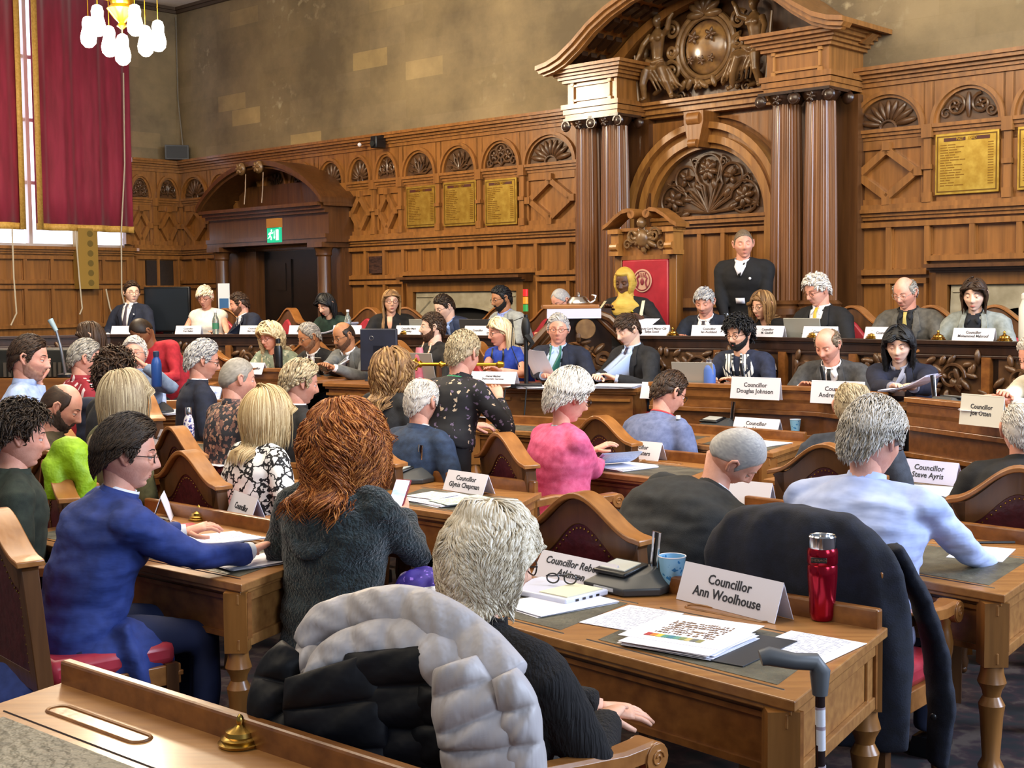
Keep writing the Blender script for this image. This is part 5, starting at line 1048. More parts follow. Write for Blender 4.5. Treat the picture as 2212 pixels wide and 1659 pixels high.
D10, i10 = desk('d', (-1.72, 9.9), (-.72, 9.2), (-.45, 9.8), (-1.42, 10.55), .84, 'desk with open laptop behind the man in the flowered shirt', wells=False)
D11, i11 = desk('d', (-.33, 9.6), (.38, 9.1), (.55, 9.6), (-.18, 10.05), .86, 'short desk beside the standing man in the dark flowered shirt', seats=1, wells=False)
D9, i9 = desk('d', (-3.8, 8.5), (-2.8, 8.6), (-2.85, 9.25), (-3.8, 9.3), .82, 'desk among the seated people on the left', wells=False, seats=1)
D12, i12 = desk('d', (-4.3, 9.75), (-2.0, 9.98), (-2.05, 10.6), (-4.3, 10.4), .95, 'desk on the far left before the white-haired man', wells=False, legz=0.)
# foreground desk, bottom left
D0, i0 = desk('d', (-1.61, 2.81), (-.12, 1.52), (.30, 2.27), (-1.19, 3.56), .78, 'foreground desk at the bottom left with worn green leather and raised ledge', wells=True)
inkwell(atz(520, 1607, .782), 'large brass inkwell on the foreground desk ledge side'); inkwell(atz(430, 1122, .762), 'brass inkwell on the desk beyond the blue-suited man')
# ---- middle row: ledge desks ---------------------------------------------
def ledge_run(name, pts, zt, zf, depth, label, rail_h=.09, dark=False, carved=False, mats3=None, legs=False, label2=None, plinth=None):
    """pts: top front edge polyline (left to right as seen), depth goes away from the camera"""
    c = sum((Vector(p) for p in pts), Vector((0, 0))) / len(pts); e = empty(name, (c.x, c.y, zf), 0, label, 'desk'); T = Matrix.Translation((-c.x, -c.y, -zf)); wf, wt, wp = mats3
    def seg(m_, o0, o1, z0, z1, e0=0, e1=0):
        n = len(pts); N_ = []
        for i in range(n):
            a = Vector(pts[max(i - 1, 0)]); b = Vector(pts[min(i + 1, n - 1)]); d = (b - a).normalized(); N_.append(Vector((-d.y, d.x)))
        R = [[(p[0] + N_[i].x * o, p[1] + N_[i].y * o, z) for o, z in ((o0, z0), (o1, z0), (o1, z1), (o0, z1))] for i, p in enumerate(pts)]; m_.rings(R)
    def S_(nm, m, *a): m_ = MB(); m_.T = T; [seg(m_, *q) for q in a]; return m_.obj(nm, e, m, smooth=False, bevel=.003)
    S_('ledge', wt, (-.02, .06, zt - .03, zt), (-.005, .045, zt - .045, zt - .03)); S_('desk_top', wt, (.0, depth, zt - .12, zt - .09)); S_('front_rail', wf, (0, .03, zt - (.10 if name == 'dais_desk' else .17), zt - .03)); S_('front_panel', wp, (.02, .04, plinth or zf, zt - .10)); S_('lower_moulding', wf, (-.02, .03, zt - (.42 if name == 'dais_desk' else .36), zt - (.39 if name == 'dais_desk' else .33)), (-.01, .03, zt - (.12 if name == 'dais_desk' else .20), zt - (.10 if name == 'dais_desk' else .17)))
    S_('plinth', wf, (-.01, .04, plinth or zf, (plinth or zf) + .1))
    return e, T
MT = 1.17
M3 = (DESKW, CRESTW, wood('54321a', '7a4c28', sc=(3, 25, 25)))
ledge_run('council_desk', [(-2.9, 11.7), (-2.47, 11.76), (-2.0, 11.54), (-1.80, 11.22)], 1.20, MZ, .6, 'long oak desk of the middle row on the left with carved front', mats3=M3, plinth=0.)
ledge_run('council_desk', [(1.0, 9.75), (2.06, 9.03), (2.32, 8.42)], MT, MZ, .55, 'oak desk of the middle row right of the centre carrying the blue flask', mats3=M3, plinth=0.)
ledge_run('council_desk', [(2.38, 8.08), (2.58, 7.60), (2.8, 7.0), (3.1, 6.2)], MT, MZ, .55, 'oak desk at the right edge turned towards the photographer', mats3=M3, plinth=0.)
# clerks' table in the middle
def clerk(quad, zt, label):
    FL, FR, BR, BL = [Vector(q) for q in quad]; c = (FL + FR + BR + BL) / 4; e = empty('clerks_table', (c.x, c.y, 0), 0, label, 'table'); T = Matrix.Translation((-c.x, -c.y, 0))
    def q3(nm, m, *a): m_ = MB(); m_.T = T; [quadtop(m_, quad, *x) for x in a]; m_.obj(nm, e, m, smooth=False, bevel=.004)
    q3('table_top', CRESTW, (zt - .03, zt, .02)); q3('front_panel', DESKW, (zt - .34, zt - .05, -.03), (zt - .05, zt - .03, .0), (zt - .38, zt - .34, .01)); q3('plinth', OAKD, (0, zt - .38, -.10))
    m_ = MB(); m_.T = T
    for k in range(3):
        a, b = lerp(FL, FR, k / 3 + .03), lerp(FL, FR, (k + 1) / 3 - .03); d = (b - a).normalized(); n_ = Vector((d.y, -d.x)) * -.012
        for z0, z1 in ((zt - .31, zt - .29), (zt - .10, zt - .08)): m_.add([(a.x + n_.x * s, a.y + n_.y * s, z) for z in (z0, z1) for s in (-1, 1)] + [(b.x + n_.x * s, b.y + n_.y * s, z) for z in (z0, z1) for s in (-1, 1)], [(0, 1, 3, 2), (4, 6, 7, 5), (0, 4, 5, 1), (2, 3, 7, 6), (0, 2, 6, 4), (1, 5, 7, 3)])
    m_.obj('panel_moulding', e, OAKV, smooth=False); return e
clerk([(-1.55, 11.1), (-.95, 10.7), (-.9, 11.25), (-1.48, 11.6)], 1.10, 'clerks table under the dark monitor')
clerk([(-.42, 10.5), (.93, 10.05), (1.1, 10.6), (-.3, 11.2)], 1.10, 'clerks table with the red and green signal light')
# ---- dais desk -----------------------------------------------------------
DT = 1.47; D3M = (OAKDK, OAKDK, wood('1c120c', '2e1d12'))
DTL = 1.45; DL1 = [(-5.8, 13.1), (-4.15, 13.9), (-1.45, 12.95), (-.15, 12.1)]; DR1 = [(1.02, 11.0), (1.66, 10.62), (2.5, 9.7), (3.2, 8.95), (4.3, 7.7)]
for pts, lab in ((DL1, 'dark oak desk of the raised row left of the lectern with carved leaf panels'), (DR1, 'dark oak desk of the raised row right of the lectern with carved leaf panels')):
    DT_ = DTL if pts is DL1 else DT; e, T = ledge_run('dais_desk', pts, DT_, DZ, .6, lab, mats3=D3M, plinth=MZ - .05)
    for i in range(len(pts) - 1):
        a, b = Vector(pts[i]), Vector(pts[i + 1]); d = (b - a); L_ = d.length; d.normalize(); n_ = Vector((d.y, -d.x)); k = int(L_ / .62) or 1
        for q in range(k):
            c0 = a + d * (L_ * (q + .5) / k); m_ = MB(); hw_ = L_ / k / 2 - .07; m_.T = T @ Matrix.Translation((c0.x + n_.x * -.005, c0.y + n_.y * -.005, DT_ - .25)) @ Matrix(((d.x, -n_.x, 0, 0), (d.y, -n_.y, 0, 0), (0, 0, 1, 0), (0, 0, 0, 1)))
            for r_ in range(3):
                for j in range(int(hw_ / .05)):
                    for s in (-1, 1): petal(m_, s * (.04 + j * .055), -.08 + r_ * .08 + random.uniform(-.01, .01), -.02, random.uniform(.07, .11), .045, random.uniform(0, 2 * PI), .022)
            for s in (-1, 1): spiral(m_, s * hw_ * .55, 0, -.03, .10, 1.6, .014, s)
            m_.box(-hw_ - .02, hw_ + .02, 0, .012, -.13, .13); m_.obj('leaf_carving', e, CARVE)
            m_ = MB(); m_.T = T @ Matrix.Translation((c0.x, c0.y, DT_ - .25)) @ Matrix(((d.x, -n_.x, 0, 0), (d.y, -n_.y, 0, 0), (0, 0, 1, 0), (0, 0, 0, 1)))
            m_.box(hw_ + .015, hw_ + .075, -.03, .02, -.14, .14); m_.obj('stile', e, DESKW, smooth=False)
# ---- lectern ---------------------------------------------------------------
le = empty('lectern', (.60, 11.5, DZ), az2rz(180), 'carved dark oak lectern of the chair with scroll brackets and bell', 'lectern')
def LE(m_, nm, m, **k): return m_.obj(nm, le, m, **k)
LE(MB().box(-.14, .34, -.30, .25, 1.05, 1.085), 'lectern_top', CRESTW, bevel=.01, smooth=False); LE(MB().box(-.15, .30, .1, .28, .97, 1.05), 'book_ledge', mat('c8c8dc', rough=.6), smooth=False)
m_ = MB(); m_.box(-.25, .2, -.25, .1, .2, 1.05); LE(m_, 'pedestal', OAKDK)
for s in (-1, 1):
    m_ = MB(); P = [(s * .10, .24, 1.02), (s * .22, .25, .97), (s * .33, .26, .86), (s * .42, .26, .76), (s * .52, .26, .70), (s * .62, .26, .69)]; m_.tube(P, [.03, .035, .035, .04, .035, .02], n=8)
    m_.tube([(s * .12, .22, .98), (s * .25, .22, .86), (s * .36, .22, .74), (s * .5, .22, .66)], [.02, .03, .03, .02], n=8); LE(m_, 'scroll_bracket', OAKD)
m_ = MB(); m_.lathe([(.08, -.01), (.085, 0), (.08, .012)], (0, 0, 0), n=24, M=Matrix.Translation((-.02, .27, .88)) @ Matrix.Rotation(PI / 2, 4, 'X')); LE(m_, 'medallion', CARVEB)
m_ = MB()
for k in range(70):
    x = random.uniform(-.36, .30); z = random.uniform(.25, .78); r_ = random.uniform(.05, .11)
    if abs(x) < .2 + (.78 - z) * .3: petal(m_, x, z, .2 + random.uniform(0, .06), r_ * 1.3, r_ * .6, random.uniform(0, 2 * PI), .05)
for s in (-1, 1): 
    for z in (.62, .45): spiral(m_, s * .16, z, .26, .09, 1.7, .025, s)
m_.ell((0, .24, .6), (.09, .08, .11), 12, 8); LE(m_, 'figure_carving', CARVE)
e = empty('table_bell', at(1250, 659, 11.6), 0, 'silver domed bell on the lectern', 'bell'); e.location.z = DZ + 1.086
MB().lathe([(.10, 0), (.105, .01), (.10, .025), (.075, .06), (.03, .075), (.012, .08), (.015, .095), (.004, .105)], n=24).obj('dome', e, SILVER); MB().tube([(.1, 0, .01), (.14, 0, .03), (.145, 0, .07), (.11, 0, .08)], .01, n=8).obj('handle', e, SILVER)
# ---- throne ------------------------------------------------------------------
def WLz(u, w): p = wl(u, w, 0); return p
th = empty('ceremonial_chair', wl(8.79, .85, DZ), math.atan2(UU.y, UU.x), 'tall ceremonial chair with red leather back and carved pediment', 'chair')
def TH(m_, nm, m, **k): return m_.obj(nm, th, m, **k)
z0 = -DZ
m_ = MB(); m_.box(-.27, .27, -.03, .03, z0 + .95, z0 + 2.13); m_.box(-.26, .26, -.055, -.03, z0 + 1.0, z0 + 2.12); TH(m_, 'red_back', mat('9c1c2c', 'b02636', rough=.4, sc=8, bump=.1), bevel=.012)
for s in (-1, 1):
    m_ = MB(); m_.box(s * .31 - .04, s * .31 + .04, -.05, .05, 0, z0 + 2.16); TH(m_, 'post', OAK, bevel=.004)
    m_ = MB(); m_.box(s * .31 - .055, s * .31 + .055, -.12, .05, z0 + 2.16, z0 + 2.20); m_.box(s * .31 - .045, s * .31 + .045, -.10, .05, z0 + 2.2, z0 + 2.36); m_.tube([(s * .31 - .04, -.10, z0 + 2.24), (s * .31 + .04, -.10, z0 + 2.24)], .035, n=10); m_.box(s * .31 - .06, s * .31 + .06, -.13, .05, z0 + 2.36, z0 + 2.40); TH(m_, 'bracket', OAKL)
    m_ = MB(); P = [(s * .42, z0 + 2.40), (s * .36, z0 + 2.43), (s * .28, z0 + 2.49), (s * .19, z0 + 2.54), (s * .12, z0 + 2.55), (s * .075, z0 + 2.51)]; m_.band(P, [(a, b + .035) for a, b in P], -.15, .05); m_.tube([(s * .085, -.15, z0 + 2.53), (s * .085, .05, z0 + 2.53)], .04, n=14); TH(m_, 'pediment_scroll', OAKV)
    m_ = MB(); m_.box(s * .3 - .035, s * .3 + .035, -.5, -.02, z0 + 1.28, z0 + 1.33); m_.box(s * .3 - .025, s * .3 + .025, -.46, -.40, .3, z0 + 1.28); TH(m_, 'arm', OAK, bevel=.005)
    m_ = MB(); m_.box(s * .3 - .04, s * .3 + .04, -.45, -.08, z0 + 1.33, z0 + 1.37); TH(m_, 'arm_pad', LEATHER_R, bevel=.012)
m_ = MB(); m_.box(-.30, .30, -.03, .04, z0 + 2.12, z0 + 2.40); m_.box(-.38, .38, -.08, .05, z0 + 2.38, z0 + 2.41); m_.box(-.30, .30, -.05, .04, z0 + 2.12, z0 + 2.16); TH(m_, 'headboard', OAKV)
m_ = MB(); 
for k in range(12): petal(m_, 0, z0 + 2.31, -.06, random.uniform(.1, .17), .06, PI * 2 * k / 12, .035)
for s in (-1, 1): spiral(m_, s * .12, z0 + 2.34, -.07, .07, 1.6, .018, s); spiral(m_, s * .19, z0 + 2.26, -.06, .05, 1.4, .014, -s)
m_.ell((0, -.09, z0 + 2.31), (.065, .04, .08), 14, 8); m_.ell((0, -.10, z0 + 2.45), (.045, .05, .05), 10, 8); TH(m_, 'cartouche_carving', CARVEB)
m_ = MB(); M_ = Matrix.Translation((-.02, -.06, z0 + 1.93)) @ Matrix.Rotation(PI / 2, 4, 'X'); m_.lathe([(.105, 0), (.105, .006)], n=32, M=M_); TH(m_, 'emblem_disc', mat('c9a088', rough=.5))
m_ = MB(); m_.tube([(-.02 + .088 * math.cos(q), -.068, z0 + 1.93 + .088 * math.sin(q)) for q in [2 * PI * i / 30 for i in range(31)]], .005, n=5)
for s in (-1, 1): m_.tube([(-.02 + s * .03, -.068, z0 + 1.98), (-.02 + s * .055, -.068, z0 + 1.95), (-.02 + s * .04, -.068, z0 + 1.91), (-.02 + s * .055, -.068, z0 + 1.87)], .009, n=6)
m_.ell((-.02, -.068, z0 + 1.92), (.022, .006, .032)); [m_.tube([(-.02 + x, -.068, z0 + 1.96), (-.02 + x * 1.3, -.068, z0 + 2.0)], .005, n=5) for x in (-.03, -.01, .01, .03)]; TH(m_, 'emblem', mat('7c2430', rough=.5))
m_ = MB(); m_.box(-.29, .29, -.5, .02, .38, .48); TH(m_, 'seat', LEATHER_R, bevel=.02); m_ = MB(); m_.box(-.3, .3, -.5, .02, 0, .38); TH(m_, 'seat_box', OAK)
# ================================================================ EVERYONE IN THE ROOM
def cloth(a, b=None, rough=.85): return mat(a, b or a, rough=rough, sc=30, bump=.12, bsc=260)
NAVY = cloth('141a2c', '1a2238'); CHAR = cloth('17181c', '222429'); BLK = cloth('0b0b0e', '121216'); GREYS = cloth('5a5d60', '6c6f70'); BLUES = cloth('24386e', '2c4582')
CHN = {'back': 'back', 'mid': 'mid', 'dais': 'dais'}
def seat(c, az, floor, grp, lab, off=0.02):
    r_ = c['root']; a = math.radians(az); chair(r_.x - math.sin(a) * off, r_.y - math.cos(a) * off, az, floor, lab, grp)
def B(label, px, py, Y, az, ch=True, cl='', **k):
    k.setdefault('deskz', 1.38); k.setdefault('lids', .8); k.setdefault('hs', .92); c = person(label, px, py, Y, az=az, floor=DZ, lod=2, **k)
    if ch: seat(c, az, DZ, 'dais', 'red leather chair of ' + (cl or label.split(' with ')[0]))
    return c
def Mp(label, px, py, Y, az, ch=True, floor=MZ, cl='', **k):
    k.setdefault('deskz', 1.11); k.setdefault('lids', .8); k.setdefault('hs', .94); c = person(label, px, py, Y, az=az, floor=floor, lod=1, **k)
    if ch: seat(c, az, floor, 'mid', 'red leather chair of ' + (cl or label.split(' with ')[0]))
    return c
def Fp(label, px, py, Y, az, ch=True, cl='', lod=1, off=.02, **k):
    fl = k.pop('floor', 0); c = person(label, px, py, Y, az=az, floor=fl, lod=lod, **k)
    if ch: seat(c, az, fl, 'back', 'arched oak chair of ' + (cl or label.split(' with ')[0]), off)
    return c
# ---- raised row
B('young man in navy suit and glasses looking right', 285, 632, 14.9, 200, haz=150, nod=2, skin='pale', hair='brown', glasses='dark', tie='4a4450', top=NAVY, fringe=.3, extra=lambda c: badge(c, WHITE, -.1), cl='the young man in navy suit')
B('woman with cropped white-blond hair in sleeveless cream top', 443, 642, 14.6, 195, haz=190, nod=18, fem=1, skin='pink', hair='cream', line='f', fringe=.8, kind='sleeveless', top=cloth('e0dcd2', 'ece8e0'), glasses='dark', cl='the woman in the sleeveless cream top')
B('bearded man in navy suit leaning left in conversation', 517, 657, 14.3, 235, haz=258, nod=14, skin='pink', hair='brown', beard=('5a3a28', '7a523a'), tie='1c2236', top=NAVY, leanaz=265, lean=.2, cl='the bearded man leaning left')
B('woman with long black hair in dark green blouse reading', 704, 658, 14.0, 215, nod=28, tuck=2, fem=1, skin='fair', hair='black', style='long', line='f', hlen=.18, kind='jumper', top=cloth('12261f', '1b352b'), cl='the woman in dark green')
B('smiling woman with long light brown hair and black glasses', 845, 652, 13.7, 190, haz=168, nod=0, tuck=2, fem=1, skin='fair', hair='dblond', style='long', line='f', hlen=.24, kind='jumper', top=BLK, glasses='dark', lids=.4, cl='the woman with light brown hair', extra=lambda c: c['drape']('neckline', [(-.02, -.03, .03), (.05, -.025, .025), (.13, -.003, .003)], skinmat('fair'), .004))
B('dark-haired man in blue suit and glasses looking down', 960, 663, 13.3, 228, haz=238, nod=26, skin='pale', hair='dbrown', glasses='dark', top=cloth('232f4c', '2c3a5c'), shirt='8fa8dc', tie='1a2a4c', cl='the man in the blue suit')
B('man with trimmed black beard in pale grey jacket', 1083, 645, 13.0, 232, haz=242, nod=14, skin='tan', hair='black', beard=('0c0a09', '191410'), glasses='dark', top=cloth('8f9496', 'a2a7a8'), shirt='8fa0e0', cl='the man in the pale grey jacket')
B('grey-haired man in black bent low behind the lectern', 1212, 650, 12.8, 222, haz=230, nod=30, skin='pink', hair='silver', style='buzz', line='rec', glasses='dark', kind='jumper', top=BLK, cl='the man bent behind the lectern')
# mayor
YEL = mat('b99636', 'd6b354', rough=.7, sc=(8, 8, 20), bump=.3, bsc=(12, 12, 40))
def hijab(c):
    D, Q = DH, QH; ph = np.degrees(np.abs(np.arctan2(D[:, 0], D[:, 1]))); face = (sstep(64, 52, ph)) * sstep(-.86, -.76, D[:, 2]) * sstep(.66, .56, D[:, 2]) * (D[:, 1] > 0)
    m_ = 1 - face; t = np.where(m_ > .05, .003 + .014 * m_, -.01); P = headsurf(D, 0, 0, t=t) * 1.035; kp = m_[Q].max(1) > .08; HR = np.array(c['HR'])
    npmesh('headscarf', P @ HR.T + np.array(c['Hc']), Q[kp], [YEL], c['e'])
    mb = MB(); nb, X, fw, up = c['nb'], c['X'], c['fw'], c['up']; R = []
    for i, (z, rx, ry, f) in enumerate(((.07, .066, .074, .015), (.03, .066, .078, .02), (-.005, .085, .09, .03), (-.035, .125, .115, .03), (-.06, .155, .13, .025), (-.085, .17, .13, .02))):
        R.append([nb + up * (z - (.14 * (max(0, math.sin(q)) ** 3) if i == 5 else 0)) + X * rx * math.cos(q) * (1 + .03 * math.sin(9 * q)) + fw * (f + ry * math.sin(q) * (1 + .04 * math.sin(7 * q))) for q in [2 * PI * j / 40 for j in range(40)]])
    mb.rings(R, cap=False); o = mb.obj('headscarf_fold', c['e'], YEL, auto=180); s = o.modifiers.new('s', 'SOLIDIFY'); s.thickness = .006
    for s in (-1, 1): c['drape']('pale_trim', [(.02, s * .17, s * .195), (.12, s * .165, s * .19), (.30, s * .15, s * .175)], mat('d8d2b0', rough=.6), .012)
    mb = MB()
    for k in range(25):
        t = k / 24; a = -1 + 2 * t; s_ = a * .115; tt = .10 + .19 * (1 - a * a); o_ = nb + X * s_ - up * tt; hit, no, _, _ = c['bv'].ray_cast(o_ + fw * .4, -fw, .6)
        if hit: mb.ell(hit + fw * .025, (.013, .008, .016), 8, 6)
    mb.ell(nb - up * .31 + fw * .16, (.03, .012, .035), 12, 8); mb.obj('chain_of_office', c['e'], GOLD)
person('woman in yellow headscarf wearing a gold chain of office', 1350, 610, 11.9, az=212, haz=212, nod=12, floor=.72, skin='dark', style=None, fem=1, hs=.95, kind='jumper', top=BLK, deskz=1.62, lids=.9, w=1.08, extra=hijab, R=('px', 1310, 668, 11.55), L=('px', 1385, 688, 11.5))
B('silver-haired man in dark suit glancing down beside the standing man', 1522, 652, 11.6, 212, haz=205, nod=22, skin='pink', hair='silver', line='m', fringe=.7, top=cloth('151c2a', '1e2638'), tie='2a2432', cl='the silver-haired man')
def guard(c): badge(c, WHITE, -.09, .12, .012); c['drape']('id_badge', [(.29, -.03, .05), (.34, -.03, .05)], WHITE, .02, nx=2); c['drape']('shirt_front', [(-.01, -.05, .05), (.03, -.05, .05), (.10, -.012, .012)], WHITE, .005); c['drape']('tie', [(0, -.012, .012), (.10, -.012, .012)], BLACK, .012, nx=2); c['ring']('shirt_collar', WHITE, c['nk'] * 1.3, c['nk'] * 1.15, -.014, .02, .3)
person('standing attendant in black jumper with pinned identity badge', 1606, 527, 11.6, az=208, haz=185, nod=6, floor=DZ, pose='stand', skin='pink', hair='greybrown', style='buzz', hs=.94, kind='jumper', top=BLK, lids=1., lod=1, extra=guard, R=(.10, .10, 1.5), L=(-.10, .10, 1.5), w=1.12, tilt=4)
B('woman with fair bob and glasses in black top', 1648, 660, 10.95, 230, haz=236, nod=12, fem=1, skin='fair', hair='dblond', style='bob', line='f', hlen=.02, fringe=1, glasses='dark', kind='jumper', top=BLK, cl='the woman with the fair bob', extra=lambda c: c['drape']('patterned_scarf', [(0, -.05, .05), (.08, -.04, .04), (.22, -.02, .02)], mat('1c1618', 'c8a0a0', kind='flower', sc=(60, 60, 60), c3='8a3a4a', lo=.3, hi=.4), .01))
B('white-haired man in black suit with bright yellow tie', 1765, 627, 10.5, 228, haz=242, nod=22, old=1, skin='pink', hair='white', fringe=.3, vol=.01, curl=.4, glasses='brown', top=BLK, tie='c8a832', cl='the man with bright yellow tie')
B('bald man in grey tweed jacket with pale yellow tie', 1955, 632, 10.1, 216, haz=226, nod=22, old=1, skin='pink', hair='grey', bald=.95, glasses='metal', top=cloth('4e4c48', '615e58'), shirt='16181e', tie='b8a860', cl='the bald man in tweed')
B('young woman with brown hair in pale grey blazer', 2105, 637, 9.8, 214, haz=210, nod=12, tuck=2, fem=1, skin='pale', hair='brown', style='long', line='f', hlen=.02, top=cloth('7e8480', '949a96'), shirt='10131c', cl='the young woman in grey blazer')
# ---- middle row
Mp('woman with long dark brown hair in pale blue top', 196, 727, 11.0, 250, haz=262, nod=22, tuck=2, floor=.2, fem=1, skin='fair', hair='brown', style='long', line='f', hlen=.16, glasses='dark', kind='jumper', top=cloth('8fa3cc', 'a6b8dc'), ch=False, leanaz=250, lean=.2)
Mp('person in bright red jacket with head bowed', 306, 716, 11.5, 200, haz=215, nod=50, skin='brown', hair='dbrown', style='buzz', line='rec', kind='jumper', top=cloth('a01c28', 'b82634'), cl='the person in the red jacket', leanaz=230, lean=.3)
Mp('white-haired man with glasses raising a hand to his face', 291, 765, 10.0, 195, haz=175, nod=-6, floor=.15, old=1, skin='pink', hair='white', fringe=.4, glasses='metal', kind='shirt', top=cloth('6c7f9c', '8294b0'), ch=False, L=('px', 312, 790, 9.75), lids=.3, hcurl=.9)
Mp('woman with flowing platinum hair and round glasses in pale green', 584, 728, 12.35, 205, haz=215, nod=12, tuck=2, fem=1, old=1, skin='pink', hair='pblond', style='long', line='f', hlen=.12, vol=.03, curl=.7, glasses='red', kind='jumper', top=mat('8d9c88', 'c6ccb8', kind='flower', sc=(26, 26, 26), c3='6c7f74', lo=.3, hi=.45), cl='the woman in pale green')
Mp('grey-haired man in dark suit and burgundy tie', 668, 728, 12.1, 222, haz=236, nod=20, skin='tan', hair='grey', line='rec', glasses='dark', beard=('7c5c48', '957460'), top=CHAR, tie='3a1a22', cl='the man in burgundy tie')
def phone(p, az, label, tilt=.9, scr='9db4e0', red=False):
    e = empty('mobile_phone', p, az2rz(az), label, 'phone'); e.rotation_euler[0] = tilt; MB().box(-.037, .037, -.075, .075, -.005, .004).obj('case', e, mat('8a1c28' if red else '0c0d10', rough=.35), bevel=.003); MB().box(-.033, .033, -.07, .07, .004, .0055).obj('screen', e, mat(scr, 'f4f6fc', rough=.1, sc=(5, 25, 5), emis=.9), smooth=False); return e
Mp('bald bearded man in light grey suit checking a phone', 743, 725, 11.8, 218, haz=232, nod=20, skin='tan', hair='dbrown', style='buzz', bald=1.0, beard=('5a3c2a', '704c36'), glasses='dark', top=GREYS, tie='1c1c34', cl='the man in light grey suit', R=('px', 700, 792, 11.4), L=('px', 722, 795, 11.4))
phone(at(694, 787, 11.38), 210, 'black phone in the hands of the man in light grey suit')
Mp('bearded man in black jumper with striped lanyard', 935, 708, 11.5, 235, haz=262, nod=-2, skin='pale', hair='brown', fringe=.5, beard=('3a2218', '5c3a28'), glasses='metal', kind='jumper', top=BLK, cl='the man in black jumper', w=1.15, lids=.4, extra=lambda c: lanyard(c, mat('c88a5a', 'e8e4dc', sc=(1, 1, 60), rough=.6)))
Mp('woman with long platinum hair in royal blue dress', 1080, 717, 11.3, 222, tuck=1, haz=245, nod=10, fem=1, skin='pink', hair='pblond', style='long', line='f', hlen=.22, glasses='dark', kind='tee', top=cloth('1c3aa0', '2548b8'), cl='the woman in royal blue', R=('px', 1050, 795, 10.8), L=('px', 1078, 800, 10.8), extra=lambda c: lanyard(c, BLACKP))
Mp('man in navy jacket and round glasses facing the photographer', 1206, 712, 10.9, 200, haz=186, nod=2, skin='pink', hair='silver', glasses='brown', top=NAVY, shirt='a8c0e4', cl='the man in navy jacket', lids=.4, R=('px', 1175, 812, 10.5), L=('px', 1235, 815, 10.5), extra=lambda c: lanyard(c, mat('2c6a5a', rough=.6), card=False, sp=.04))
Mp('dark-haired man in black suit and purple tie writing', 1356, 712, 10.75, 232, haz=240, nod=24, skin='pale', hair='brown', fringe=.9, top=CHAR, shirt='b4c8ec', tie='2c2440', cl='the man in purple tie', R=('px', 1292, 815, 10.5), L=('px', 1330, 818, 10.5))
def kef(c):
    K = mat('e6e6e2', '1a2236', kind='check', sc=(38, 38, 38), lo=.16, rough=.8)
    for s in (-1, 1): c['drape']('patterned_scarf', [(-.02, s * .03, s * .10), (.08, s * .05, s * .125), (.2, s * .035, s * .115), (.34, s * .03, s * .10)], K, .014)
    lanyard(c, mat('e8e8e8', '14161a', sc=(1, 1, 50), lo=.45, hi=.5), card=False, sp=.035)
Mp('man with curly black hair, beard and checked scarf', 1596, 722, 10.2, 218, haz=226, nod=10, skin='fair', hair='black', vol=.025, curl=1.2, beard=('0d0c0c', '1c1816'), glasses='dark', kind='jumper', top=cloth('1c2238', '262e48'), cl='the man in checked scarf', extra=kef, fringe=.6)
Mp('balding man in grey suit and black tie looking down', 1788, 745, 9.4, 212, haz=222, nod=26, old=1, skin='pink', hair='greybrown', bald=.9, top=cloth('3a3a3c', '4a4a4b'), tie='15181a', cl='the balding man in grey suit', w=1.05)
Mp('woman with long black hair in navy blazer holding papers', 1942, 745, 8.8, 212, haz=205, nod=15, tuck=2, fem=1, skin='pale', hair='black', style='long', line='f', hlen=.2, vol=.01, curl=.4, top=cloth('12162a', '1a2038'), shirt='8e8e9c', cl='the woman in navy blazer', R=('px', 1935, 842, 8.35), L=('px', 1972, 838, 8.3))
Mp('person in cream shirt cut off by the right edge', 2236, 770, 8.0, 245, haz=250, nod=20, old=1, skin='pink', hair='white', glasses='dark', kind='shirt', top=cloth('d8d4c0', 'e6e2d0'), cl='the person at the right edge', R=('px', 2150, 862, 7.6), L=('px', 2175, 868, 7.7))
# ---- floor, from behind
Fp('man in pale blue shirt with hand to his chin', 62, 775, 7.8, 78, haz=84, nod=8, floor=.2, skin='pink', hair='brown', style='short', kind='shirt', top=cloth('9aaedb', 'b0c2ea'), beard=('a06e58', 'b8866e'), R=('px', 84, 826, 7.85), cl='the man with hand to chin', lod=0)
Fp('grey-haired man in red checked shirt', 183, 775, 9.4, 52, haz=68, nod=10, floor=.1, skin='pink', hair='grey', bald=0, glasses='metal', kind='shirt', top=mat('d8c8cc', '8e1c2c', kind='check', sc=(16, 16, 16), lo=.34, rough=.8), cl='the man in red checks')
Fp('person with curly dark hair hidden behind the blond woman', 250, 810, 8.3, 45, nod=5, skin='tan', hair='brown', vol=.03, curl=1.6, kind='jumper', top=CHAR, cl='the curly-haired person')
Fp('man with wavy grey hair and dark glasses in navy jacket', 438, 780, 9.4, 62, haz=72, nod=12, floor=.1, skin='pink', hair='silver', curl=.2, vol=.012, glasses='dark', top=NAVY, cl='the wavy-haired man in navy')
Fp('man with cropped grey hair in flowered shirt', 512, 820, 8.1, 52, haz=62, nod=8, skin='pink', hair='grey', style='buzz', kind='shirt', top=mat('2a2c34', 'b08a74', kind='flower', sc=(34, 34, 34), c3='7c5a52', lo=.42, hi=.55, rough=.8), cl='the man in flowered shirt', w=1.1)
Fp('man with parted grey-blond hair in black jacket', 648, 828, 8.2, 52, haz=66, nod=12, skin='pink', hair='gblond', fringe=.2, vol=.012, top=CHAR, cl='the man in black jacket')
Fp('woman with wavy brown-blond hair in dark top', 846, 800, 8.7, 40, haz=62, tuck=-1, nod=8, fem=1, skin='fair', hair='dblond', style='long', line='f', hlen=.16, vol=.025, curl=.8, kind='jumper', top=CHAR, cl='the woman with wavy brown-blond hair')
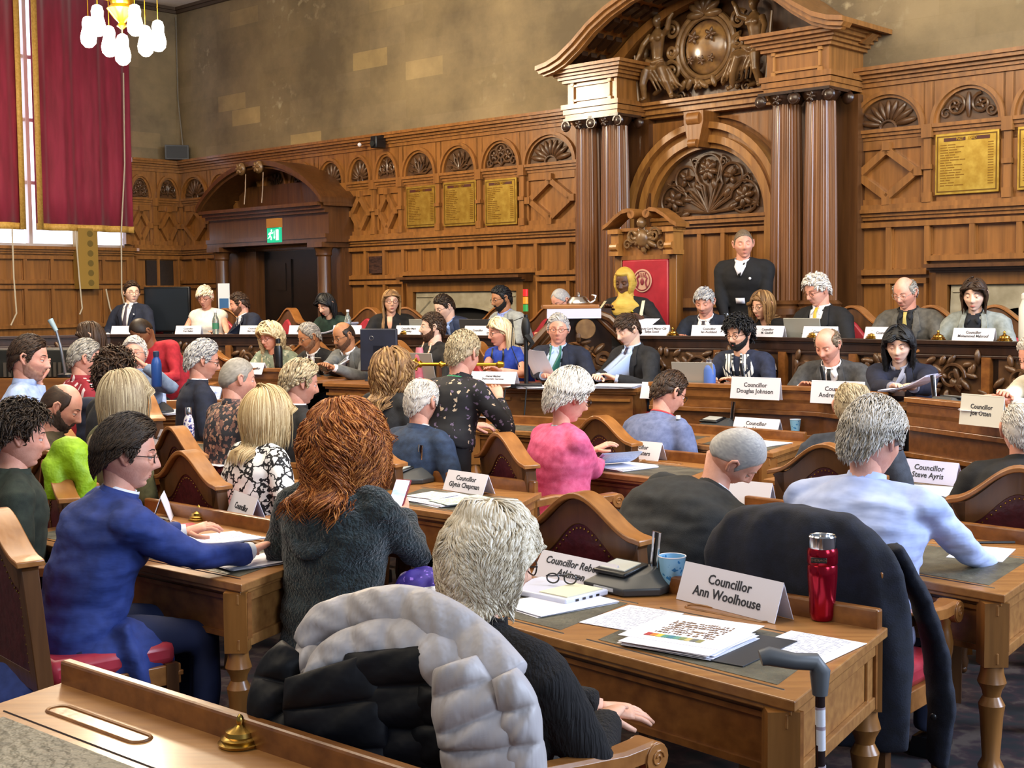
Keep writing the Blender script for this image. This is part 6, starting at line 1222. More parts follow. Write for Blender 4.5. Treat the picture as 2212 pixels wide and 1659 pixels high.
FLD = mat('0e0f16', 'b8a48c', kind='flower', sc=(26, 26, 26), c3='6a5c78', lo=.22, hi=.34, rough=.8)
Fp('man standing in dark flower-print shirt with green lanyard', 1000, 765, 7.9, 45, haz=38, nod=12, pose='stand', skin='pink', hair='gblond', curl=.2, kind='shirt', top=FLD, ch=False, lod=0, w=1.08, R=('px', 1078, 862, 7.85), L=(-.12, .2, 1.02), lean=.12, extra=lambda c: (c['ring']('lanyard', mat('2c8a5c', rough=.6), c['nk'] * 1.55, c['nk'] * 1.4, -.02, .006, 1.0, .003)))
Fp('white-haired balding man in dark blue suit', 915, 868, 7.75, 40, hs=1.05, haz=48, nod=8, old=1, skin='pink', hair='white', bald=.42, line='m', top=cloth('1c2c44', '263a58'), cl='the man in dark blue suit', lod=0, w=1.05)
Fp('white-haired woman in bright pink cardigan reading', 1228, 858, 7.5, 62, hs=1.1, w=1.18, haz=66, nod=18, fem=1, old=1, skin='pink', hair='white', style='short', line='f', vol=.02, fringe=.3, glasses='dark', kind='jumper', top=cloth('d0527c', 'e46a94'), cl='the woman in pink', lod=0, wr=.005, R=('px', 1295, 1000, 7.75), L=('px', 1285, 972, 7.85), extra=lambda c: c['ring']('lanyard', mat('2a3a7c', 'd8d8e0', sc=(40, 40, 40)), c['nk'] * 1.45, c['nk'] * 1.3, -.02, .006, .8, .003))
Fp('brown-haired man in lavender-grey suit', 1445, 848, 8.65, 50, hs=1.05, haz=66, nod=26, skin='pink', hair='brown', bald=0, glasses='dark', top=cloth('5a658a', '6d789e'), cl='the man in lavender-grey suit', w=1.12, extra=lambda c: c['ring']('red_lanyard', mat('c0303a', rough=.6), c['nk'] * 1.42, c['nk'] * 1.38, .014, .024, .6, .003))
Fp('balding fair man in charcoal suit on the right', 1842, 880, 6.95, 34, haz=22, nod=6, old=1, skin='pink', hair='gblond', bald=.40, top=cloth('2c323e', '39404e'), cl='the fair man in charcoal suit', lod=0, w=1.08)
Fp('white-haired man in black at the right edge', 2208, 930, 6.2, 22, haz=12, nod=4, old=1, skin='pink', hair='white', style='short', bald=.35, top=BLK, cl='the man at the right edge', lod=0, w=1.1)
Fp('bald man in black suit bent to the right', 1588, 985, 5.35, 58, haz=80, nod=48, old=1, tilt=34, skin='pink', hair='silver', style='buzz', line='m', top=cloth('17191c', '212427'), lean=.40, leanaz=68, cl='the man bent to the right', lod=0, w=1.55, wr=.009, ch=False)
def shirtback(c): c['drape']('collar_label', [(.0, -.01, .01), (.02, -.01, .01)], BLACK, .005, nx=1)
Fp('grey-haired man with glasses in pale blue shirt writing', 1885, 950, 5.05, 40, haz=54, nod=14, skin='pink', hair='ash', hs=1.07, vol=.018, curl=.25, fringe=0, glasses='dark', kind='shirt', top=mat('a3b2de', 'b8c6ee', rough=.75, sc=12, bump=.25, bsc=(9, 9, 26)), cl='the man in pale blue shirt', lod=-1, w=1.36, wr=.010, ch=False, trousers='232a44', R=('px', 2140, 1225, 5.15), L=(-.1, .45, .8), lean=.16)
Fp('bald bearded man in olive brown jacket with head bowed', 132, 880, 7.2, 72, haz=84, nod=26, skin='pink', hair='brown', style='buzz', bald=.75, line='m', beard=('3a2c24', '57463a'), kind='cardigan', top=cloth('3a3222', '4a402c'), cl='the man in olive brown', lod=0, w=1.1)
Fp('woman with straight ash-blond bob in olive top', 268, 860, 6.95, 42, haz=62, tuck=-1, nod=6, fem=1, skin='fair', hair='gblond', style='bob', line='f', hlen=.10, vol=.022, kind='jumper', top=cloth('4c4c32', '5e5e40'), cl='the woman with ash-blond bob', lod=-1)
Fp('man with dark curly hair in dark green jacket', 42, 945, 5.7, 62, haz=68, nod=8, skin='pink', hair='dbrown', vol=.022, curl=1.0, kind='cardigan', top=cloth('1c2620', '28332b'), cl='the man in dark green', lod=0, w=1.12)
def tail(c):
    mb = MB(); p = c['pel']; mb.ell(p + Vector((.13, .10, -.10)), (.13, .24, .17), 16, 10); mb.ell(p + Vector((-.05, .02, -.10)), (.2, .2, .17), 16, 10); mb.tube([p + Vector((.2, .12, .05)), p + Vector((.22, .16, -.12)), p + Vector((.22, .20, -.26))], [.06, .09, .05], n=10, flat=.5)
    blend_mesh('jacket_tail', mb, .014, 4, mat('1c2f6e', '24397e', rough=.8, sc=25, bump=.15, bsc=(14, 14, 40)), c['e'], wr=.008)
Fp('brown-haired man with glasses in bright blue suit', 274, 982, 5.05, 60, haz=76, nod=8, old=1, skin='pink', hair='dbrown', fringe=0, vol=.018, glasses='dark', top=mat('1c2f6e', '24397e', rough=.8, sc=25, bump=.15, bsc=(14, 14, 40)), shirt='dfe2ea', lod=-1, w=1.22, wr=.011, lean=.17, leanaz=66, ch=False, R=('px', 540, 1190, 5.15), L=('px', 400, 1150, 5.5), trousers='1a2448', skirt=.24, extra=tail, cl='the man in bright blue suit')
BW = mat('0c0c12', 'eceae8', kind='cells', sc=(15, 15, 15), lo=.07, hi=.10, rough=.7)
Fp('woman with blond bob in black and white patterned blouse', 575, 898, 6.9, 46, haz=64, tuck=-1, nod=8, fem=1, skin='fair', hair='blond', style='bob', line='f', hlen=.07, vol=.024, kind='jumper', top=BW, cl='the woman in monochrome blouse', lod=-1)
GRN = mat('0f1618', '223034', rough=1., sc=(40, 40, 40), bump=.9, bsc=90, sheen=.25)
def hood(c):
    nb, X, fw, up = c['nb'], c['X'], c['fw'], c['up']; mb = MB(); P = []
    for i in range(15): q = PI * 1.0 + PI * i / 14; P.append(nb + X * .135 * math.cos(q) + fw * (.13 * math.sin(q) + .0) + up * (-.03 - .12 * abs(math.sin(q)) ** 2))
    mb.tube(P, [.03, .034, .04, .045, .05, .055, .058, .06, .058, .055, .05, .045, .04, .034, .03], n=10, flat=.7)
    mb.tube([p - up * .09 - fw * .02 for p in P[3:12]], [.02, .035, .045, .05, .052, .05, .045, .035, .02], n=10, flat=.6); blend_mesh('hood', mb, .013, 5, GRN, c['e'], wr=.012, wf=(9, 9, 9))
Fp('woman with big curly red hair in dark green hooded cardigan', 742, 962, 5.15, 34, haz=44, tuck=-1, nod=12, fem=1, skin='fair', hair='ginger', style='long', line='f', hlen=.09, vol=.06, curl=1.1, kind='cardigan', top=GRN, lod=-1, w=1.2, wr=.012, R=('px', 872, 1108, 5.35), extra=hood, ch=False, skirt=.2, lean=.03, trousers='0d0f12')
phone(at(861, 1072, 5.40), 30, 'phone with red case and lit screen in the hand of the red-haired woman', tilt=1.0, red=True)
RIB = mat('0d0b0d', '151214', rough=.95, sc=20, bump=.5, bsc=(120, 120, 6))
Fp('elderly woman with white hair in black ribbed cardigan', 1058, 1215, 3.3, 50, haz=62, nod=10, fem=1, old=1, skin='fair', hair='cream', style='bob', line='f', hlen=-.03, vol=.022, curl=.35, glasses='dark', kind='cardigan', top=RIB, lod=-1, w=1.42, wr=.006, R=('px', 1310, 1555, 3.38), L=('px', 1300, 1530, 3.5), ch=False, hcurl=.3, lean=.06, trousers=mat('0e0b0b', '8a6248', kind='flower', sc=(22, 22, 22), c3='5c4438', lo=.3, hi=.42))
chair(-.04, 3.28, 48, 0, 'oak chair with curled arms under the quilted coat')
# ---- chairs seen empty or in front
chair_at(1262, 1072, 43, 'arched oak chair directly behind the conference unit and Rebecca Atkinson plate')

c_ = chair(-1.62, 4.98, 50, 0, 'oak chair at the left edge behind the man in bright blue suit')
for o in [o for o in c_.children if o.name.startswith('arm')]: bpy.data.objects.remove(o)

chair(1.17, 4.69, 40, 0, 'oak chair with curled arms under the dark navy suit jacket')
# ================================================================ THINGS ON THE DESKS
def dz_(px, py, z): return atz(px, py, z + .002)
def on_(px, Y, z): q = at(px, 900, Y); q.z = z; return q
# right foreground desk
plate(dz_(1583, 1315, .76), 54, ['Councillor', 'Ann Woolhouse'], 'large name plate reading Ann Woolhouse beside the red flask', L=.45, h=.125, size=.046)
plate(dz_(1252, 1256, .76), 50, ['Councillor Rebecca', 'Atkinson'], 'name plate reading Rebecca Atkinson behind the elderly woman', L=.40, h=.09, size=.040, lean=.06)
conf_unit(dz_(1352, 1272, .76), 48, 'black conference unit with lit grey screen on the right foreground desk', micx=.06, scale=1.25)
cup(dz_(1452, 1276, .76), 'blue paper cup beside the conference unit on the right foreground desk').scale = (1.3, 1.3, 1.3)
fl = empty('thermos_flask', dz_(1776, 1338, .76), az2rz(20), 'glossy red travel flask with steel rim', 'flask'); fl.scale = (1.08, 1.08, 1.08)
RED = mat('8e0c22', 'a31029', rough=.18, metal=.75, sc=4); MB().lathe([(.030, 0), (.034, .004), (.037, .02), (.039, .07), (.0435, .13), (.0435, .16), (.041, .165), (.0445, .17), (.0445, .205), (.040, .215)], n=32).obj('flask_body', fl, RED)
MB().lathe([(.040, .213), (.041, .22), (.041, .248), (.038, .252), (.035, .250), (.033, .235), (.005, .232)], n=32).obj('steel_rim', fl, SILVER); MB().box(-.028, .018, -.0465, -.0435, .176, .192).obj('badge_plate', fl, BLACKP, bevel=.002); letters('THERMOS', .011, SILVER, Matrix.Translation((-.005, -.0472, .184)) @ XZ, fl)
paper(dz_(1365, 1335, .76), 38, 'printed sheet on the right foreground desk left of the thick stack')
st = paper(dz_(1490, 1385, .764), 36, 'thick stack of papers with a coloured chart on the right foreground desk', n=6, w=.30, h=.30, plain=True)
tp = paper(dz_(1495, 1362, .777), 34, 'top sheet with rows of small print and a coloured bar', w=.33, h=.33, plain=True, c='eceaf2')
m_ = MB()
for r_ in range(7):
    for k in range(22):
        if random.random() < .85: x = -.09 + k * .009; m_.box(x, x + random.uniform(.004, .008), .07 - r_ * .024, .07 - r_ * .024 + random.uniform(.009, .018), .0015, .0022)
m_.obj('printed_figures', tp, mat('4a3024', '8a6a4a', sc=60), smooth=False)
m_ = MB()
for k, c_ in enumerate(('a83030', 'c87a30', 'd0b840', '4a8a78', '3c7a8a', '5a9080', '7c8a58', 'c0b070', '6a6a62', '8a8450')): m_.use(mat(c_, rough=.7)).box(-.10 + k * .019, -.083 + k * .019, -.125, -.092, .0015, .0024)
m_.obj('colour_bar', tp, smooth=False)
paper(dz_(1735, 1400, .76), 40, 'printed sheet on the right foreground desk below the red flask', w=.25, h=.32)
MB_ = MB(); MB_.box(-.13, .16, -.17, .17, 0, .004); o = MB_.obj('document_folder', None, mat('2a2d33', rough=.5), smooth=False, bevel=.001); o.location = dz_(1560, 1395, .76); o.rotation_euler = (0, 0, az2rz(38)); tag(o, 'dark folder under the thick stack of papers', 'folder')
tb = empty('tablet_computer', dz_(1195, 1282, .76), az2rz(45), 'white closed laptop with ports under the glasses on the right foreground desk', 'laptop'); MB().box(-.16, .16, -.11, .11, 0, .022).obj('case', tb, mat('cfd2e4', rough=.3), bevel=.006); m_ = MB()
for k in range(4): m_.box(.1605, .162, -.06 + k * .035, -.045 + k * .035, .007, .014)
m_.obj('ports', tb, BLACKP, smooth=False); m_ = MB(); m_.box(.02, .15, -.09, .09, .022, .026); m_.obj('note_pad', tb, mat('d8d4b8', rough=.7), smooth=False)
paper(dz_(1205, 1305, .76), 52, 'white sheets under the closed white laptop', n=3, plain=True, w=.24, h=.34)
gl = empty('spectacles', tb.location + Vector((.03, .02, .03)), az2rz(20), 'black folded spectacles on the closed white laptop', 'glasses'); m_ = MB()
for s in (-1, 1): m_.tube([(s * .032 + .022 * math.cos(q), .0, .018 + .017 * math.sin(q)) for q in [2 * PI * i / 16 for i in range(17)]], .003, n=6); m_.tube([(s * .055, 0, .025), (s * .058, .06, .012), (s * .02, .12, .006)], .003, n=6)
m_.obj('frame', gl, BLACKP)
p_ = phone(dz_(925, 1276, .765), 60, 'black phone lying at the left end of the right foreground desk', tilt=0, scr='1a1c22')
bg = empty('cushion', Vector((-.42, 5.0, .60)), az2rz(40), 'purple patterned scarf heaped beyond the left end of the right foreground desk', 'scarf'); 
m_ = MB(); m_.ell((.02, 0, .07), (.16, .12, .09), 20, 12); bg.name = 'scarf'; bg.location = at(925, 1270, 5.0) ; bg.location.z = .62; blend_mesh('fabric', m_, .012, 3, mat('2c1c86', '8a6cd8', kind='flower', sc=(40, 40, 40), c3='7a5cc8', lo=.2, hi=.3), bg, wr=.02, wf=(12, 12, 12))
MB().box(-.2, .2, -.2, .2, -.17, -.02).obj('stool_seat', bg, OAKD, bevel=.01)
m_ = MB(); [m_.tube([(sx_ * .16, sy_ * .16, -.62), (sx_ * .14, sy_ * .14, -.1)], .02, n=8) for sx_ in (-1, 1) for sy_ in (-1, 1)]; m_.obj('stool_leg', bg, OAKD)
# walking stick
ws = empty('crutch', at(1768, 1450, 3.3), 0, 'grey-handled metal crutch standing at the corner of the right foreground desk', 'crutch'); zz = ws.location.z
m_ = MB(); m_.tube([(-.145, 0, .035), (-.125, 0, .04), (-.06, 0, .026), (-.01, 0, .024), (.004, 0, .0), (.004, 0, -.06)], [.020, .024, .021, .023, .026, .019], n=14, flat=1.0); m_.obj('handle', ws, mat('55585c', rough=.45)); 
m_ = MB(); m_.tube([(.004, 0, -.05), (.012, 0, -zz + .03)], .0125, n=14); m_.obj('shaft', ws, mat('4a3c3c', rough=.25, metal=.8)); m_ = MB(); m_.tube([(.0048, 0, -.09), (.0062, 0, -.20)], .0130, n=14); m_.tube([(.007, 0, -.24), (.0092, 0, -.40)], .0130, n=14); m_.obj('sticker', ws, mat('d8d8e0', '9a8a94', rough=.6, sc=(3, 3, 60), lo=.55, hi=.6)); MB().lathe([(.02, 0), (.02, .02), (.015, .05)], (.012, 0, -zz), n=12).obj('rubber_foot', ws, BLACKP)
# quilted coat over the foreground chair
pc = empty('quilted_coat', (-.22, 3.0, .0), 0, 'pale quilted puffer coat with black lining draped over a chair', 'coat')
def pillow(name, path, widths, th, m, seglen=.07, nrm=None, flat=.5):
    """inflated quilted strip along a path (world points); widths across, th thickness"""
    P = [Vector(p) - pc.location for p in path]; Q_ = []; W_ = []; n = 64
    L_ = [0]
    for i in range(1, len(P)): L_.append(L_[-1] + (P[i] - P[i - 1]).length)
    for i in range(n + 1):
        s = L_[-1] * i / n; k = max(j for j in range(len(P)) if L_[j] <= s + 1e-9); k = min(k, len(P) - 2); t = (s - L_[k]) / (L_[k + 1] - L_[k]); a = P[max(k - 1, 0)]; d = P[min(k + 2, len(P) - 1)]; b, c_ = P[k], P[k + 1]
        q = .5 * ((2 * b) + (c_ - a) * t + (2 * a - 5 * b + 4 * c_ - d) * t * t + (3 * b - a - 3 * c_ + d) * t ** 3); Q_.append((q, widths[k] * (1 - t) + widths[k + 1] * t, s))
    R = []
    for i, (q, w_, s) in enumerate(Q_):
        t = (Q_[min(i + 1, n)][0] - Q_[max(i - 1, 0)][0]).normalized(); nn = (nrm - t * nrm.dot(t)).normalized(); sd = t.cross(nn); puff = .45 + .55 * abs(math.sin(PI * s / seglen)) ** .45
        R.append([q + sd * (w_ * math.cos(a)) + nn * (th * puff * math.sin(a) * (1 + .12 * math.sin(5 * a + s * 90))) for a in [2 * PI * j / 22 for j in range(22)]])
    m_ = MB(); m_.rings(R); return m_.obj(name, pc, m, auto=180)
PUF = mat('a8a2a2', 'bcb7ba', rough=.5, sc=6, bump=.3, bsc=(30, 30, 8)); LIN = mat('06070c', '0b0c14', rough=.6, spec=.25, sc=8, bump=.3, bsc=18)
nv = Vector((-.35, -.8, .5)).normalized()
pillow('collar_roll', [at(660, 1400, 3.12), at(700, 1345, 3.12), at(790, 1318, 3.08), at(880, 1312, 3.02), at(960, 1345, 2.96), at(1040, 1410, 2.9), at(1105, 1470, 2.84)], [.035, .045, .05, .052, .055, .06, .05], .045, PUF, .16, nv)
pillow('shell_upper', [at(668, 1495, 3.02), at(705, 1425, 3.02), at(790, 1385, 3.0), at(880, 1385, 2.96), at(955, 1430, 2.9), at(1010, 1500, 2.86), at(1050, 1570, 2.82)], [.012, .04, .045, .05, .055, .06, .05], .035, PUF, .085, nv)
pillow('cuff_end', [at(690, 1370, 3.14), at(672, 1410, 3.10), at(680, 1450, 3.06)], [.03, .045, .035], .035, PUF, .05, nv)
pillow('sleeve', [at(985, 1430, 2.86), at(1010, 1520, 2.83), at(1040, 1600, 2.82), at(1050, 1700, 2.82)], [.05, .085, .10, .10], .055, PUF, .062, nv)
pillow('shell_side', [at(1090, 1455, 2.82), at(1118, 1520, 2.80), at(1130, 1600, 2.80), at(1140, 1720, 2.80)], [.03, .045, .045, .05], .05, PUF, .075, nv)
for nm, pts, w_ in (('lining_panel', [at(700, 1440, 2.98), at(720, 1520, 2.96), at(730, 1640, 2.95)], [.10, .13, .13]), ('lining_panel', [at(850, 1400, 2.95), at(860, 1500, 2.93), at(870, 1660, 2.93)], [.12, .15, .15]), ('lining_panel', [at(960, 1480, 2.88), at(965, 1560, 2.88), at(970, 1720, 2.88)], [.06, .09, .10]), ('lining_sleeve', [at(640, 1405, 3.10), at(600, 1460, 3.08), at(590, 1530, 3.05), at(620, 1590, 3.02)], [.045, .06, .065, .05])):
    pillow(nm, pts, w_, .04, LIN, .085, nv)
# dark jacket over the chair of the pale blue shirt
jk = empty('suit_jacket', (1.15, 4.70, 0), az2rz(40), 'dark navy suit jacket hung over the chair of the man in pale blue shirt', 'jacket')
m_ = MB()
ringz = [(1.12, .10, .03, 0), (1.105, .20, .05, 0), (1.07, .27, .07, 0), (1.01, .33, .085, 0), (.93, .365, .09, .0), (.8, .37, .095, .01), (.62, .36, .09, .03), (.45, .35, .085, .03), (.33, .34, .07, .03)]
m_.rings([[(a_ * math.cos(q) * (1 + .02 * math.sin(7 * q + z * 9)) + cx2, -.205 - .10 * z + (b_ + .022) * math.sin(q) * (1 + .12 * math.sin(9 * q)), z) for q in [2 * PI * j / 48 for j in range(48)]] for z, a_, b_, cx2 in [(q_[0] - .03, *q_[1:]) for q_ in ringz]])
blend_mesh('fabric', m_, .013, 4, mat('10131f', '181d2e', rough=.85, sc=25, bump=.1, bsc=200), jk, wr=.008, wf=(9, 9, 3))
m_ = MB(); m_.tube([(.31, -.24, .98), (.37, -.16, .8), (.39, -.08, .62), (.40, -.05, .42), (.39, -.06, .22)], [.05, .06, .065, .07, .05], n=12, flat=.5); blend_mesh('front_panel', m_, .013, 3, mat('10131f', '181d2e', rough=.85, sc=25, bump=.1, bsc=200), jk, wr=.006); MB().ell((.40, -.12, .40), (.012, .006, .012), 12, 6).obj('button', jk, BLACKP)
# second desk
plate(dz_(1012, 1062, .76), 48, ['Councillor', 'Glynis Chapman'], 'name plate reading Glynis Chapman', L=.33, h=.105, size=.038)
conf_unit(dz_(872, 1040, .76), 44, 'black conference unit right of the red-haired woman', micx=.05, scale=1.25); cup(dz_(886, 1008, .76), 'blue paper cup behind the conference unit near the red-haired woman')
paper(dz_(962, 1082, .76), 52, 'stack of white papers before the Glynis Chapman plate', n=5, w=.34, h=.30, plain=True); paper(dz_(1000, 1080, .775), 58, 'pale green printed sheet on the white papers before the Glynis Chapman plate', c='c4d6c4', ink='7a8a80'); paper(dz_(935, 1070, .775), 40, 'sheet with a red diagram beside the pale green sheet', c='e2dfe6', ink='a05a48', w=.2, h=.2)
plate(dz_(846, 1003, .76), 50, None, 'blank end of a name plate behind the red-haired woman', L=.16, h=.08)
# third desk
plate(dz_(532, 1122, .76), 60, ['Councillor'], 'name plate right of the inkwell near the man in bright blue suit', L=.34, h=.12, size=.042); plate(dz_(352, 1120, .76), 80, ['Councillor'], 'name plate left of the inkwell beside the blue-suited mans face', L=.22, h=.12, size=.03)
paper(dz_(475, 1172, .765), 58, 'open map-printed papers under the hand of the man in bright blue suit', n=3, w=.40, h=.30, c='dfe0ee', ink='8088cc', curlz=.03); paper(dz_(545, 1215, .762), 50, 'white sheets at the right corner of the desk near the blue-suited man', n=4, plain=True)
o = tag(MB().box(-.05, .05, -.07, .07, 0, .015).obj('notebook', None, mat('a8434a', rough=.6), bevel=.002), 'small red notebook left of the map-printed papers', 'notebook'); o.location = dz_(392, 1142, .76); o.rotation_euler = (0, 0, -1)
# fourth
plate(dz_(1622, 1092, .76), 40, None, 'name plate turned away beside the head of the bent man', L=.24, h=.12); paper(dz_(1720, 1170, .76), 42, 'sheet before the man in pale blue shirt', plain=True); paper(dz_(2120, 1195, .76), 30, 'white sheet at the right hand of the man in pale blue shirt', plain=True); o = tag(MB().tube([(-.08, 0, 0), (.08, 0, 0)], .006, n=8).obj('pen', None, BLACKP), 'black pen beyond the white sheet on the right', 'pen'); o.location = dz_(2150, 1172, .768)
# fifth
plate(dz_(1382, 990, .78), 45, ['Councillor', 'Laura Masters'], 'name plate reading Laura Masters', L=.36, h=.11, size=.038)
wb = mat('c8d6e8', rough=.12, trans=.85, alpha=1.); bottle(dz_(1465, 985, .78), 'clear plastic water bottle with blue label beside the Laura Masters plate', [(.030, 0), (.033, .01), (.033, .07), (.031, .09), (.033, .11), (.033, .16), (.026, .19), (.013, .215), (.013, .235), (.015, .235), (.015, .255), (.013, .257)], wb, mat('dfe6f0', rough=.4), .235, (.0338, .115, .165, mat('2e5aa8', '6a8cc8', sc=40, rough=.4)))
paper(dz_(1325, 1005, .80), 62, 'pale blue booklet held open by the woman in pink', n=4, c='c2d4f0', ink='a8b8d8', w=.22, h=.26, curlz=.08); paper(dz_(1345, 1010, .78), 50, 'papers under the pale blue booklet', n=6, w=.3, h=.3, plain=True)
# sixth
plate(dz_(1636, 938, .85), 44, ['Councillor', 'Alan Hooper'], 'name plate reading Alan Hooper', L=.36, h=.11, size=.038); cup(dz_(1718, 936, .85), 'blue paper cup right of the Alan Hooper plate'); conf_unit(dz_(1545, 928, .85), 45, 'conference unit beside the man in lavender-grey suit', scale=1.2); paper(dz_(1640, 958, .85), 45, 'printed sheets before the Alan Hooper plate', n=2, w=.3); paper(dz_(1500, 905, .85), 45, 'white sheet in front of the man in lavender-grey suit', plain=True)
plate(dz_(1548, 905, .86), 45, None, 'name plate edge-on in front of the man in lavender-grey suit', L=.12, h=.09)
# seventh
plate(dz_(2010, 1042, .76), 48, ['Councillor', 'Steve Ayris'], 'name plate reading Steve Ayris', L=.34, h=.12, size=.042, col='c9cdf0'); paper(dz_(1990, 1060, .76), 30, 'papers below the Steve Ayris plate', n=3, w=.30, h=.35); paper(dz_(1985, 1095, .76), 40, 'lower sheets near the glasses of the man in pale blue shirt', n=2); conf_unit(dz_(2130, 1000, .76), 40, 'conference unit beside the man at the right edge')
# eighth
DOT = mat('e4e6f0', '2c3c8c', rough=.3, kind='voronoi', sc=(50, 50, 50), lo=.50, hi=.44, c3='b04a8a'); bottle(dz_(409, 968, .82), 'white drink bottle with coloured spots and steel cap', [(.033, 0), (.035, .006), (.035, .16), (.03, .19), (.021, .215), (.021, .225), (.022, .225), (.022, .265), (.019, .27)], DOT, SILVER, .225)
bottle(on_(350, 10.15, .952), 'translucent ribbed water bottle with white lid', [(.034, 0), (.036, .01), (.033, .05), (.036, .09), (.033, .13), (.036, .17), (.034, .20), (.036, .21), (.036, .235), (.028, .26), (.02, .262)], mat('a0b4dc', 'c8d6ee', rough=.2, sc=30), mat('e0e4f4', rough=.4), .21); bottle(at(339, 835, 9.6), 'blue drink bottle behind the ribbed water bottle', FLASK, mat('2450a0', rough=.35), mat('203050', rough=.4), .215)
plate(dz_(492, 985, .82), 40, ['Councillor', 'Christine Gilligan'], 'name plate beside the spotted bottle', L=.32, h=.11, size=.034); plate(dz_(347, 962, .82), 48, ['Councillor'], 'name plate left of the spotted bottle', L=.26, h=.11, size=.04)
conf_unit(on_(322, 9.98, .952), 30, 'conference unit left of the ribbed water bottle', scale=1.3, micx=.02); paper(on_(372, 10.05, .952), 40, 'papers right of the conference unit on the left', n=5, w=.3); paper(dz_(500, 1000, .82), 46, 'sheets under the name plate beside the spotted bottle')
laptop(dz_(425, 890, .86), 50, 'open laptop with plain blue-grey screen left of the flowered shirt', col='8a94a8', scr='7c8cb4'); laptop(dz_(832, 905, .86), 42, 'open laptop with bright screen beside the red-haired woman', col='3a3e48', scr='b8c8dc', open_=108)
paper(dz_(1000, 893, .86), 50, 'papers at the elbow of the man in dark flower print', n=3, w=.3); paper(dz_(1060, 898, .86), 45, 'printed sheets left of the woman in pink', n=2, w=.35); paper(dz_(975, 912, .86), 40, 'sheet beside the dark blue shoulder')
# middle row things
def on(pt, z): p = Vector(pt); p.z = z; return p
hp = plate(atz(1633, 838, 1.10), 40, ['Councillor', 'Douglas Johnson'], 'name plate reading Douglas Johnson hung on the ledge', L=.38, h=.15, size=.042, lean=.025); hp.location = at(1633, 862, 9.18); hp = plate((0, 0, 0), 40, ['Councillor', 'Andrew Sangar'], 'name plate hung on the ledge in front of the balding man in grey suit', L=.38, h=.15, size=.042, lean=.025); hp.location = at(1810, 872, 8.82)
hp = plate((0, 0, 0), 62, ['Councillor', 'Joe Otten'], 'name plate reading Joe Otten on the right-hand ledge', L=.30, h=.17, size=.036, lean=.02, col='d4d2c8'); hp.location = at(2122, 920, 7.30)
plate(at(1068, 828, 10.2), 25, ['Daniel Mather', 'Democratic Services'], 'name plate in front of the woman in royal blue', L=.38, h=.09, size=.022); plate(at(555, 808, 11.65), 35, ['Councillor'], 'name plate in front of the woman in pale green', L=.2, h=.1, size=.03); plate(at(1398, 860, 9.95), 30, None, 'name plate edge on the post between the tables', L=.08, h=.12)
LP = laptop(at(1515, 828, 9.75), 215, 'silver laptop with sticker facing the man in checked scarf', open_=100, w=.33, d=.22); LP.location.z = 1.09; m_ = MB(); m_.ell((.02, .118, .13), (.025, .004, .04), 14, 8); m_.obj('sticker', LP, mat('b05a48', 'e0e0e6', sc=60, rough=.5))
b1 = bottle(at(1533, 826, 9.58), 'blue flask with steel lid in front of the silver laptop', [(a * 1.15, b * 1.1) for a, b in FLASK[:4]] + [(.025, .22), (.025, .25), (.02, .255)], mat('4a6cb8', rough=.5), SILVER, .22); b1.location.z = 1.085
pk = bottle(at(907, 815, 10.95), 'tall pink water bottle in front of the man in black jumper', [(.036, 0), (.038, .02), (.038, .22), (.032, .24), (.032, .26), (.028, .29)], mat('c05a72', 'd88a9c', rough=.4, sc=8), mat('c87a88', rough=.4), .24); pk.location.z = 1.10; bk = bottle(at(602, 800, 11.7), 'black flask in front of the woman in pale green', FLASK, BLACKP, BLACKP, .2); bk.location.z = 1.20
l2 = laptop(at(935, 812, 11.05), 225, 'silver laptop in front of the man in black jumper', w=.36, d=.24, open_=102); l2.location.z = 1.105
mo = empty('computer_monitor', at(820, 820, 11.3), az2rz(195), 'dark navy monitor seen from behind beside the man in light grey suit', 'monitor'); mo.location.z = 1.10
MB().box(-.165, .165, -.015, .02, .08, .44).obj('screen_housing', mo, mat('171c2c', '1e2438', rough=.5, sc=6), bevel=.01); MB().box(-.05, .05, -.05, .02, .0, .3).obj('stand', mo, mat('171c2c', rough=.5), bevel=.004); MB().box(-.1, .1, -.09, .09, 0, .012).obj('foot', mo, mat('171c2c', rough=.5), bevel=.004); MB().box(-.05, .05, -.0165, -.012, .1, .42).obj('screen', mo, BLACKP, smooth=False) if False else None
m_ = MB(); m_.tube([(.06 + .018 * math.cos(q), .021, .36 + .018 * math.sin(q)) for q in [2 * PI * i / 20 for i in range(21)]], .0025, n=5); m_.obj('round_logo', mo, STEEL)
sg = empty('signal_light', at(1137, 834, 10.25), 0, 'black stand carrying a red, amber and green speech timer lamp', 'signal light'); sg.location.z = 1.10; h = 1.8 + (637 - 620) * 10.25 / 2900 - 1.10
MB().box(-.12, .12, -.08, .08, 0, .035).obj('base', sg, BLACKP, bevel=.006); m_ = MB(); m_.tube([(0, 0, .03), (0, 0, h - .2)], .016, n=12); m_.obj('pole', sg, BLACKP)
for k, (c_, nm) in enumerate((('c02020', 'red_lamp'), ('d87820', 'amber_lamp'), ('2c7a3a', 'green_lamp'))): MB().lathe([(.020, 0), (.020, .052)], (0, 0, h - .06 - k * .058), n=16).obj(nm, sg, mat(c_, rough=.3, emis=.5))
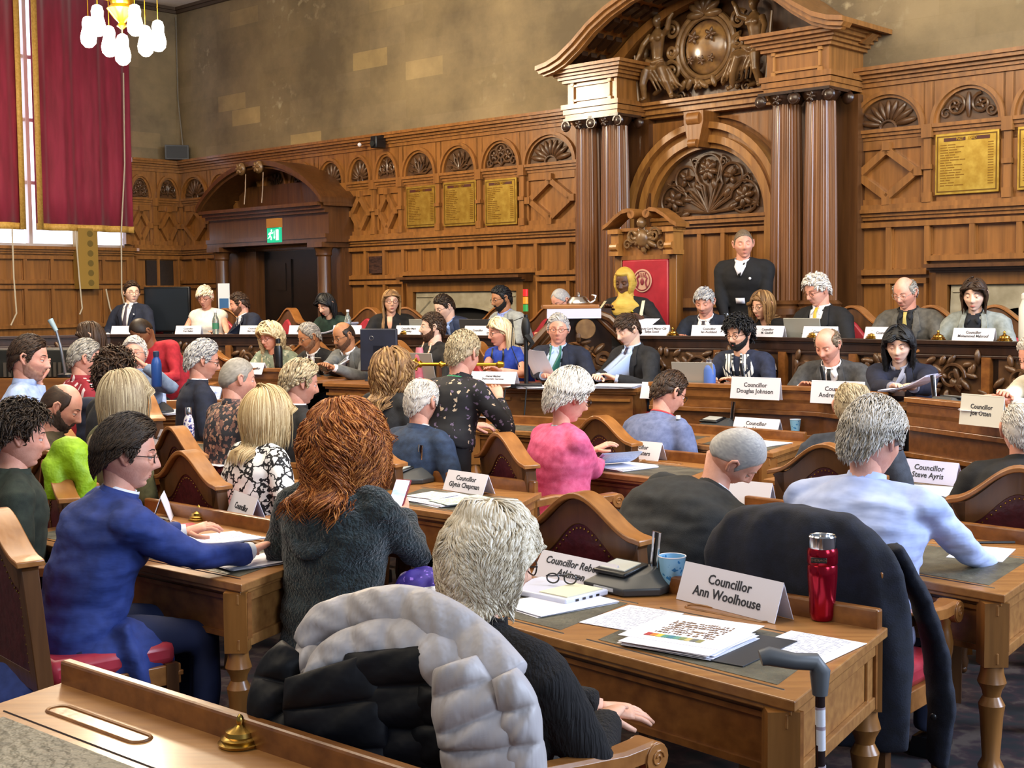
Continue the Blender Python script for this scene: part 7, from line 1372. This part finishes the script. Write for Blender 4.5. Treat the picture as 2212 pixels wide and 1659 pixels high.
m_ = MB(); m_.ell((0, 0, h - .30), (.035, .035, .09), 12, 8); m_.tube([(.0, 0, h - .36), (.05, -.02, h - .42), (.0, 0, h - .48)], [.03, .02, .01], n=8); m_.obj('bagged_cable', sg, BLACK); m_ = MB(); m_.tube([(-.02, 0, h - .22), (-.10, 0, h - .25), (-.11, 0, h - .45), (-.05, 0, h - .60)], .004, n=6); m_.tube([(-.1, 0, .01), (-.16, -.1, .0), (-.2, -.12, -.25), (-.19, -.13, -.5)], .006, n=6); m_.tube([(-.05, -.05, .01), (0, -.14, .01), (-.02, -.16, -.2), (-.03, -.17, -.5)], .006, n=6); m_.obj('cable', sg, BLACK)
hp = paper(at(1160, 790, 10.45), 215, 'white sheet held upright by the man in navy jacket', plain=True, w=.26, h=.30, curlz=.06); hp.rotation_euler[0] = .9; paper(on(at(1180, 826, 10.2), 1.102), 30, 'papers on the clerks table before the man in navy jacket', n=5, w=.35, plain=True); paper(on(at(1330, 828, 10.2), 1.102), 20, 'white file on the clerks table before the man in purple tie', n=8, w=.34, plain=True); paper(on(at(1130, 818, 10.4), 1.102), 30, 'sheet near the speech timer', plain=True)
bk_ = paper(at(1965, 846, 8.2), 40, 'open curled papers in the hands of the woman in navy blazer', n=5, w=.30, h=.22, curlz=.10, plain=True, c='dcdcf4'); paper(at(2150, 886, 7.4), 60, 'papers under the hands at the right edge', n=3, w=.25, plain=True)
for x, y, Y, az_, lab in ((1640, 830, 9.5, 220, 'in front of the man in checked scarf'), (1815, 835, 9.05, 215, 'in front of the balding man in grey suit'), (2060, 868, 7.9, 240, 'on the right-hand ledge'), (1320, 0, 0, 0, '')):
    if Y: c_ = conf_unit(at(x, y, Y), az_, 'conference unit ' + lab, scale=1.25, micx=.07); c_.location.z = 1.10
c_ = conf_unit(at(625, 806, 11.75), 210, 'conference unit before the woman in pale green', scale=1.2); c_.location.z = 1.115
# ceremonial mace on brackets
mc = empty('ceremonial_mace', at(975, 787, 10.35), az2rz(15), 'gilt ceremonial mace lying across brackets behind the standing man', 'mace'); m_ = MB(); M = Matrix.Rotation(PI / 2, 4, 'Y')
m_.lathe([(.004, -.36), (.02, -.345), (.03, -.32), (.045, -.29), (.022, -.265), (.03, -.25), (.013, -.235), (.013, -.10), (.022, -.09), (.026, -.08), (.022, -.07), (.013, -.06), (.013, .15), (.022, .16), (.022, .175), (.013, .185), (.013, .36), (.03, .38), (.02, .42)], n=18, M=M)
m_.obj('shaft', mc, GOLD); m_ = MB(); [petal(m_, -.31, 0, 0, .06, .025, k * PI / 3, .02) for k in range(6)]; m_.obj('head_ornament', mc, GOLD)
for x in (-.1, .16): m_ = MB(); m_.box(x - .012, x + .012, -.03, .03, 1.10 - mc.location.z, -.012); m_.obj('bracket', mc, OAKD)
# raised row things
TXT = {265: None, 405: ['Councillor', 'Fran Belbin'], 545: ['Councillor', 'Ben Curran'], 652: ['Cllr', 'Jayne Dunn'], 748: ['Councillor'], 880: ['Councillor Mark', 'Rowley'], 1030: ['Councillor'], 1092: ['Cllr', 'S. Ahmed'], 1407: ['Deputy Lord Mayor Cllr', 'Safiya Saeed'], 1530: ['Councillor', 'Ian Auckland'], 1655: ['Councillor', 'M. Gledhill'], 1768: ['Councillor'], 1905: ['Councillor'], 2100: ['Councillor', 'Mohammed Mahroof']}
def dais_pt(px):
    pts = DL1 if px < 1150 else DR1; r_ = ray(px, 720); k = r_.x / r_.y; best = None
    for a, b in zip(pts, pts[1:]):
        fa, fb = a[0] - k * a[1], b[0] - k * b[1]
        if fa * fb <= 0: t = fa / (fa - fb); p = lerp(a, b, t); d = Vector(b) - Vector(a); return p, math.degrees(math.atan2(-d.y, d.x))
    return Vector(pts[-1]), 43
WHO = {265: 'the young man in navy suit', 405: 'the woman in the sleeveless cream top', 545: 'the bearded man leaning left', 652: 'the empty red chair', 748: 'the woman in dark green', 880: 'the smiling woman in black', 1030: 'the man in the blue suit', 1092: 'the man in pale grey jacket', 1407: 'the ceremonial chair', 1530: 'the silver-haired man', 1655: 'the woman with the fair bob', 1768: 'the man with bright yellow tie', 1905: 'the bald man in tweed', 2100: 'the young woman in grey blazer'}
for px, t in TXT.items():
    p, az_ = dais_pt(px); q = Vector((p.x, p.y, DTL if px < 1150 else DT)) + Vector((math.sin(math.radians(az_)), math.cos(math.radians(az_)), 0)) * .03; plate(q, az_, t, 'name plate on the raised ledge before ' + WHO[px], L=.30, h=.085, size=.026, lean=.028)
def dais_thing(px, fn, off=.25, z=DT - .09): p, az_ = dais_pt(px); a = math.radians(az_); o = fn(Vector((p.x + math.sin(a) * off, p.y + math.cos(a) * off, z - (.02 if px < 1150 else 0))), az_); return o
for px, lab in ((905, 'laptop left of the man in the blue suit'), (1015, 'laptop in front of the man in the blue suit'), (1105, 'laptop in front of the man in pale grey jacket'), (1720, 'silver laptop in front of the man with bright yellow tie')): dais_thing(px, lambda p, a: laptop(p, a + 180, lab, col='a8a9a2' if px in (905, 1720) else '4a4a4c', w=.33, d=.23, open_=100, logo=px == 1720), .22)
CLR = mat('cfe0d8', rough=.1, trans=.8); WBP = [(.032, 0), (.034, .01), (.034, .13), (.028, .16), (.013, .19), (.013, .215), (.015, .215), (.015, .235), (.012, .236)]
dais_thing(457, lambda p, a: bottle(p, 'clear water bottle with green label on the raised row', WBP, CLR, WHITE, .215, (.0345, .05, .11, mat('3c7a5a', rough=.5))), .08, DT); dais_thing(742, lambda p, a: bottle(p, 'clear water bottle beside the woman in dark green', WBP, CLR, WHITE, .215), .10, DT)
dais_thing(2200, lambda p, a: bottle(p, 'large white bottle at the right edge of the raised row', [(.045, 0), (.048, .01), (.048, .22), (.03, .27), (.03, .28), (.033, .28), (.033, .31), (.02, .32)], mat('dcdcd4', rough=.4), mat('e6e6e0', rough=.4), .28), .1, DT)
dais_thing(718, lambda p, a: paper(p, a, 'curled papers read by the woman in dark green', n=6, w=.3, plain=True, curlz=.10), .12, DT)
dais_thing(1290, lambda p, a: conf_unit(p, a + 180, 'conference unit beside the ceremonial chair', scale=1.1), .2); dais_thing(1580, lambda p, a: conf_unit(p, a + 180, 'conference unit between the silver-haired man and the fair bob', scale=1.3), .15, DT - .04)
for px, lab in ((1450, 'before the ceremonial chair'), (1752, 'left of the yellow tie'), (1880, 'left of the bald man in tweed'), (2022, 'between the two people on the right'), (2165, 'near the large white bottle'), (870, 'right of the dark monitor')): dais_thing(px, lambda p, a: inkwell(p, 'brass inkwell on the raised ledge ' + lab), .03, DT)
paper(at(1385, 702, 11.35), 215, 'white sheet read by the woman in yellow headscarf', plain=True).rotation_euler[0] = -.35
# big dark screen, left microphone, left clutter
sc_ = empty('presentation_screen', at(362, 668, 15.0), az2rz(10), 'large dark screen behind the cropped white-blond woman', 'screen'); MB().box(-.27, .27, -.02, .03, -.25, .25).obj('screen_frame', sc_, BLACKP, bevel=.008); MB().box(-.25, .25, -.024, -.019, -.23, .23).obj('screen_panel', sc_, mat('1a1f26', rough=.3), smooth=False); MB().box(-.06, .06, 0, .04, DZ - sc_.location.z, -.2).obj('stand', sc_, BLACKP, bevel=.005)
mk = empty('stand_microphone', at(141, 785, 9.9), 0, 'silver gooseneck microphone leaning left above the left desks', 'microphone'); a_ = at(108, 690, 9.9) - mk.location; b_ = at(122, 715, 9.9) - mk.location; m_ = MB(); m_.tube([(0, 0, -.08), b_ * .5, b_], .011, n=8); m_.obj('stem', mk, STEEL); m_ = MB(); m_.tube([b_, a_], [.015, .022], n=12); m_.obj('head', mk, mat('9cb4bc', rough=.4)); MB().lathe([(.06, -.10), (.06, -.08), (.02, -.07)], n=16).obj('base', mk, BLACKP)
kb = empty('mixing_console', at(60, 775, 10.6), az2rz(5), 'dark slatted equipment case on the left behind the man with hand to chin', 'equipment'); MB().box(-.55, .5, -.2, .25, -.14, .08).obj('case', kb, mat('15140f', '24221c', rough=.5, sc=6), bevel=.01); m_ = MB(); [m_.box(-.1 + k * .04, -.08 + k * .04, -.215, -.2, -.13, -.02) for k in range(13)]; m_.obj('slat', kb, mat('4a4238', rough=.5), smooth=False); MB().box(-.6, .55, -.25, .3, -kb.location.z, -.14).obj('cabinet', kb, DESKW, bevel=.006, smooth=False)
# high-visibility vest and dark coat on chairs
hv = empty('safety_jacket', (-2.0, 6.15, 0), 0, 'fluorescent yellow safety jacket over a chair on the left', 'jacket'); hv.location = at(150, 985, 6.2); m_ = MB(); m_.ell((0, 0, 0), (.10, .07, .10), 18, 12); m_.tube([(.02, -.02, -.02), (.09, -.03, -.12), (.06, -.03, -.2)], [.06, .05, .05], n=12); m_.tube([(-.05, -.02, -.02), (-.06, -.03, -.2)], [.06, .06], n=12); blend_mesh('fabric', m_, .014, 4, mat('7ca000', '94be0c', rough=.6, sc=9, bump=.4, bsc=30), hv, wr=.014, wf=(10, 10, 10)); chair(hv.location.x + .18, hv.location.y + .22, 62, 0, 'arched oak chair under the fluorescent yellow jacket')
dc = empty('dark_coat', at(196, 878, 8.9), 0, 'dark coat over the chair of the man in red checks', 'coat'); m_ = MB(); m_.ell((0, 0, 0), (.13, .07, .07), 14, 10); m_.tube([(0, 0, -.02), (0, 0, -.35)], [.11, .10], n=14, flat=.5); blend_mesh('fabric', m_, .016, 3, NAVY, dc, wr=.01)
l3 = laptop(at(8, 905, 7.4), 60, 'dark laptop cut off by the left edge', col='15161a', scr='3c4c70'); l3.location.z = .90; tag(MB().box(l3.location.x - .25, l3.location.x + .2, 7.2, 7.6, .86, .9).obj('side_table', None, DESKTOP, bevel=.004), 'wooden table top under the dark laptop at the left edge', 'table'); m_ = MB(); m_.box(l3.location.x - .2, l3.location.x - .15, 7.25, 7.5, 0, .86); m_.box(l3.location.x + .1, l3.location.x + .15, 7.25, 7.5, 0, .86); o = m_.obj('table_leg', bpy.data.objects['side_table'], OAKD)

# ---- details that belong to one part of a thing hang under that part
NEST = {'nail_studs': 'back_leather', 'arm_post': 'arm', 'seat_cushion': 'seat_rail', 'leather_inset': 'desk_top', 'inlay_line': 'desk_top', 'pen_groove': 'desk_top', 'lettering': 'card plate', 'border': 'plate', 'heading_band': 'plate', 'name_lines': 'plate', 'screen': 'lid display_frame case', 'keyboard': 'base', 'logo': 'lid', 'sticker': 'lid', 'microphone_trim': 'microphone', 'card_slot': 'base',
        'label_band': 'bottle_body', 'lapel': 'jacket', 'collar_wing': 'jacket', 'jacket_collar': 'jacket', 'cuff': 'jacket', 'badge': 'jacket jumper', 'tie': 'shirt_front', 'pass_card': 'lanyard', 'id_badge': 'jumper', 'hinge': 'base', 'rim': 'wall', 'badge_plate': 'flask_body', 'emblem': 'emblem_disc', 'lens': 'camera_housing', 'headscarf_fold': 'headscarf', 'arm_pad': 'arm', 'panel_moulding': 'front_panel', 'ports': 'case', 'gold_trim': 'fabric', 'round_logo': 'screen_housing', 'running_figure': 'sign_panel'}
def base_(o): return o.name.split('.')[0]
def mid_(o): return sum((Vector(c) for c in o.bound_box), Vector()) / 8
for root in [o for o in bpy.data.objects if o.parent is None and o.children]:
    kids = list(root.children)
    for o in kids:
        if base_(o) in NEST and not o.children:
            sib = [k for k in kids if base_(k) in NEST[base_(o)].split() and k.parent == root]
            if sib: o.parent = min(sib, key=lambda k: (mid_(k) - mid_(o)).length)
